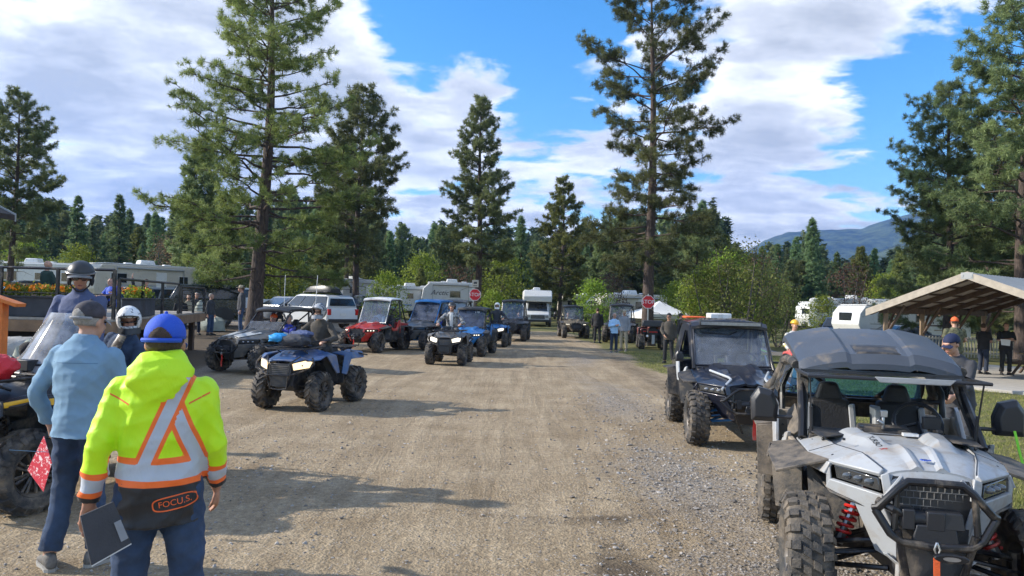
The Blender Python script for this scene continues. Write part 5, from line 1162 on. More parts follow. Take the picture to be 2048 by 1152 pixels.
# ---------------------------------------------------------------- ground
def axis_pts(segs):
    out = []
    for a, b, st in segs:
        n = max(1, round((b-a)/st)); out += [a+(b-a)*i/n for i in range(n)]
    return out+[segs[-1][1]]
gx = axis_pts([(-3800, -600, 1600), (-600, -90, 60), (-90, -30, 4), (-30, -12, .8), (-12, 12, .22), (12, 30, .8), (30, 90, 4), (90, 600, 60), (600, 3800, 1600)])
gy = axis_pts([(-600, -20, 100), (-20, 1, 3), (1, 12, .16), (12, 30, .35), (30, 70, 1.2), (70, 150, 5), (150, 600, 60), (600, 4300, 1200)])
from mathutils import noise as mn
def grassm(x, y):
    # positive = grass; the verge starts right of the road
    e = 4.35+.9*sstep(13, 6, y)+.25*math.sin(y*.7)-.5*sstep(28, 44, y)
    g = (x-e)*.55
    if y > 44: g = max(g, (y-52-.18*abs(x+1)*0)*.12 if x > -3 else -1)
    g = max(g, (y-62)*.1); g = max(g, (-16-x)*.2 if y > 27 else -1)
    # concrete/dirt round the shelter
    return max(-1, min(1, g))
def gravelm(x, y):
    a = math.exp(-((x-1.75-.03*y)/.95)**2)*sstep(40, 25, y); b = .9*math.exp(-((x-2.6)/1.5)**2)*sstep(9, 5, y); c = .8*sstep(-6.2, -8, x)*sstep(12, 16, y)
    d = .10*math.exp(-((x+2.6)/1.4)**2)*sstep(26, 10, y)
    return min(1, max(a*(.55+.5*mn.noise(Vector((x*.5, y*.3, 2)))), b, c, d))
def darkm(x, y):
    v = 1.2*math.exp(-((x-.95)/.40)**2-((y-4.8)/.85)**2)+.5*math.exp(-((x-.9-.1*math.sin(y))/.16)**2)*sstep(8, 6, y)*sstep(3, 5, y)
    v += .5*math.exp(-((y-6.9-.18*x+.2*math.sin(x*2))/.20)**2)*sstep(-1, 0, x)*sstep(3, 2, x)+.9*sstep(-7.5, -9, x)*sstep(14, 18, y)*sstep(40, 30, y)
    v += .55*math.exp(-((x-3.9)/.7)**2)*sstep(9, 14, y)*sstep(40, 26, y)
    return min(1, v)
def ghf(x, y):
    z = gh(x, y)
    if y < 45 and abs(x) < 28:
        z += .018*mn.noise(Vector((x*.9, y*.9, 0)))+.010*mn.noise(Vector((x*3.1, y*3.1, 4)))
        if y < 13: z += .006*mn.noise(Vector((x*9, y*9, 1)))+.03*darkm(x, y)*mn.noise(Vector((x*6, y*6, 7)))
    return z
nx, ny = len(gx), len(gy); gv = [(x, y, ghf(x, y)) for y in gy for x in gx]
gf = [(j*nx+i, j*nx+i+1, (j+1)*nx+i+1, (j+1)*nx+i) for j in range(ny-1) for i in range(nx-1)]
me = bpy.data.meshes.new('ground'); me.from_pydata(gv, [], gf)
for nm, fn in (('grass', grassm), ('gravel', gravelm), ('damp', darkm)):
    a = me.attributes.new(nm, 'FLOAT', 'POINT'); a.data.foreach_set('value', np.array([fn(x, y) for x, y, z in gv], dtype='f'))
me.polygons.foreach_set('use_smooth', [True]*len(me.polygons)); me.update()
gm, gt, gb, go = _nodes('ground'); GL = gt.links; T = N(gt, 'ShaderNodeTexCoord').outputs['Object']
at_ = lambda n_: N(gt, 'ShaderNodeAttribute', attribute_name=n_).outputs['Fac']
f1 = noise(gt, 1.1, 8, .62, T); f2 = noise(gt, 14, 6, .7, T); f3 = noise(gt, 70, 4, .7, T)
vo = N(gt, 'ShaderNodeTexVoronoi'); vo.inputs['Scale'].default_value = 38; GL.new(T, vo.inputs['Vector'])
vo2 = N(gt, 'ShaderNodeTexVoronoi'); vo2.inputs['Scale'].default_value = 90; GL.new(T, vo2.inputs['Vector'])
dirt = ramp(gt, f1, .34, .68, (.31, .237, .150), (.44, .352, .238)); dirt = mixc(gt, .75, dirt, ramp(gt, f2, .30, .70, (.50, .48, .46), (1.35, 1.34, 1.32)), 'MULTIPLY'); dirt = mixc(gt, .5, dirt, ramp(gt, f3, .34, .66, (.40, .40, .40), (1.6, 1.6, 1.6)), 'MULTIPLY')
sc_ = gt.nodes.new('ShaderNodeSeparateColor'); GL.new(vo.outputs['Color'], sc_.inputs[0])
stone = ramp(gt, sc_.outputs[0], .0, 1, (.17, .155, .14), (.52, .49, .46)); stone = mixc(gt, math_(gt, 'MULTIPLY', ramp(gt, vo.outputs['Distance'], .28, .6), .7), stone, (.11, .09, .07))
gmask = math_(gt, 'ADD', math_(gt, 'MULTIPLY', at_('gravel'), .9), math_(gt, 'MULTIPLY', math_(gt, 'SUBTRACT', noise(gt, 2.2, 8, .7, T), .5), 1.3)); gmask = ramp(gt, gmask, .28, .72)
gmask = mixc(gt, .92, gmask, ramp(gt, noise(gt, 30, 3, .6, T), .35, .6), 'MULTIPLY'); 
mpt = N(gt, 'ShaderNodeMapping'); mpt.inputs['Scale'].default_value = (2.4, .22, 1); mpt.inputs['Rotation'].default_value = (0, 0, .10); GL.new(T, mpt.inputs[0]); trk = noise(gt, 1.3, 7, .6, mpt.outputs[0], .9)
dirt = mixc(gt, .55, dirt, ramp(gt, trk, .36, .64, (.68, .65, .61), (1.18, 1.18, 1.18)), 'MULTIPLY')
base = mixc(gt, gmask, dirt, stone)
sprk = math_(gt, 'MULTIPLY', ramp(gt, vo.outputs['Distance'], .22, .30, (1, 1, 1), (0, 0, 0)), ramp(gt, sc_.outputs[1], .72, .76)); base = mixc(gt, sprk, base, stone)
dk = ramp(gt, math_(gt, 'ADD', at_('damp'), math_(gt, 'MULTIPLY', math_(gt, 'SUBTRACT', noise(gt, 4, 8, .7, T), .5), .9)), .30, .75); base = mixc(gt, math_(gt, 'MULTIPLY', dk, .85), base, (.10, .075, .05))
gn = math_(gt, 'ADD', math_(gt, 'MULTIPLY', at_('grass'), 1.0), math_(gt, 'MULTIPLY', math_(gt, 'SUBTRACT', noise(gt, 1.6, 9, .72, T), .5), .9)); gmk = ramp(gt, gn, .0, .22)
gcol = ramp(gt, noise(gt, 3.5, 8, .7, T), .32, .68, (.10, .115, .028), (.24, .205, .085)); gcol = mixc(gt, .6, gcol, ramp(gt, noise(gt, 60, 4, .7, T), .3, .7, (.5, .5, .5), (1.35, 1.35, 1.35)), 'MULTIPLY')
base = mixc(gt, gmk, base, gcol); GL.new(base, gb.inputs['Base Color']); gb.inputs['Roughness'].default_value = .92; gb.inputs['Specular IOR Level'].default_value = .25
hgt = math_(gt, 'ADD', math_(gt, 'ADD', math_(gt, 'MULTIPLY', f2, .9), math_(gt, 'MULTIPLY', trk, 1.0)), math_(gt, 'ADD', math_(gt, 'MULTIPLY', f3, .45), math_(gt, 'MULTIPLY', math_(gt, 'SUBTRACT', .6, vo.outputs['Distance']), .45)))
bp = N(gt, 'ShaderNodeBump'); bp.inputs['Distance'].default_value = .035; bp.inputs['Strength'].default_value = .9; GL.new(hgt, bp.inputs['Height']); GL.new(bp.outputs[0], gb.inputs['Normal'])
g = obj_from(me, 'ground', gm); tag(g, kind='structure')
# loose stones on the near track
rng = np.random.default_rng(5); ico = bmesh.new(); bmesh.ops.create_icosphere(ico, subdivisions=1, radius=1); IV = np.array([v.co[:] for v in ico.verts]); IF = np.array([[v.index for v in f.verts] for f in ico.faces]); ico.free()
SV = []; cols = []; cnt = 0
while cnt < 20000:
    y = 3.6+(rng.random()**1.7)*13; x = (rng.random()*2-1)*y*.75
    gmv = max(.035, gravelm(x, y), .5*darkm(x, y)); 
    if grassm(x, y) > .0 or rng.random() > gmv: continue
    s = rng.lognormal(-4.95, .42)*(1+.35*(y > 8)); s = min(s, .026)
    sc3 = np.array([s*rng.uniform(.8, 1.5), s*rng.uniform(.7, 1.2), s*rng.uniform(.45, .8)]); a = rng.random()*6.28; ca, sa = math.cos(a), math.sin(a); v = IV*(1+.22*rng.normal(size=(12, 1)))*sc3; v = v @ np.array([[ca, sa, 0], [-sa, ca, 0], [0, 0, 1]])
    SV.append((v+np.array([x, y, ghf(x, y)+s*.25]))[IF].reshape(-1, 3)); cols.append(np.full(20, rng.random())); cnt += 1
stm, stt, stb, sto = _nodes('stone'); stt.links.new(ramp(stt, N(stt, 'ShaderNodeAttribute', attribute_name='tint').outputs['Fac'], 0, 1, (.15, .13, .11), (.40, .37, .34)), stb.inputs['Base Color']); stb.inputs['Roughness'].default_value = .85
sme = fast_mesh('loose_gravel', np.concatenate(SV), 3, stm, np.concatenate(cols)); so = bpy.data.objects.new('loose_gravel', sme); COL.objects.link(so); tag(so, 'loose pale gravel scattered over the dirt track', 'gravel', kind='stuff')
# grass blades
pts = []
while len(pts) < 26000:
    y = 6+(rng.random()**1.5)*26; x = 3.4+rng.random()*min(14, y*.9); gv_ = grassm(x, y)+.35*mn.noise(Vector((x*1.6, y*1.6, 3)))
    if gv_ > .12 and x/y < .75: pts.append((x, y, ghf(x, y)-.005))
pts = np.array(pts); up_ = np.tile(np.array([[0, 0, 1.2]]), (len(pts), 1))
bv, bt = blades(pts, up_, 5, .055, .0042, .55, rng, rng.random(len(pts))); bv[:, 2] = np.maximum(bv[:, 2], -.3)
L_grass = leaf_mat('grass_blades', (.09, .12, .02), (.33, .30, .11), .3); gme = fast_mesh('grass', bv, 3, L_grass, bt); gob = bpy.data.objects.new('grass', gme); COL.objects.link(gob); tag(gob, 'short dry yellowish grass on the verge', 'grass', kind='stuff')
# ---------------------------------------------------------------- distant hills
hm_, ht, hb, ho = _nodes('forested_hills'); Th = N(ht, 'ShaderNodeTexCoord').outputs['Object']
c_ = ramp(ht, noise(ht, .012, 10, .72, Th, .3), .40, .60, (.015, .032, .018), (.12, .16, .065)); ht.links.new(c_, hb.inputs['Base Color']); hb.inputs['Roughness'].default_value = .95
b_ = N(ht, 'ShaderNodeBump'); b_.inputs['Distance'].default_value = 30; ht.links.new(noise(ht, .03, 9, .75, Th), b_.inputs['Height']); ht.links.new(b_.outputs[0], hb.inputs['Normal'])
def hills(name, D, prof, depth, back=1.0):
    # ridge profile given by (px, py) skyline directions turned into real heights at distance D
    xs = np.linspace(prof[0][0], prof[-1][0], 150); ys = np.interp(xs, [p[0] for p in prof], [p[1] for p in prof]); V_ = []; rows = 36
    for j in range(rows+1):
        t = j/rows
        for i, (px, py) in enumerate(zip(xs, ys)):
            top = at(px, py, D); dd = -depth*(1-t) if t <= .8 else 0
            f = sstep(0, .8, t) if t <= .8 else 1-(t-.8)*2
            y = D-depth*(1-t/.8) if t <= .8 else D+(t-.8)*depth*2
            X = at(px, py, y).x; zz = top.z*f
            nn = Vector((X*.0022, y*.0022, 1.3)); zz += (mn.fractal(nn, 1.0, 2.1, 6)*.10*top.z*(1-abs(2*t/.8-1)) if t < .8 else 0)+top.z*.018*mn.noise(Vector((X*.02, y*.02, 0)))*f
            V_.append((X, y, max(-5, zz)))
    n = len(xs); F_ = [(j*n+i, j*n+i+1, (j+1)*n+i+1, (j+1)*n+i) for j in range(rows) for i in range(n-1)]
    m = bpy.data.meshes.new(name); m.from_pydata(V_, [], F_); m.polygons.foreach_set('use_smooth', [True]*len(F_)); o = obj_from(m, name, hm_); tag(o, kind='structure'); return o
hills('hills', 3400, [(1380, 610), (1450, 545), (1490, 508), (1530, 482), (1575, 466), (1610, 466), (1660, 462), (1720, 462), (1760, 448), (1800, 438), (1850, 425), (1920, 412), (2000, 425), (2100, 440), (2300, 500)], 1500)
hills('near_hills', 1900, [(1600, 640), (1680, 560), (1740, 515), (1790, 492), (1850, 480), (1960, 470), (2100, 480), (2300, 520)], 800)
hills('far_hills', 3000, [(-400, 470), (-100, 430), (0, 415), (60, 420), (110, 432), (150, 462), (220, 500), (400, 560), (700, 598)], 1200)
if HAZE:
    m = MB(); m.box((0, 1820, 340), (7800, 5060, 700)); hz = m.build('haze', _nodes('haze')[0], smooth=0); mt = hz.data.materials[0]; n_ = mt.node_tree; n_.nodes.remove(n_.nodes['Principled BSDF'])
    pv = n_.nodes.new('ShaderNodeVolumePrincipled'); pv.inputs['Color'].default_value = (.15, .38, .96, 1); pv.inputs['Density'].default_value = HAZE; pv.inputs['Anisotropy'].default_value = .2
    n_.links.new(pv.outputs[0], n_.nodes['Material Output'].inputs['Volume']); tag(hz, 'thin blue haze in the air over the valley', 'haze', kind='stuff')
# ---------------------------------------------------------------- assembling the place
def rel(v, p):
    s = v.scale[0]; q = rotz(v.rotation_euler[2]) @ (Vector(p)*s); return Vector((v.location.x+q.x, v.location.y+q.y, v.location.z))
def place(px, py, rz, wx, wy, sc=1.0):
    # root so that the wheel at local (wx, wy) touches the ground under the pixel (px, py)
    g_ = gp(px, py); q = rotz(rz) @ Vector((wx*sc, wy*sc, 0)); return (g_.x-q.x, g_.y-q.y, g_.z)
def head(hx, hy): return math.atan2(hx, -hy)
# --- trees
PP = [(0, .62), (.15, .95), (.35, 1), (.6, .72), (.85, .38), (1, .08)]
big = conifer(11, 17.5, 2.5, 4.6, [(0, .80), (.15, 1), (.35, .92), (.55, .80), (.75, .60), (.9, .45), (1, .15)], nb=118, twigs=11, tuft=5, K=26, ln=.23, wd=.0125, r0=.33, leaf=L_pineb, lean=(.25, 0), up=(.55, -.12), gaps=.3)
p_ = at(521, 600, 32); put_tree(big, 'tall broad pine with dense olive green crown, left of the quad bikes', 'pine tree', (p_.x-.25, 32, gh(p_.x, 32)), group='tall pines around the camp')
tall = conifer(23, 19, 3.5, 3.9, [(0, .55), (.12, .85), (.3, .95), (.5, .92), (.7, .85), (.85, .75), (1, .3)], nb=90, twigs=12, tuft=5, K=26, ln=.25, wd=.0135, r0=.31, lean=(-.2, 0), up=(.6, -.2), gaps=.35)
p_ = at(1297, 600, 37.5); put_tree(tall, 'tall open pine with long bare trunk behind the right stop sign', 'pine tree', (p_.x, 37.5, 0), group='tall pines around the camp')
midp = conifer(31, 18, 4.6, 3.4, [(0, 1), (.12, 1.05), (.3, .85), (.6, .60), (.85, .32), (1, .1)], nb=125, twigs=10, tuft=4, K=24, ln=.30, wd=.022, r0=.30, gaps=.3, up=(.6, -.05))
put_tree(midp, 'narrow pointed pine behind the left stop sign', 'pine tree', (at(953, 600, 58).x, 58, 0), group='tall pines around the camp')
p715 = conifer(47, 16, 3.6, 3.0, [(0, .6), (.2, .8), (.4, 1), (.6, .9), (.8, .7), (1, .2)], nb=95, twigs=10, tuft=4, K=24, ln=.30, wd=.021, r0=.25, gaps=.5, up=(.7, -.05))
tree_at(p715, 713, 51, 'slender pine just right of the broad olive pine', group='tall pines around the camp')
tree_at(p715, 18, 44, 'pine rising at the left edge behind the white camper', rz=2.1, sc=.82, group='tall pines around the camp')
tree_at(p715, 690, 60, 'thinner pine crown half hidden behind the broad olive pine', rz=4, sc=.9, group='tall pines around the camp')
rp = conifer(53, 17, 1.8, 3.9, [(0, 1), (.15, 1.05), (.35, .95), (.6, .85), (.8, .62), (1, .2)], nb=118, twigs=11, tuft=5, K=26, ln=.26, wd=.0145, r0=.28, gaps=.25, up=(.7, -.1))
put_tree(rp, 'large dense pine leaning over the open shelter at the right edge', 'pine tree', (at(2046, 600, 33).x, 33, -.12), group='tall pines around the camp')
tree_at(rp, 1893, 37, 'pine with pointed top left of the dense right edge pine', rz=2.4, sc=.80, group='tall pines around the camp')
tree_at(rp, 2130, 40, 'pine crown filling the sky at the far right edge', rz=1.2, sc=1.0, group='tall pines around the camp')
tree_at(rp, 1975, 46, 'pine standing behind the shelter roof between two larger pines', rz=3.9, sc=.8, group='tall pines around the camp')
def broad(px, D, ms, lab, sc=1, rz=0, name='broadleaf_tree', cat='tree', group='young trees and bushes'): return tree_at(ms, px, D, lab, cat, sc=sc, rz=rz, name=name, group=group)
mid11 = conifer(61, 15, 2.2, 3.1, [(0, .75), (.2, 1), (.4, .95), (.65, .7), (.85, .4), (1, .1)], nb=95, twigs=9, tuft=4, K=18, ln=.34, wd=.032, r0=.22, leaf=L_pineb, gaps=.15, up=(.6, .05))
tree_at(mid11, 1120, 76, 'light green bushy pine between the two stop signs', group='tall pines around the camp')
# --- background forest, individually placed
firA = conifer(71, 16, .8, 2.9, [(0, 1), (.3, .8), (.6, .5), (.85, .25), (1, .04)], nb=150, twigs=9, tuft=2, K=14, ln=.46, wd=.060, r0=.2, leaf=L_fir, up=(.1, -.2), fir=True, dead=0, gaps=.1)
firB = conifer(72, 15, 1.2, 2.3, [(0, .9), (.2, 1), (.5, .66), (.8, .36), (1, .05)], nb=130, twigs=8, tuft=2, K=14, ln=.44, wd=.060, r0=.2, leaf=L_fir, up=(.2, -.15), fir=True, dead=0, gaps=.3)
firC = conifer(73, 14, .7, 2.7, [(0, 1), (.25, .9), (.5, .75), (.8, .42), (1, .1)], nb=110, twigs=8, tuft=3, K=14, ln=.46, wd=.060, r0=.2, leaf=L_pineb, up=(.5, 0), dead=0, gaps=.2)
firD = conifer(74, 15, 2.0, 2.6, [(0, .8), (.25, 1), (.6, .8), (.85, .5), (1, .15)], nb=100, twigs=8, tuft=3, K=14, ln=.46, wd=.055, r0=.2, leaf=L_pine, up=(.6, 0), dead=2, gaps=.3)
rr = random.Random(9); FA = [('fir', firA, 16), ('fir', firB, 15), ('young pine', firC, 14), ('pine tree', firD, 15)]
def skyl(px):
    xs = [-150, 0, 60, 120, 175, 200, 235, 265, 300, 345, 420, 560, 700, 770, 830, 870, 930, 1000, 1050, 1180, 1240, 1320, 1420, 1470, 1500, 1530, 1560, 1590, 1625, 1660, 1700, 1750, 1800, 1850, 2250]
    ys = [420, 430, 425, 440, 470, 470, 455, 460, 470, 430, 420, 420, 430, 480, 495, 480, 500, 490, 480, 480, 460, 460, 430, 500, 500, 495, 480, 470, 455, 500, 515, 500, 505, 470, 470]
    return float(np.interp(px, xs, ys))+(34 if 1480 < px < 1830 else 0)
lab_n = {}
def forest(px, D, kind, sc, grp):
    nm, ms, hh = FA[kind]; y = D; p = at(px, 600, D)
    return put_tree(ms, lab_bg[kind], 'tree', (p.x, D, gh(p.x, D)-.1), rz=rr.uniform(0, 6.28), sc=(sc*rr.uniform(.9, 1.15), sc*rr.uniform(.9, 1.15), sc), group='forest trees behind the campers', name=['fir_tree', 'fir_tree', 'pine_tree', 'pine_tree'][kind])
lab_bg = ['dark conical fir in the tree line behind the campers', 'slim dark fir in the tree line behind the campers', 'light green young pine in the tree line behind the campers', 'green rounded pine in the tree line behind the campers']
px = -160
while px < 2260:
    D = rr.uniform(84, 104); H_ = CAM_H+(604+.027*(px-1024)-skyl(px)-rr.uniform(-16, 22))*D/FPX; k = rr.choice([0, 0, 1, 2, 3]) if px < 1000 else rr.choice([0, 1, 1, 2, 3, 3]); forest(px, D, k, max(.3, H_/FA[k][2]), ''); px += rr.uniform(17, 31)
px = -160
while px < 2260:
    D = rr.uniform(112, 150); H_ = CAM_H+(604+.027*(px-1024)-skyl(px)+8-rr.uniform(-30, 12))*D/FPX; k = rr.choice([0, 1, 3]); forest(px, D, k, max(.3, H_/FA[k][2]), ''); px += rr.uniform(22, 36)
px = -100
while px < 2200:
    D = rr.uniform(66, 80); H_ = CAM_H+rr.uniform(20, 75)*D/FPX
    if not (1010 < px < 1190 or 1590 < px < 1790): forest(px, D, rr.choice([2, 2, 3, 0]), max(.22, H_/14), '')
    px += rr.uniform(40, 75)
# far wood beyond the last single trees, one mass
rg = np.random.default_rng(77); C_ = []; D_ = []; T_ = []
for k in range(330):
    px = rg.uniform(-250, 2350); D = rg.uniform(150, 195); H_ = CAM_H+(604+.027*(px-1024)-skyl(px)-rg.uniform(-40, 0))*D/FPX; p = at(px, 600, D); n = 150; t = rg.random(n)**1.3; a = rg.random(n)*6.283; rr_ = 3.4*(1-t)**.8*rg.uniform(.6, 1.05, n); tb = rg.uniform(.1, .7)
    C_.append(np.column_stack([p.x+np.cos(a)*rr_, D+np.sin(a)*rr_, .3+t*H_])); D_.append(np.column_stack([np.cos(a), np.sin(a), np.full(n, -.2)])); T_.append(np.full(n, tb))
v, t = blades(np.concatenate(C_), np.concatenate(D_), 6, 1.3, .28, .8, rg, np.concatenate(T_)); wm = fast_mesh('far_wood', v, 3, L_fir, t); o = bpy.data.objects.new('far_wood', wm); COL.objects.link(o); tag(o, 'dark far wood closing the view behind the campground', 'wood', kind='stuff')
def spruce(px, top, D, kind, lab): H_ = CAM_H+(604+.027*(px-1024)-top)*D/FPX; p = at(px, 600, D); put_tree(FA[kind][1], lab, 'fir tree' if kind < 2 else 'pine tree', (p.x, D, gh(p.x, D)-.1), rz=px*.1, sc=H_/FA[kind][2], name='fir_tree' if kind < 2 else 'pine_tree', group='pointed trees against the sky')
spruce(235, 398, 82, 1, 'slim grey-green fir against the sky, second from left'); spruce(146, 400, 80, 1, 'slim fir beside the left edge pine'); spruce(305, 432, 78, 0, 'wide dark fir left of the broad olive pine')
spruce(345, 405, 80, 1, 'dark thin fir touching the broad pine'); spruce(1622, 432, 92, 0, 'tallest pointed fir in front of the blue hills'); spruce(1555, 485, 96, 1, 'small dark fir left of the tallest hill fir'); spruce(1590, 470, 99, 0, 'dark fir tucked against the tallest hill fir'); spruce(1520, 490, 90, 1, 'pointed fir above the bushes left of the hill firs')
spruce(1672, 500, 98, 0, 'round topped fir right of the tallest hill fir'); spruce(1722, 490, 84, 2, 'bright green pine in front of the hill, left'); spruce(1748, 493, 92, 1, 'greyish fir between two bright green pines'); spruce(1800, 498, 78, 2, 'bright green pine in front of the hill, right')
spruce(1395, 430, 62, 3, 'dense pine behind the white canopy tent'); spruce(1040, 430, 88, 1, 'tall thin fir right of the narrow pointed pine'); spruce(880, 455, 84, 3, 'hazy pine left of the narrow pointed pine'); spruce(400, 300, 50, 3, 'green pine merging with the left side of the broad pine'); spruce(650, 440, 46, 2, 'low bright pine under the right side of the broad pine'); spruce(450, 430, 44, 2, 'low bright pine under the left side of the broad pine'); spruce(1200, 470, 70, 3, 'dark pine just left of the tall open pine')
bA = broadleaf(81, 4.2, 1.7, .9, L_leaf, K=22, nclump=170, sz=.07, cr=.42); bB = broadleaf(82, 5.4, 2.0, .5, L_olive, K=20, nclump=190, sz=.06, cr=.44, stems=4); bC = broadleaf(83, 4.0, 1.3, .5, L_aut, K=16, nclump=110, sz=.05, cr=.35, stems=3)
broad(768, 44, bA, 'thin pale green young tree behind the red buggy', .80, 1); broad(985, 47, bA, 'pale green leafy bush right of the left stop sign', .62, 2, 'leafy_bush', 'bush'); broad(1188, 46, bA, 'bright green young tree left of the beige camper', .80, 3)
broad(1222, 50, bC, 'bare purplish shrub behind the parked black buggy', 1.05, 0, 'bare_shrub', 'shrub'); broad(1355, 50, bA, 'bright yellow green bush behind the white tent', .85, 4, 'leafy_bush', 'bush')
for px_, D, s, k in ((1432, 37, .78, 0), (1480, 36, .95, 1), (1525, 39, .80, 2), (1398, 41, .72, 3), (1556, 42, .70, 4)):
    broad(px_, D, bB, ['olive green bush behind the parked dark buggy, left part', 'tallest olive bush behind the dark buggy roof', 'olive green bush above the dark buggy light bar', 'olive bush at the edge of the white tent', 'low olive bush left of the man in the yellow helmet'][k], s, k*1.7, 'large_bush', 'bush')
broad(1452, 40, bA, 'bright green sapling rising between the olive bushes', 1.15, 1.2, 'sapling', 'sapling'); broad(1502, 42, bC, 'reddish brown shrub poking out of the olive bushes', 1.3, 2.2, 'bare_shrub', 'shrub'); broad(1412, 40, bA, 'lower bright green sapling at the tent end of the olive bushes', .95, 3.1, 'sapling', 'sapling')
broad(40, 60, bA, 'pale sapling in front of the left tree line, behind the fifth wheel', 1.25, .4, 'sapling', 'sapling'); broad(560, 52, bA, 'green sapling behind the grey car', 1.1, 2.4, 'sapling', 'sapling'); broad(840, 70, bA, 'light green sapling left of the lettered camper', 1.4, 1.4, 'sapling', 'sapling'); broad(1005, 75, bA, 'light green sapling between the left stop sign and the motorhome', 1.6, .9, 'sapling', 'sapling')
broad(1770, 62, bA, 'light green sapling among the campers on the right', 1.2, 2.9, 'sapling', 'sapling')
broad(1645, 52, bA, 'small yellow green tree right of the yellow helmet man', .72, 5); broad(1690, 60, bC, 'thin reddish bare tree by the right campers', 1.5, 2, 'bare_tree', 'tree'); broad(150, 52, bA, 'small yellowish sapling behind the left deck', 1.05, .6, 'sapling', 'sapling'); broad(330, 66, bC, 'dull reddish shrub behind the boxy trailer', 1.6, 1, 'bare_shrub', 'shrub'); broad(915, 74, bC, 'reddish bare tree behind the camper with black lettering', 1.5, 3, 'bare_tree', 'tree')
# --- campers
S_ = lambda *a: a
camper('white fifth wheel camper with grey front panel behind the left deck', (at(60, 600, 50).x, 51, .6), math.pi, 9.5, 2.35, kind='fifth', base=.85, stripes=((.5, .12, M_dkstr), (1.0, .05, M_tan2)), win=4)
camper('boxy beige and grey trailer with flat end wall behind the deck', (at(262, 600, 46).x, 47, .7), .9, 6.5, 2.25, kind='trailer', wall=M_rvb, stripes=((.9, .25, M_rvg),), win=2)
camper('low white trailer right of the boxy grey trailer', (at(385, 600, 56).x, 56, .7), .25, 7.5, 1.95, kind='trailer', stripes=((.5, .08, M_dkstr),), win=3)
camper('small pale blue camper seen between the white estate car and young tree', (at(702, 600, 62).x, 62, .5), 1.2, 6, 2.3, wall=M_rvg, stripes=(), win=2)
camper('white trailer peeping over the blue roofed buggy', (at(812, 600, 66).x, 66, .3), .3, 5.5, 2.1, stripes=((.5, .1, M_skyblue),), win=3)
camper('white fifth wheel camper with large black lettering on its side', (at(897, 600, 66).x, 66, 0), .15, 4.9, 2.65, base=.95, kind='fifth', text='Arctic', stripes=((.4, .1, M_dkstr),), win=1)
camper('white motorhome with dark cab grille parked facing the road', (at(1074, 600, 66).x, 67.5, 0), 1.57, 7.5, 2.35, base=.75, kind='classc', stripes=((.5, .1, M_dkstr),), win=3)
camper('cream trailer partly hidden behind the light green pine trunk', (at(1168, 600, 80).x, 80, 0), .1, 5.5, 2.2, wall=M_rvb, stripes=((.8, .3, M_rvg),), win=3)
camper('cream fifth wheel camper behind the right stop sign tree', (at(1265, 600, 52).x, 55, 0), .35, 5.6, 2.0, base=.8, kind='fifth', wall=M_rvb, text='Eagle', stripes=((.5, .08, M_tan2),), win=1)
camper('white trailer behind the small yellow green tree on the right', (at(1655, 600, 66).x, 66, -.1), .6, 6.0, 2.1, stripes=((.5, .1, M_dkstr),), win=2)
camper('white fifth wheel camper with grey nose right of the bushes', (at(1712, 600, 62).x, 62, -.1), 2.6, 7, 2.4, kind='fifth', stripes=((.5, .12, M_dkstr),), win=3)
camper('long white camper with curved stripes seen through the shelter', (at(1838, 600, 44).x, 46, -.1), .25, 8.2, 1.85, base=.65, stripes=((.45, .06, M_tan2), (.75, .03, M_dkstr)), win=3)
camper('white trailer in the distance left of the shelter post', (at(1775, 600, 70).x, 70, -.1), .1, 6.5, 2.1, stripes=((.45, .1, M_skyblue),), win=3)
# --- cars
def car_at(px, D, rz, lab, **kw): p = at(px, 600, D); return car(lab, (p.x, D, gh(p.x, D)), rz, **kw)
car_at(628, 38, -2.25, 'white estate car with black roof box parked behind the blue quad', kind='suv', paint=M_suvw, box=True)
car_at(385, 34, -1.15, 'dark green off-road wagon parked at the right end of the deck', kind='jeep', paint=M_suvg, rack=True)
car_at(258, 36, -.9, 'silver car behind the seated people on the deck', kind='suv', paint=M_suvs)
car_at(470, 44, -1.0, 'white pickup behind the man in the wide hat', kind='pickup', paint=M_suvw)
car_at(575, 40, -.6, 'grey car left of the white estate car', kind='sedan', paint=M_suvs)
car_at(740, 48, .6, 'black pickup half hidden behind the red buggy', kind='pickup', paint=M_suvk)
car_at(60, 38, -.8, 'black pickup in front of the left fifth wheel camper', kind='pickup', paint=M_suvk)
car_at(1680, 50, -.6, 'dark blue car parked by the right campers', kind='suv', paint=M_suvb)
car_at(1795, 42, -1.3, 'blue car parked beside the shelter posts', kind='sedan', paint=M_suvb)
car_at(655, 50, .4, 'dark blue pickup behind the white estate car', kind='pickup', paint=M_suvb)
# --- signs
stop_sign(950, 589.5, 41, 'red stop sign with a small white board above it, left of the road', board=True)
stop_sign(1296.5, 604, 36.6, 'red stop sign in front of the tall open pine trunk')
# --- white canopy tent
p_ = at(1313, 600, 45); tn = thing('canopy_tent', 'white pop-up canopy tent on grass behind the red quad', 'canopy tent', (p_.x+.2, 45, 0), .2)
m = MB(); a = 1.75; tp_ = Vector((0, 0, 2.35)); cs = [Vector((x*a, y*a, 1.55)) for x, y in ((-1, -1), (1, -1), (1, 1), (-1, 1))]
for i in range(4): m.surf(lambda u, v, i=i: cs[i].lerp(cs[(i+1) % 4], u).lerp(tp_, v)-Vector((0, 0, .12*math.sin(math.pi*v))), 6, 6, .01)
for i in range(4): A_, B_ = cs[i], cs[(i+1) % 4]; m.panel([A_, B_, B_-Vector((0, 0, .28)), A_-Vector((0, 0, .28))], .01)
m.build('canopy', M_white, tn, smooth=40); m = MB(); A_, B_ = cs[2], cs[3]; m.panel([A_, B_, B_*1-Vector((0, 0, 1.5)), A_-Vector((0, 0, 1.5))], .01); m.build('side_wall', M_white, tn)
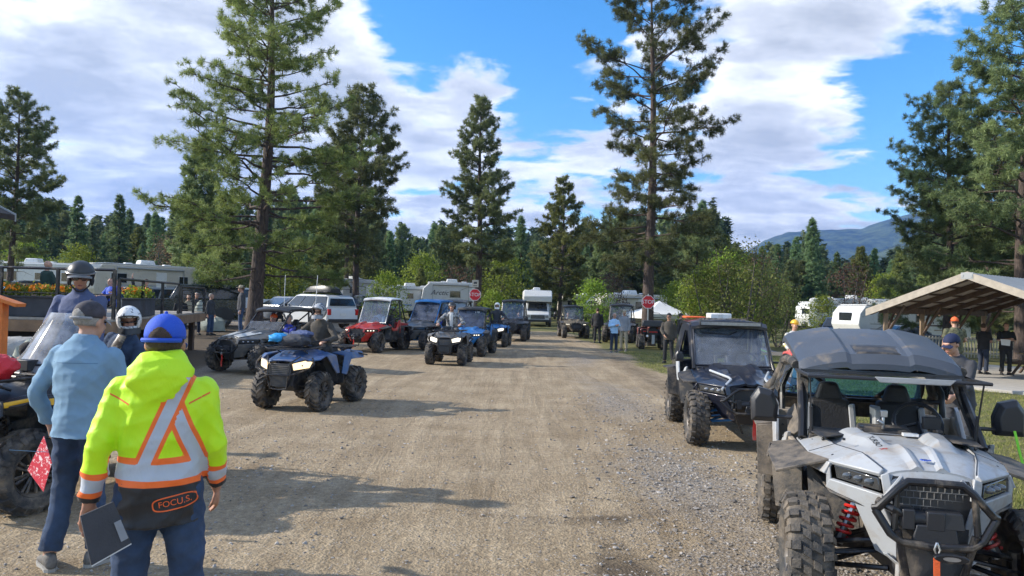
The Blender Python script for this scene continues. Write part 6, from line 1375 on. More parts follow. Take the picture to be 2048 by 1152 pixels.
for c in cs: m = MB(); m.tube([(c.x, c.y, 0), (c.x, c.y, 1.6)], .025, 8); m.build('leg', M_alu, tn)
# --- open shelter
AX = at(1935, 545, 22); pv_ = thing('picnic_shelter', 'open timber picnic shelter with grey metal roof', 'shelter', (AX.x, AX.y, -.12), math.atan2(.6, .8))
zA = AX.z+.12; hw = 2.95; zE = zA-1.14; Lr = 8.5
for s in (-1, 1):
    m = MB(); nn = 60
    m.surf(lambda u, v, s=s: (u*Lr, s*hw*v*1.03, zA-(zA-zE)*v*1.03+.012*math.sin(u*Lr*2*math.pi/.25)), 170, 2, .012); m.build('roof_sheet', M_metroof, pv_, smooth=50)
    m = MB(); m.panel([(0.03, 0, zA-.03), (Lr-.03, 0, zA-.03), (Lr-.03, s*hw, zE-.03), (0.03, s*hw, zE-.03)], .02); m.build('roof_boards', M_under, pv_)
    m = MB()
    for k in range(6): x = .12+k*(Lr-.25)/5; m.hexa([(x-.04, 0, zA-.24), (x+.04, 0, zA-.24), (x+.04, s*hw, zE-.2), (x-.04, s*hw, zE-.2), (x-.04, 0, zA-.05), (x+.04, 0, zA-.05), (x+.04, s*hw, zE-.05), (x-.04, s*hw, zE-.05)])
    for k in range(5): v = .1+k*.2; m.box((Lr/2, s*hw*v, zA-(zA-zE)*v-.075), (Lr-.1, .05, .045))
    m.build('rafter', M_woodd, pv_)
    m = MB(); m.hexa([(-.03, 0, zA-.20), (.03, 0, zA-.20), (.03, s*(hw+.1), zE-.24), (-.03, s*(hw+.1), zE-.24), (-.03, 0, zA+.03), (.03, 0, zA+.03), (.03, s*(hw+.1), zE-.01), (-.03, s*(hw+.1), zE-.01)]); m.build('fascia_board', M_woodl, pv_)
    m = MB(); m.box((Lr/2, s*(hw-.35), zE-.17+.13), (Lr-.2, .14, .2)); m.build('beam', M_woodd, pv_)
    for k in range(4):
        x = .4+k*(Lr-.8)/3; m = MB(); m.tube([(x+.0, s*(hw-.35)+.0, 0), (x-.0, s*(hw-.35), zE)], .085, 4); m.build('post', M_wood, pv_)
        m = MB(); m.tube([(x+.02, s*(hw-.35), zE-.75), (x+.62, s*(hw-.35), zE-.05)], .05, 4); m.tube([(x, s*(hw-.35), zE-.9), (x, s*(hw-.95), zE+.12)], .05, 4); m.build('brace', M_woodd, pv_)
m = MB(); m.box((0, 0, zA-.10), (.075, .34, .2)); m.box((-.02, .12, zA-.1), (.05, .06, .1)); m.box((-.02, -.12, zA-.1), (.05, .06, .1)); m.build('gable_plate', M_rvg, pv_, bevel=.01)
q = [rotz(pv_.rotation_euler[2]) @ Vector(v) for v in ((-1.2, -3.4, 0), (10, -3.4, 0), (10, 3.3, 0), (-1.2, 3.3, 0))]
m = MB(); m.prism([(v.x+AX.x, v.y+AX.y) for v in q], -.16, -.03, 'Z'); sl = m.build('concrete_slab', M_conc, bevel=.02); tag(sl, kind='structure')
# bench inside and fence behind
def table(label, loc, rz):
    r = thing('picnic_table', label, 'picnic table', loc, rz, 'picnic tables'); m = MB()
    for k in range(4): m.box((0, -.33+k*.22, .75), (1.8, .2, .04))
    m.build('tabletop', M_wood, r)
    for s in (-1, 1): m = MB(); m.box((0, s*.75, .45), (1.8, .26, .04)); m.build('seat', M_wood, r)
    for s in (-1, 1): m = MB(); m.tube([(s*.65, -.6, 0), (s*.65, -.15, .72)], .045, 4); m.tube([(s*.65, .6, 0), (s*.65, .15, .72)], .045, 4); m.box((s*.65, 0, .41), (.04, 1.6, .09)); m.build('leg_frame', M_woodd, r)
    return r
table('wooden picnic table under the shelter at the right edge', (at(2075, 600, 25.5).x, 25.5, -.03), .8)
fr = thing('picket_fence', 'low yellowish picket fence on grass behind the shelter', 'fence', (at(2010, 600, 36).x, 36, -.12), .1)
m = MB(); m.box((0, 0, .95), (13, .05, .09)); m.box((0, 0, .25), (13, .05, .09)); m.build('rail', M_woodl, fr)
for k in range(78): m = MB(); m.box((-6.4+k*.166, -.04, .55), (.05, .03, 1.0)); m.build('picket', M_woodl, fr)
# --- deck
DG = .62; ZD = 1.38; dk_ = thing('timber_deck', 'raised timber deck with black railings behind the riders', 'deck', (0, 0, 0))
poly = [(-24, 16), (-8.6, 16), (-10.6, 25.6), (-24, 25.6)]
m = MB(); m.prism(poly, ZD-.05, ZD, 'Z'); m.build('deck_boards', pm('deck_boards', (.30, .27, .23), .8, var=.25, vs=10, bump=.3), dk_)
for a_, b_ in ((poly[0], poly[1]), (poly[1], poly[2]), (poly[2], poly[3])):
    d = Vector((b_[0]-a_[0], b_[1]-a_[1], 0)); c = Vector(((a_[0]+b_[0])/2, (a_[1]+b_[1])/2, ZD-.18)); m = MB(); m.box(c, (d.length+.06, .06, .25), rotz(math.atan2(d.y, d.x))); m.build('fascia_board', pm('brown_fascia', (.21, .135, .08), .8, var=.3, vs=3, bump=.3), dk_)
for k in range(9): m = MB(); t = k/8; x, y = (-19+10*min(1, t*2), 16.3) if t < .5 else (-8.9-2*(t*2-1), 16.3+9*(t*2-1)); m.box((x, y, .6), (.15, .15, 1.5)); m.build('support_post', M_woodd, dk_)
m = MB(); m.prism([(-23.5, 17.2), (-9.8, 17.2), (-11.4, 25), (-23.5, 25)], 0, ZD-.07, 'Z'); m.build('under_deck_shade', M_dark, dk_)  # black block standing in for the shade below the deck
def railing(a_, b_, z1, n, bars, label):
    r = thing('metal_railing', label, 'railing', (a_[0], a_[1], ZD), 0, 'black metal railings on the deck'); d = Vector((b_[0]-a_[0], b_[1]-a_[1], 0)); h = z1-ZD
    for z in [h]+[h*(k+1)/(bars+1) for k in range(bars)]: m = MB(); m.tube([(0, 0, z), d+Vector((0, 0, z))], .03 if z == h else .012, 4 if z == h else 6); m.build('rail', M_frame, r)
    for k in range(n): m = MB(); m.box(d*(k/(n-1))+Vector((0, 0, h/2)), (.06, .06, h)); m.build('post', M_frame, r)
railing((-16, 16.05), (-8.62, 16.05), 2.45, 7, 1, 'tall black railing along the near front of the deck'); railing((-8.7, 16.4), (-9.9, 22), 2.27, 4, 1, 'lower black railing on the right side of the deck'); railing((-9.95, 22.3), (-10.55, 25.4), 2.20, 3, 6, 'black railing with many cross bars at the far deck corner')
def planter(label, x, y, w, rz=0):
    r = thing('flower_planter', label, 'planter', (x, y, ZD), rz, 'flower planters on the deck'); m = MB(); m.box((0, 0, .22), (w, .4, .42)); m.box((0, 0, .44), (w+.05, .44, .04)); m.build('planter_box', M_gun, r, bevel=.01)
    rg = np.random.default_rng(int(w*100)); n = int(w*60); C = np.column_stack([(rg.random(n)-.5)*w*.95, (rg.random(n)-.5)*.36, .5+rg.random(n)*.16]); v, t = leaves(C, 8, .05, .035, rg, rg.random(n)); o = bpy.data.objects.new('foliage', fast_mesh('foliage', v, 4, L_leaf, t)); COL.objects.link(o); o.parent = r
    n = int(w*26); C = np.column_stack([(rg.random(n)-.5)*w*.95, (rg.random(n)-.7)*.36, .60+rg.random(n)*.10]); v, t = leaves(C, 10, .022, .030, rg, rg.random(n)); o = bpy.data.objects.new('flowers', fast_mesh('flowers', v, 4, pm('marigold_petals', (.85, .30, .01), .7), t)); COL.objects.link(o); o.parent = r
planter('long black planter of orange flowers at the left of the deck', -10.9, 16.5, 2.3); planter('black planter of orange flowers right of the white speckled helmet', -9.35, 18.6, 1.5, -1.35)
# cabin whose eave shows at the top left
cb0 = at(29, 441, 22); cab = thing('log_cabin', 'dark cabin roof corner showing at the upper left edge', 'cabin', (cb0.x, 22, ZD)); ze = cb0.z-ZD
m = MB(); m.prism([(0, ze), (0, ze+.16), (-4.2, ze+2.2), (-8.4, ze+.16), (-8.4, ze), (-4.2, ze+2.0)], -6, 0, 'Y'); m.build('roof', pm('dark_brown_roofing', (.045, .035, .03), .8, var=.3), cab)
m = MB(); m.prism([(.02, ze-.03), (.02, ze+.2), (-4.2, ze+2.25), (-4.2, ze+2.0)], 0, .05, 'Y'); m.build('barge_board', M_rvg, cab)
m = MB(); m.box((-4.8, -3.2, ze/2), (6.6, 5.2, ze)); m.build('wall', M_woodd, cab)
m = MB(); m.box((-3.0, -.57, 1.3), (1.4, .06, 1.0)); w_ = m.build('window', M_woodl, cab); m = MB(); m.box((-3.0, -.53, 1.3), (1.2, .03, .8)); m.build('pane', M_winblk, w_)
# orange timber post at the left edge
p_ = at(2, 600, 9.5); op = thing('timber_post', 'orange stained timber post with sloping cap at the left edge', 'post', (p_.x-.02, 9.5, 0), .15)
m = MB(); m.box((0, 0, .85), (.16, .16, 1.92)); m.build('shaft', M_orw, op, bevel=.008); m = MB(); m.box((.04, 0, 1.84), (.46, .26, .045), roty(.32)); m.build('cap_board', M_orw, op, bevel=.006)
boulder('large grey boulder below the deck beside the orange post', (at(28, 600, 13.5).x, 13.5, .55), (.95, .8, .62), 3, M_rock); boulder('small whitish rock leaning by the large grey boulder', (at(62, 600, 12.8).x, 12.8, .75), (.24, .2, .33), 5, M_rockl)
pb = gp(425, 658); boulder('mossy green-grey boulder at the right foot of the deck', (pb.x, pb.y, pb.z+.1), (.50, .45, .50), 8, M_rockl); boulder('pale pointed rock near the deck stairs', (at(400, 600, 26.5).x, 26.5, 1.42), (.17, .14, .30), 12, M_rockl)
# ---------------------------------------------------------------- vehicles
TRv = 1.32
FL = gp(1607, 1222); RL = gp(1537, 1040); hd_ = (FL-RL).normalized(); rzW = -.255; scW = (FL-RL).length/2.15
white = utv('pale grey side-by-side with red springs, black roof and open visor, nearest on the right', place(1607, 1222, rzW, -TRv/2, -2.15/2, WSC), rzW, M_ghost, M_blkroof, dict(detail=True, screen='flip', zr=WZR, kind='block', door=M_ghostmud, mudside=M_ghostmud, drive=1), sc=WSC)
rzN = head(-.08, -1)
navy = utv('dark navy side-by-side with roof light bar and closed windscreen', place(1392, 889, rzN, -TRv/2, -1.075, 1.01), rzN, M_navy, M_navy, dict(screen='glass', lightbar=True, kind='block', zr=1.70, cab=True, arms=M_skyblue, spring=M_blk2, pillar=M_navy, wiper=True, winch=True, mirrors=True, headlight=M_lensc, accent=M_silver, door=M_blk2), sc=1.01)
for s in (-1, 1): m = MB(); m.tube([(s*.42, -1.075+.35, 1.035), (s*.25, -1.075-.15, .985), (s*.24, -1.075-.24, .965), (s*.40, -1.075-.42, .84)], .018, 6); m.build('accent_strip', M_silver, navy)
pz_ = rel(navy, (0, .55, 0)); ps = thing('spare_tyre', 'knobbly tyre lying flat on the dark navy buggy roof', 'tyre', (pz_.x, pz_.y, 1.76), rzN); o_ = bpy.data.objects.new('tyre', tyre_mesh(.39, .27, 'block')); COL.objects.link(o_); o_.parent = ps; o_.rotation_euler = (0, math.pi/2, 0); o_.scale = (.35, 1, 1)
cb_ = thing('cargo_box', 'orange and white box strapped on the dark navy buggy roof', 'box', (pz_.x-.15, pz_.y+.5, 1.78), rzN); m = MB(); m.box((-.2, 0, .03), (.34, .4, .035)); m.build('orange_case', M_orange, cb_, bevel=.02); m = MB(); m.box((.22, 0, .06), (.36, .4, .10)); m.build('white_case', M_whitep, cb_, bevel=.02)
rzC = head(-.42, -.91); cana = utv('black and silver side-by-side with half windscreen and two people, left of the blue quad', place(437, 742, rzC, -TRv/2-.05, -1.1), rzC, M_grey, M_blk2, dict(screen='half', kind='block', zr=1.62, headlight=M_lensc, flare=True, accent=M_silver, whip=True, winch=True, door=M_blk2, R=.40, track=1.42, spring=M_blk2))
m = MB()
for s in (-1, 1): m.panel([(s*.16, -1.075+.35, 1.065), (s*.44, -1.075+.28, 1.02), (s*.30, -1.075-.36, .925), (s*.05, -1.075-.30, .965)], .012)
m.build('silver_hood_panel', M_silver, cana)
rzB = head(-.24, -.97)
blueq = atv('blue quad bike with lit headlights and a loaded front rack', place(637, 822, rzB, .49, -.66, 1.04), rzB, M_blue, dict(lamp=M_lit), sc=1.04)
rzR = head(-.30, -.95)
redu = utv('red side-by-side with white roof and full windscreen', place(755, 706, rzR, TRv/2, -1.075), rzR, M_redpaint, M_whitep, dict(screen='glass', zr=1.98, kind='mud', headlight=M_litw, roofpatch=True, winch=True, drive=-.3, pillar=M_silver, spring=M_blk2))
rzD = head(-.42, -.9)
blur = utv('side-by-side with bright blue roof behind the red one', place(793, 697, rzD, -TRv/2, -1.075, 1.05), rzD, M_grey, M_skyblue, dict(screen='dusty', zr=1.86, kind='block', arms=M_skyblue, accent=M_skyblue, cage=M_skyblue, spring=M_blk2), sc=1.05)
greyu = utv('grey side-by-side with boxed flat roof behind the centre quad rider', (at(905, 600, 33).x, 34, 0), head(-.2, -1), M_camo, M_grey, dict(screen='glass', zr=1.98, kind='mud', winch=False))
rzF = head(-.08, -1)
cenq = atv('dark grey quad bike with both headlights lit in the middle of the track', place(924, 731, rzF, .49, -.66, 1.02), rzF, M_grey, dict(lamp=M_litw, mirrors=False, steer=0), sc=1.02)
rzG = head(-.16, -1)
blug = utv('blue side-by-side with flat black roof and white number on its windscreen', place(963, 713, rzG, TRv/2, -1.075, .95), rzG, M_skyblue, M_blk, dict(screen='dusty', zr=1.80, kind='mud', number='110', headlight=M_litw, spring=M_blk2), sc=.95)
rzH = head(-.12, -1)
bluq2 = atv('blue quad bike behind the numbered buggy, ridden with a white helmet', place(1009, 694, rzH, .49, -.66, 1.0), rzH, M_skyblue, dict(lamp=M_litw))
blku = utv('black side-by-side with flat roof, last in the queue on the track', place(1047, 683, head(-.1, -1), TRv/2, -1.075, 1.05), head(-.1, -1), M_blk2, M_blk2, dict(screen='glass', zr=1.98, kind='mud', R=.40), sc=1.05)
camu = utv('camouflage side-by-side with two lit lamps at the road edge', place(1128, 676, head(.05, -1), -TRv/2, -1.075, 1.0), head(.05, -1), M_camo, M_blk2, dict(screen='glass', zr=1.86, kind='mud', headlight=M_litw))
parku = utv('black side-by-side parked behind the couple in light clothes', place(1262, 686, head(-.25, -1), TRv/2, -1.075, 1.05), head(-.25, -1), M_blk2, M_blk2, dict(screen='glass', zr=1.92, kind='mud', R=.41), sc=1.05)
redq = atv('dark red quad bike with black cargo box parked facing away on grass', place(1283, 698, head(.1, 1), .47, .66, 1.05), head(.1, 1), pm('dark_red_paint', (.16, .02, .02), .35, coat=.4, dust=.3), {}, sc=1.05)
m = MB(); m.box((0, .55, 1.14), (.95, .5, .26), tp=.92); m.build('cargo_box', M_blk2, redq, bevel=.03); m = MB(); m.box((0, .97, .78), (.36, .03, .06)); m.build('rear_reflector', M_redlens, redq); m = MB(); m.box((0, .99, .45), (.12, .04, .4)); m.build('number_holder', M_rvg, redq)
rzY = head(-.35, -.94)
yel = atv('yellow and black touring quad with tall windshield at the left edge', (-4.48, 7.45, 0), rzY, M_blk2, dict(lamp=M_lensc), sc=1.12)
m = MB(); 
m.surf(lambda u, v: ((u-.5)*(.62-.16*v), -.66+.34+.30*v+.10*(2*u-1)**2-.05, 1.06+.50*v), 10, 8, .006, (0, .8, .5)); m.build('windshield', glass('grey_windshield', (.75, .76, .78), .55, (.55, .56, .58)), yel, smooth=60)
m = MB()
for s in (-1, 1):
    m = MB(); m.panel([(s*.605, -.60, .90), (s*.63, -.15, .92), (s*.63, -.16, .87), (s*.61, -.58, .85)], .012); m.panel([(s*.61, -.52, .80), (s*.63, -.12, .72), (s*.63, -.10, .67), (s*.61, -.52, .76)], .012)
    m.panel([(s*.42, -1.0, .87), (s*.60, -.66, .93), (s*.60, -.64, .89), (s*.43, -1.0, .83)], .012); m.build('yellow_stripe', M_yellow, yel)
rb_ = rel(yel, (.08, -.78, 0)); m = MB(); m.ell((0, 0, 0), (.34, .26, .15), 24, 16); me = remesh(m, .02, 2); wrinkle(me, .022, 5); bag = obj_from(me, 'red_bag', pm('red_nylon', (.62, .02, .03), .55, bump=.5, bs=25)); bag.location = (rb_.x, rb_.y, 1.27); bag.rotation_euler = (0, 0, rzY); tag(bag, 'red nylon bag on the front rack of the yellow and black quad', 'bag')
pn_ = rel(yel, (.38, -1.06, 0)); m = MB(); m.box((0, 0, 0), (.12, .01, .13)); pl_ = m.build('number_plate', M_whitep); pl_.location = (pn_.x, pn_.y, 1.22); pl_.rotation_euler = (0, 0, rzY); tag(pl_, 'small white plate in front of the red bag at the left edge', 'number plate')
# load on the blue quad
def load(v, y, z, label, mat, sx_, sy_, sz_, nm, seed=1, x=0):
    p_ = rel(v, (x, y, 0)); m = MB(); m.ell((0, 0, 0), (sx_, sy_, sz_), 22, 14); m.box((0, 0, -.01), (sx_*1.5, sy_*1.5, sz_*1.3)); me = remesh(m, .016, 3); wrinkle(me, .012, 6+seed); o = obj_from(me, nm, mat); o.location = (p_.x, p_.y, z*v.scale[0]); o.rotation_euler = v.rotation_euler; return tag(o, label, 'bag')
load(blueq, -.66+.02, 1.16, 'black soft bag strapped on the front rack of the blue quad', M_gun, .30, .24, .12, 'soft_bag'); load(blueq, -.66-.06, 1.20, 'bright blue dry bag on the left of the blue quad front rack', pm('bright_blue_nylon', (.02, .28, .60), .5, bump=.4, bs=25), .17, .2, .09, 'dry_bag', 2, -.26)
load(blueq, -.66+.14, 1.27, 'slate blue folded bag on top of the black rack bag', M_bluej, .24, .16, .07, 'folded_bag', 3, .05)
# ---------------------------------------------------------------- people
# man in high-visibility jacket
mats_hv = []
def hv_mat():
    m, nt, b, o = _nodes('high_visibility_jacket'); L = nt.links; A_ = lambda n: N(nt, 'ShaderNodeAttribute', attribute_name=n).outputs['Fac']; tc = N(nt, 'ShaderNodeTexCoord').outputs['Object']
    st = lambda n: ramp(nt, A_(n), .498, .502)
    y = ramp(nt, noise(nt, 5, 5, .6, tc), .3, .7, (.50, .86, .0), (.62, .93, .01)); c = mixc(nt, st('black'), y, (.014, .014, .016)); c = mixc(nt, st('orange'), c, (.95, .16, .02)); c = mixc(nt, st('silver'), c, (.46, .50, .56))
    L.new(c, b.inputs['Base Color']); b.inputs['Roughness'].default_value = .55; b.inputs['Sheen Weight'].default_value = .1
    bp = N(nt, 'ShaderNodeBump'); bp.inputs['Distance'].default_value = .012; bp.inputs['Strength'].default_value = .6; mp = N(nt, 'ShaderNodeMapping'); mp.inputs['Scale'].default_value = (1, 1, .5); L.new(tc, mp.inputs[0]); L.new(noise(nt, 9, 5, .6, mp.outputs[0], 1.2), bp.inputs['Height']); L.new(bp.outputs[0], b.inputs['Normal']); return m
D1 = 3.64; x1 = at(332, 600, D1).x; rz1 = math.pi+.33
pose1 = dict(neck=-.045, sw=.168, ea=(-.222, -.0, 1.13), wa=(-.232, -.13, .90), eb=(.240, .05, 1.14), wb=(.275, .0, .87), kb=(.11, 0, .50), ka=(-.13, -.02, .50), hdb=(.05, -.15, -1), pnb=(-.55, .6, -.1), curlb=.55, hyaw=-.12, hpitch=.05)
hv = person('man in bright yellow-green high-visibility jacket with orange bands and blue cap, back turned', (x1, D1, 0), rz1, 1.93, pose1, hv_mat(), M_denim, M_shoe, M_skin2, M_hairb, 'cap', .0105, None if False else 'people at the ride', toplen=.165, fat=.98, hood=True, wr=.0085, hatcol=M_bright)
jk = [o for o in hv.children if o.name.startswith('jacket')][0] if False else next(o for o in bpy.data.objects if o.parent is hv and o.name.startswith('jacket'))
def paint_hv(o):
    K = 1.93/1.76; me = o.data; n = len(me.vertices); co = np.empty(n*3); me.vertices.foreach_get('co', co); co = co.reshape(-1, 3)/K; x, y, z = co.T
    W1 = np.array(pose1['wb']); E1 = np.array(pose1['eb']); W2 = np.array(pose1['wa']); E2 = np.array(pose1['ea'])
    def arm(E, W):
        d = W-E; L_ = np.linalg.norm(d); d = d/L_; t = (co-E) @ d; r = np.linalg.norm((co-E)-np.outer(t, d), axis=1); return t/L_, r
    t1, r1 = arm(E1, W1); t2, r2 = arm(E2, W2); ina = ((np.abs(x) > .20) & (r1 < .10) & (t1 > -.3)) | ((np.abs(x) > .20) & (r2 < .10) & (t2 > -.3))
    hem = np.abs(z-1.025-.0*x); tt = np.where(x > 0, t1, t2); lb = np.abs(tt-.62)*.30
    dband = np.where(ina, lb, hem); si = .034-dband; og = .062-dband; bk = np.where(ina, (tt-.80)*.3, .965-z)
    xx = -x; k = .40; nrm = math.hypot(1, k); xc = .055
    d1 = np.abs((xx-xc)-k*(z-1.325))/nrm; d2 = np.abs((xx-xc)+k*(z-1.325))/nrm; ok = (~ina) & (z > 1.045) & (z < 1.47) & (np.abs(x) < .23)
    s1 = np.where(ok & (y > -.02), .024-d1, -1); s2 = np.where(ok & (y > -.02), .024-d2, -1); o1 = np.where(ok & (y > -.02), .042-d1, -1); o2 = np.where(ok & (y > -.02), .042-d2, -1)
    hoodm = ((z > 1.44) & (y > .02)) | (z > 1.33) & (np.abs(x) < .17) & (y > .138)
    # front straps
    f1 = np.where((~ina) & (y < -.02) & (z > 1.05) & (z < 1.42), np.maximum(.026-np.abs(np.abs(x)-.10), -1), -1); fo = np.where((~ina) & (y < -.02) & (z > 1.05) & (z < 1.42), .046-np.abs(np.abs(x)-.10), -1)
    o2m = np.where(o1 > 0, -1, s2)  # one strap runs over the other
    sil = np.maximum.reduce([si, np.where(o1 > 0, s1, np.maximum(s1, s2)), f1]); ora = np.maximum.reduce([og, o1, o2, fo]); sil = np.where(hoodm, -1, sil); ora = np.where(hoodm, -1, ora)
    for nm, v in (('silver', sil), ('orange', ora), ('black', bk)):
        a = me.attributes.new(nm, 'FLOAT', 'POINT'); a.data.foreach_set('value', np.clip(.5+v*4, 0, 1).astype('f'))
paint_hv(jk)
def decal(obj, mb, origin, dirn, name, mat, parent, off=.003):
    # drop mesh points (in obj space, laid out on a plane) onto the surface along dirn
    bv = BVHTree.FromObject(obj, bpy.context.evaluated_depsgraph_get()); d = Vector(dirn).normalized(); out = []
    for p in mb.v:
        p = Vector(p); hit = bv.ray_cast(p-d*1.0, d); out.append(tuple((hit[0]-d*off) if hit[0] is not None else p))
    mb.v = out; return mb.build(name, mat, parent, smooth=0, fix=False)
def flat_text(txt, sz, M4):
    cu = bpy.data.curves.new('t', 'FONT'); cu.body = txt; cu.size = sz; cu.align_x = 'CENTER'; cu.align_y = 'CENTER'; o = bpy.data.objects.new('t', cu); COL.objects.link(o); dg = bpy.context.evaluated_depsgraph_get(); dg.update(); me = bpy.data.meshes.new_from_object(o.evaluated_get(dg)); m = MB(); m.add([M4 @ v.co for v in me.vertices], [tuple(p.vertices) for p in me.polygons]); bpy.data.objects.remove(o); return m
bpy.context.view_layer.update()
Mt = frame((-.085, .5, .98), (-1, 0, .14), (0, 0, 1)); t_ = flat_text('FOCU.S.', .040, Mt)
M_ortext = pm('orange_embroidery', (.85, .14, .03), .7)
# outlined badge round the word
ro = MB(); out_ = []; inn = []
for i in range(40):
    a = 2*math.pi*i/40; cx_ = .125*(1 if math.cos(a) >= 0 else -1)*min(1, abs(math.cos(a))*1.6)**.7; 
    out_.append(Mt @ Vector((.098*math.copysign(abs(math.cos(a))**.5, math.cos(a)), .034*math.copysign(abs(math.sin(a))**.6, math.sin(a)), 0))); inn.append(Mt @ Vector((.092*math.copysign(abs(math.cos(a))**.5, math.cos(a)), .028*math.copysign(abs(math.sin(a))**.6, math.sin(a)), 0)))
ro.add(out_+inn, [(i, (i+1) % 40, 40+(i+1) % 40, 40+i) for i in range(40)])
decal(jk, t_, None, (0, -1, 0), 'lettering', M_ortext, hv); decal(jk, ro, None, (0, -1, 0), 'badge_outline', M_ortext, hv)
def held(nm, label, cat, pts, mat, th=.012): m = MB(); m.panel(pts, th); o = m.build(nm, mat, bevel=.002); return tag(o, label, cat)
bc_ = [at(160, 1032, 3.30), at(226, 1003, 3.42), at(262, 1086, 3.44), at(182, 1131, 3.32)]; bn = held('black_binder', 'black binder held low by the man in the high-visibility jacket', 'binder', bc_, M_gun, .014)
m = MB(); c0, c1, c2, c3 = bc_; U = lambda u, v: c0.lerp(c1, u).lerp(c3.lerp(c2, u), v); nrm_ = (c1-c0).cross(c3-c0).normalized(); sgn = -1 if nrm_.y > 0 else 1; m.panel([U(a_, b_)+nrm_*sgn*.009 for a_, b_ in ((.78, .42), (.97, .42), (.97, .86), (.78, .86))], .003); m.build('label_pocket', M_greyc, bn)
m = MB(); m.panel([U(a_, b_)-nrm_*sgn*.001 for a_, b_ in ((.02, .95), (1.0, .95), (1.0, 1.03), (.02, 1.03))], .006); m.build('paper_edge', M_white, bn)
# man in chambray shirt
D2 = 5.3; x2 = at(176, 600, D2).x; rz2 = math.pi-.12
pose2 = dict(neck=-.03, sw=.175, eb=(.30, .05, 1.12), wb=(.315, -.10, .90), ea=(-.27, -.05, 1.12), wa=(-.2, -.25, .98), kb=(.13, -.02, .50), nb=(.17, .04, .085), ka=(-.05, -.05, .50), na=(-.06, -.10, .085), hdb=(-.12, -.25, -1), pnb=(-.9, -.3, 0), curlb=.75, hyaw=-.12, hpitch=.10, footb=.85)
ch = person('man in light blue denim shirt and dark patterned cap, back turned, holding a red sheet', (x2, D2, 0), rz2, 1.95, pose2, M_chamb, M_denimd if False else M_denim, M_shoe, M_skin, M_hairg, 'cap', .0115, toplen=.10, fat=1.05, collar=True, wr=.008, hatcol=pm('dark_cap_cloth', (.05, .045, .055), .85, var=.4, vs=14), hatcol2=M_greyc)
red_p = mk_pattern('red_patterned_paper', (.60, .02, .05), (.85, .70, .70), 38, .56); rp_ = [at(88, 872, 5.05), at(104, 926, 5.0), at(87, 984, 5.0), at(55, 940, 5.1)]
held('red_leaflet', 'red sheet with white patches held by the man in the light blue shirt', 'leaflet', rp_, red_p, .004)
chs = next(o for o in bpy.data.objects if o.parent is ch and o.name.startswith('jacket')); bpy.context.view_layer.update()
def seam(obj, pts, w, mat, par, dirn=(0, -1, 0)):
    m = MB(); P_ = [Vector(p) for p in pts]
    for a_, b_ in zip(P_, P_[1:]): 
        for k in range(6): q0 = a_.lerp(b_, k/6); q1 = a_.lerp(b_, (k+1)/6); d_ = Vector((0, 0, w)) if abs((b_-a_).z) < abs((b_-a_).x) else Vector((w, 0, 0)); m.add([q0-d_, q1-d_, q1+d_, q0+d_], [(0, 1, 2, 3)])
    return decal(obj, m, None, dirn, 'seam', mat, par, .002)
M_seam = pm('shirt_seam', (.11, .21, .33), .9)
seam(chs, [(-.17, .5, 1.47), (.17, .5, 1.47)], .0025, M_seam, ch); seam(chs, [(-.14, .5, .93), (.14, .5, .93)], .002, M_seam, ch)
seam(jk, [(-.13, .5, 1.445), (-.22, .5, 1.49)], .004, M_ortext, hv); seam(jk, [(.13, .5, 1.445), (.22, .5, 1.49)], .004, M_ortext, hv)
# riders on the yellow quad
ry = rel(yel, (-.06, .20, 0))
person('rider with matt black open helmet and sunglasses on the yellow and black quad', (ry.x, ry.y, .36), rzY+.05, 1.84, sit(.96, 0, .04, hand=(.30, -.34, -.06), hyaw=.78, hpitch=.22, twist=.3), M_bluej, M_dark, M_shoed, M_skin2, None, 'half', .0125, glasses=True, toplen=.06, fat=1.15, hatcol=M_helm, wr=.008, collar=True)
rq = rel(yel, (.02, .55, 0))
person('passenger with white speckled full-face helmet and dark blue jacket leaning out', (rq.x, rq.y, .10), rzY+.1, 1.72, sit(.90, 0, .02, hand=(.25, -.25, .05), tilt=.26, hyaw=.72, htilt=-.05, hpitch=.12), M_denim, M_dark, M_shoed, M_skin2, None, 'full', .013, toplen=.06, hatcol=M_helmw, hatcol2=M_helm, fat=1.05, inner=M_snood, wr=.008)
# riders further off
def rider(v, label, z=.93, y=.28, h=1.78, **kw):
    p_ = rel(v, (0, y, 0)); pose = kw.pop('pose', None) or sit(z*v.scale[0], 0, kw.pop('lean', .18)); return person(label, (p_.x, p_.y, v.location.z), v.rotation_euler[2], h, pose, shoes=M_shoed, **kw)
rider(blueq, 'rider in silver striped full-face helmet and dark brown jacket on the blue quad', top=M_darkb, legs=M_dark, hat='full', hatcol=M_helms, hatcol2=M_greyc, vox=.014, toplen=.06, fat=1.15)
rider(cenq, 'rider in black open helmet and grey camouflage jacket on the centre quad', top=mk_pattern('grey_camouflage_cloth', (.30, .30, .30), (.07, .07, .07), 14), legs=M_gun, hat='half', hatcol=M_helm, inner=M_white, vox=.016, toplen=.06, h=1.84, z=.98)
rider(bluq2, 'rider in white helmet on the second blue quad', top=M_gun, legs=M_dark, hat='full', hatcol=M_helmwh, hatcol2=M_helmwh, vox=.02, toplen=.06, z=1.0, h=1.85)
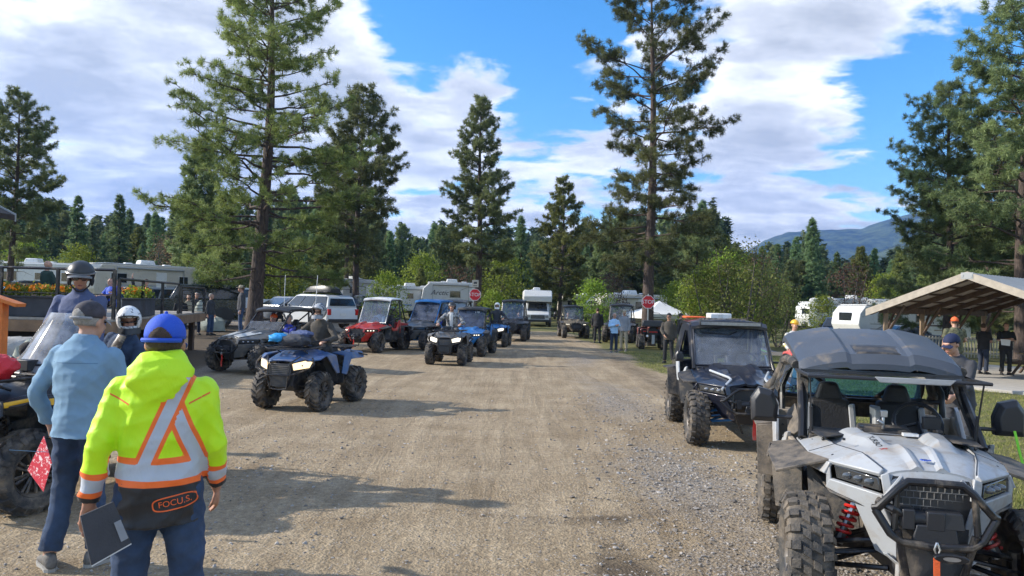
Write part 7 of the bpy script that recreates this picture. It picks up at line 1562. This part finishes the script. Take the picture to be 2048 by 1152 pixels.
def driver(v, side, label, **kw):
    p_ = rel(v, (side*.27, .32, 0)); s = v.scale[0]; pose = dict(pelvis=(0, 0, .72), lean=-.12, ka=(-.12, -.46, .80), kb=(.12, -.46, .80), na=(-.12, -.80, .50), nb=(.12, -.80, .50), ea=(-.26, -.18, .98), wa=(-.15, -.42, 1.10), eb=(.26, -.18, .98), wb=(.15, -.42, 1.10), curla=1.2, curlb=1.2); pose.update(kw.pop('pose', {}))
    return person(label, (p_.x, p_.y, v.location.z), v.rotation_euler[2], kw.pop('h', 1.74), pose, shoes=M_shoed, vox=kw.pop('vox', .02), **kw)
driver(cana, 1, 'driver in dark jacket at the wheel of the black and silver buggy', top=M_bluec, hair=M_hairg); driver(cana, -1, 'passenger with orange hat in the black and silver buggy', top=M_bluec, hat='beanie', hatcol=M_orc)
driver(redu, -.2, 'grey haired driver in blue shirt inside the red buggy', top=M_chamb, hair=M_hairg, h=1.8, pose=dict(pelvis=(0, 0, .84))); driver(blur, 1, 'driver in blue top inside the blue roofed buggy', top=M_bluec, hair=M_hairb)
driver(blug, 1, 'driver in dark top inside the numbered buggy', top=M_gun, hair=M_hairb); driver(blku, 1, 'driver in dark top inside the last black buggy', top=M_dark, hair=M_hairb); driver(greyu, -1, 'person in pale jacket inside the grey flat roofed buggy', top=M_tan, hair=M_hairg, pose=dict(pelvis=(0, 0, .8)))
driver(camu, -1, 'person in tan top inside the camouflage buggy', top=M_tan, hair=M_hairg)
# standing people
def stand(px, py, label, h=1.75, rz=0, z=None, D=None, **kw):
    g_ = gp(px, py) if D is None else Vector((at(px, 600, D).x, D, gh(at(px, 600, D).x, D) if z is None else z)); kw.setdefault('vox', .02); return person(label, (g_.x, g_.y, g_.z), rz, h, kw.pop('pose', None), **kw)
FOLD = dict(ea=(-.25, -.04, 1.16), wa=(-.02, -.20, 1.20), eb=(.25, -.04, 1.16), wb=(.03, -.24, 1.17))
stand(1227, 705, 'woman in light blue jumper and dark trousers with folded arms at the road edge', 1.70, .35, pose=FOLD, top=M_sky, legs=M_denimd, hair=M_hairg, toplen=.12, shoes=M_shoe)
stand(1247, 702, 'man in grey shirt and tan trousers behind the light blue jumper woman', 1.82, -.6, pose=dict(hyaw=.4), top=M_greyc, legs=M_tan, hair=M_hairg, hat='cap', hatcol=M_tan, toplen=.12, shoes=M_shoe)
stand(1194, 686, 'person in black with white back print standing by the camouflage buggy', 1.86, 2.9, top=M_dark, legs=M_dark, hair=M_hairb, toplen=.14, fat=1.15)
stand(1336, 727, 'man in dark jacket and cap standing alone on the grass', 1.78, -.35, pose=dict(ea=(-.25, -.05, 1.14), wa=(-.12, -.20, .98), nb=(.18, -.05, .085)), top=M_darkb, legs=M_dark, hat='cap', hatcol=M_dark, hair=M_hairb, toplen=.14)
stand(1360, 706, 'person in black jacket just behind the lone man on the grass', 1.74, 1.2, top=M_dark, legs=M_dark, hair=M_hairb, hat='cap', hatcol=M_dark, toplen=.12); stand(1374, 708, 'fair haired person in black jacket beside the dark navy buggy', 1.68, -1.2, top=M_dark, legs=M_dark, hair=pm('fair_hair', (.45, .38, .27), .8), toplen=.12, fat=1.1)
stand(1590, 0, 'man in yellow helmet and grey-yellow riding kit left of the pale buggy', 1.75, .1, D=18.5, top=mk_pattern('grey_yellow_riding_top', (.45, .45, .45), (.50, .36, .03), 6, .55), legs=M_tan, hat='hard', hatcol=M_yelc, hair=M_hairb, toplen=.06, pose=dict(ea=(-.27, -.04, 1.14), wa=(-.22, -.22, 1.0)), vox=.018)
stand(1920, 0, 'man in dark blue cap and dark jacket bending behind the pale buggy', 1.78, -.9, D=9.3, pose=dict(lean=.28, hpitch=.3, hyaw=-.3, ea=(-.24, -.28, 1.12), wa=(-.14, -.45, 1.0), eb=(.2, -.28, 1.1), wb=(.12, -.42, .98)), top=M_gun, legs=M_gun, hat='cap', hatcol=pm('navy_cap_cloth', (.010, .018, .06), .8), hair=M_hairb, toplen=.12, vox=.013)
stand(1910, 0, 'man in camouflage vest and orange cap, back turned, by the shelter', 1.85, 3.0, D=20, z=.08, top=M_camoc, legs=M_camoc, hat='cap', hatcol=M_orc, hair=M_hairb, sleeve=.35, toplen=.12, fat=1.15, vox=.018, pose=dict(ea=(-.27, 0, 1.15), wa=(-.2, -.2, 1.05)))
stand(1968, 0, 'man in black shirt and dark jeans under the shelter', 1.76, 1.9, D=25.4, z=-.03, top=M_dark, legs=M_denimd, hair=M_hairb, sleeve=.45, toplen=.1, fat=1.1, pose=dict(ea=(-.26, -.04, 1.14), wa=(-.1, -.24, 1.12), eb=(.24, -.04, 1.14), wb=(.05, -.26, 1.12)))
stand(2013, 0, 'man in black clothes holding white papers under the shelter', 1.8, -.15, D=25.2, z=-.03, top=M_dark, legs=M_dark, hair=M_hairb, sleeve=.5, toplen=.1, fat=1.15, pose=FOLD)
held('white_papers', 'white papers held at the waist by the man in black under the shelter', 'papers', [at(2001, 678, 24.75), at(2021, 680, 24.75), at(2020, 692, 24.75), at(2003, 690, 24.75)], M_white, .01)
# by the deck
stand(422, 0, 'grey haired man in dark blue jacket standing by the mossy boulder', 1.72, 1.4, D=30, top=M_gun, legs=M_denim, hair=M_hairg, toplen=.1); stand(483, 0, 'man in wide brimmed hat and dark vest with blue jeans', 1.82, -1.2, D=27, z=.55, top=M_gun, legs=M_denim, hat='wide', hatcol=M_tan, hair=M_hairb, toplen=.08, shoes=M_shoe)
for px_, D, lab, tm, h, hr in ((362, 29, 'red haired woman in dark top seen through the deck bars', M_dark, 1.66, pm('red_hair', (.25, .07, .03), .8)), (377, 29.5, 'person in tan coat seen through the deck bars', M_tan, 1.68, M_hairb), (393, 30, 'grey haired man in dark coat seen through the deck bars', M_gun, 1.74, M_hairg)): stand(px_, 0, lab, h, .6, D=D, top=tm, legs=M_denimd, hair=hr, toplen=.2)
SITP = dict(pelvis=(0, 0, .50), ka=(-.14, -.44, .50), kb=(.14, -.44, .50), na=(-.14, -.44, .085), nb=(.14, -.44, .085), ea=(-.24, -.10, .78), wa=(-.10, -.34, .72), eb=(.24, -.10, .78), wb=(.10, -.34, .72))
stand(92, 0, 'bald man in dark green shirt seated on the deck behind the railing', 1.75, 2.6, D=19.6, z=ZD, pose=dict(SITP, pelvis=(0, 0, .60)), top=M_green, legs=M_dark, hair=None, sleeve=.5)
table('dark picnic table on the deck beside the man in the green shirt', (at(88, 600, 20.2).x, 20.2, ZD), .1)
stand(222, 0, 'man in royal blue shirt seated on the deck holding a child', 1.74, -.5, D=22.5, z=ZD-.25, pose=SITP, top=M_bright, legs=M_dark, hair=M_hairb, sleeve=.5); stand(234, 0, 'small child in blue shirt held by the seated man on the deck', 1.15, -.3, D=22.2, z=ZD+.12, pose=SITP, top=M_bluec, legs=M_dark, hair=M_hairb)
stand(291, 0, 'person in black waving a raised arm on the deck', 1.72, .2, D=23.6, z=ZD-.22, pose=dict(SITP, ea=(-.36, -.08, 1.05), wa=(-.40, -.06, 1.32), hda=(0, 0, 1)), top=M_dark, legs=M_dark, hair=M_hairb)
stand(866, 0, 'person in blaze orange vest standing by the grey flat roofed buggy', 1.72, .2, D=31, top=M_orc, legs=M_gun, hair=M_hairb)
# dirt bike beside the yellow helmet man
p_ = at(1578, 600, 18.2); mb_ = thing('dirt_bike', 'red and green off-road motorcycle beside the man in the yellow helmet', 'motorcycle', (p_.x, 18.2, 0), .5)
for y in (-.72, .70):
    o = bpy.data.objects.new('wheel', rim_mesh(.34, .10, 'spoke')); COL.objects.link(o); o.parent = mb_; o.location = (0, y, .34); t2 = bpy.data.objects.new('tyre', tyre_mesh(.34, .10, 'mud')); COL.objects.link(t2); t2.parent = o
m = MB(); m.tube([(0, -.72, .34), (0, -.50, .95), (0, -.42, 1.12)], .03, 8); m.tube([(-.38, -.36, 1.16), (0, -.42, 1.12), (.38, -.36, 1.16)], .014, 6); m.tube([(0, -.45, .9), (0, .1, .45), (0, .70, .34)], .035, 8); m.build('frame', M_frame, mb_)
m = MB(); m.loft([[Vector((x*w, y, z+dz)) for x, dz in ((-1, -.14), (-.8, .05), (.8, .05), (1, -.14))] for y, w, z in ((-.42, .10, .95), (-.2, .13, .98), (.1, .09, .90))]); m.build('tank', M_redpaint, mb_, bevel=.01)
m = MB(); m.loft([[Vector((x*w, y, z+dz)) for x, dz in ((-1, -.06), (-.8, .03), (.8, .03), (1, -.06))] for y, w, z in ((-.1, .07, .92), (.4, .10, .90), (.8, .06, .97))]); m.build('seat', M_seat, mb_); m = MB(); m.box((0, -.05, .5), (.22, .34, .36), tp=.8); m.build('engine', M_steel, mb_, bevel=.02)
m = MB(); m.surf(lambda u, v: ((u-.5)*.14, -1.0+.55*v, .80+.06*math.sin(v*3)), 4, 6, .008); m.surf(lambda u, v: ((u-.5)*.16, .6+.45*v, .92+.08*v), 4, 4, .008); m.build('mudguard', pm('green_plastic', (.08, .5, .03), .4), mb_)
p_ = rel(white, (.83, .75-1.075, 0)); m = MB(); m.loft([[Vector((x+dx, yy, z)) for x, yy in ((-.009, 0), (.009, 0), (.009, .004), (-.009, .004))] for z, dx in ((1.16, 0), (1.0, .04), (.8, .10), (.62, .16))]); o = m.build('green_ribbon', pm('lime_ribbon', (.25, .75, .05), .6)); o.location = (p_.x-.02, p_.y, 0); tag(o, 'lime green ribbon tied to the right mirror of the pale buggy', 'ribbon')
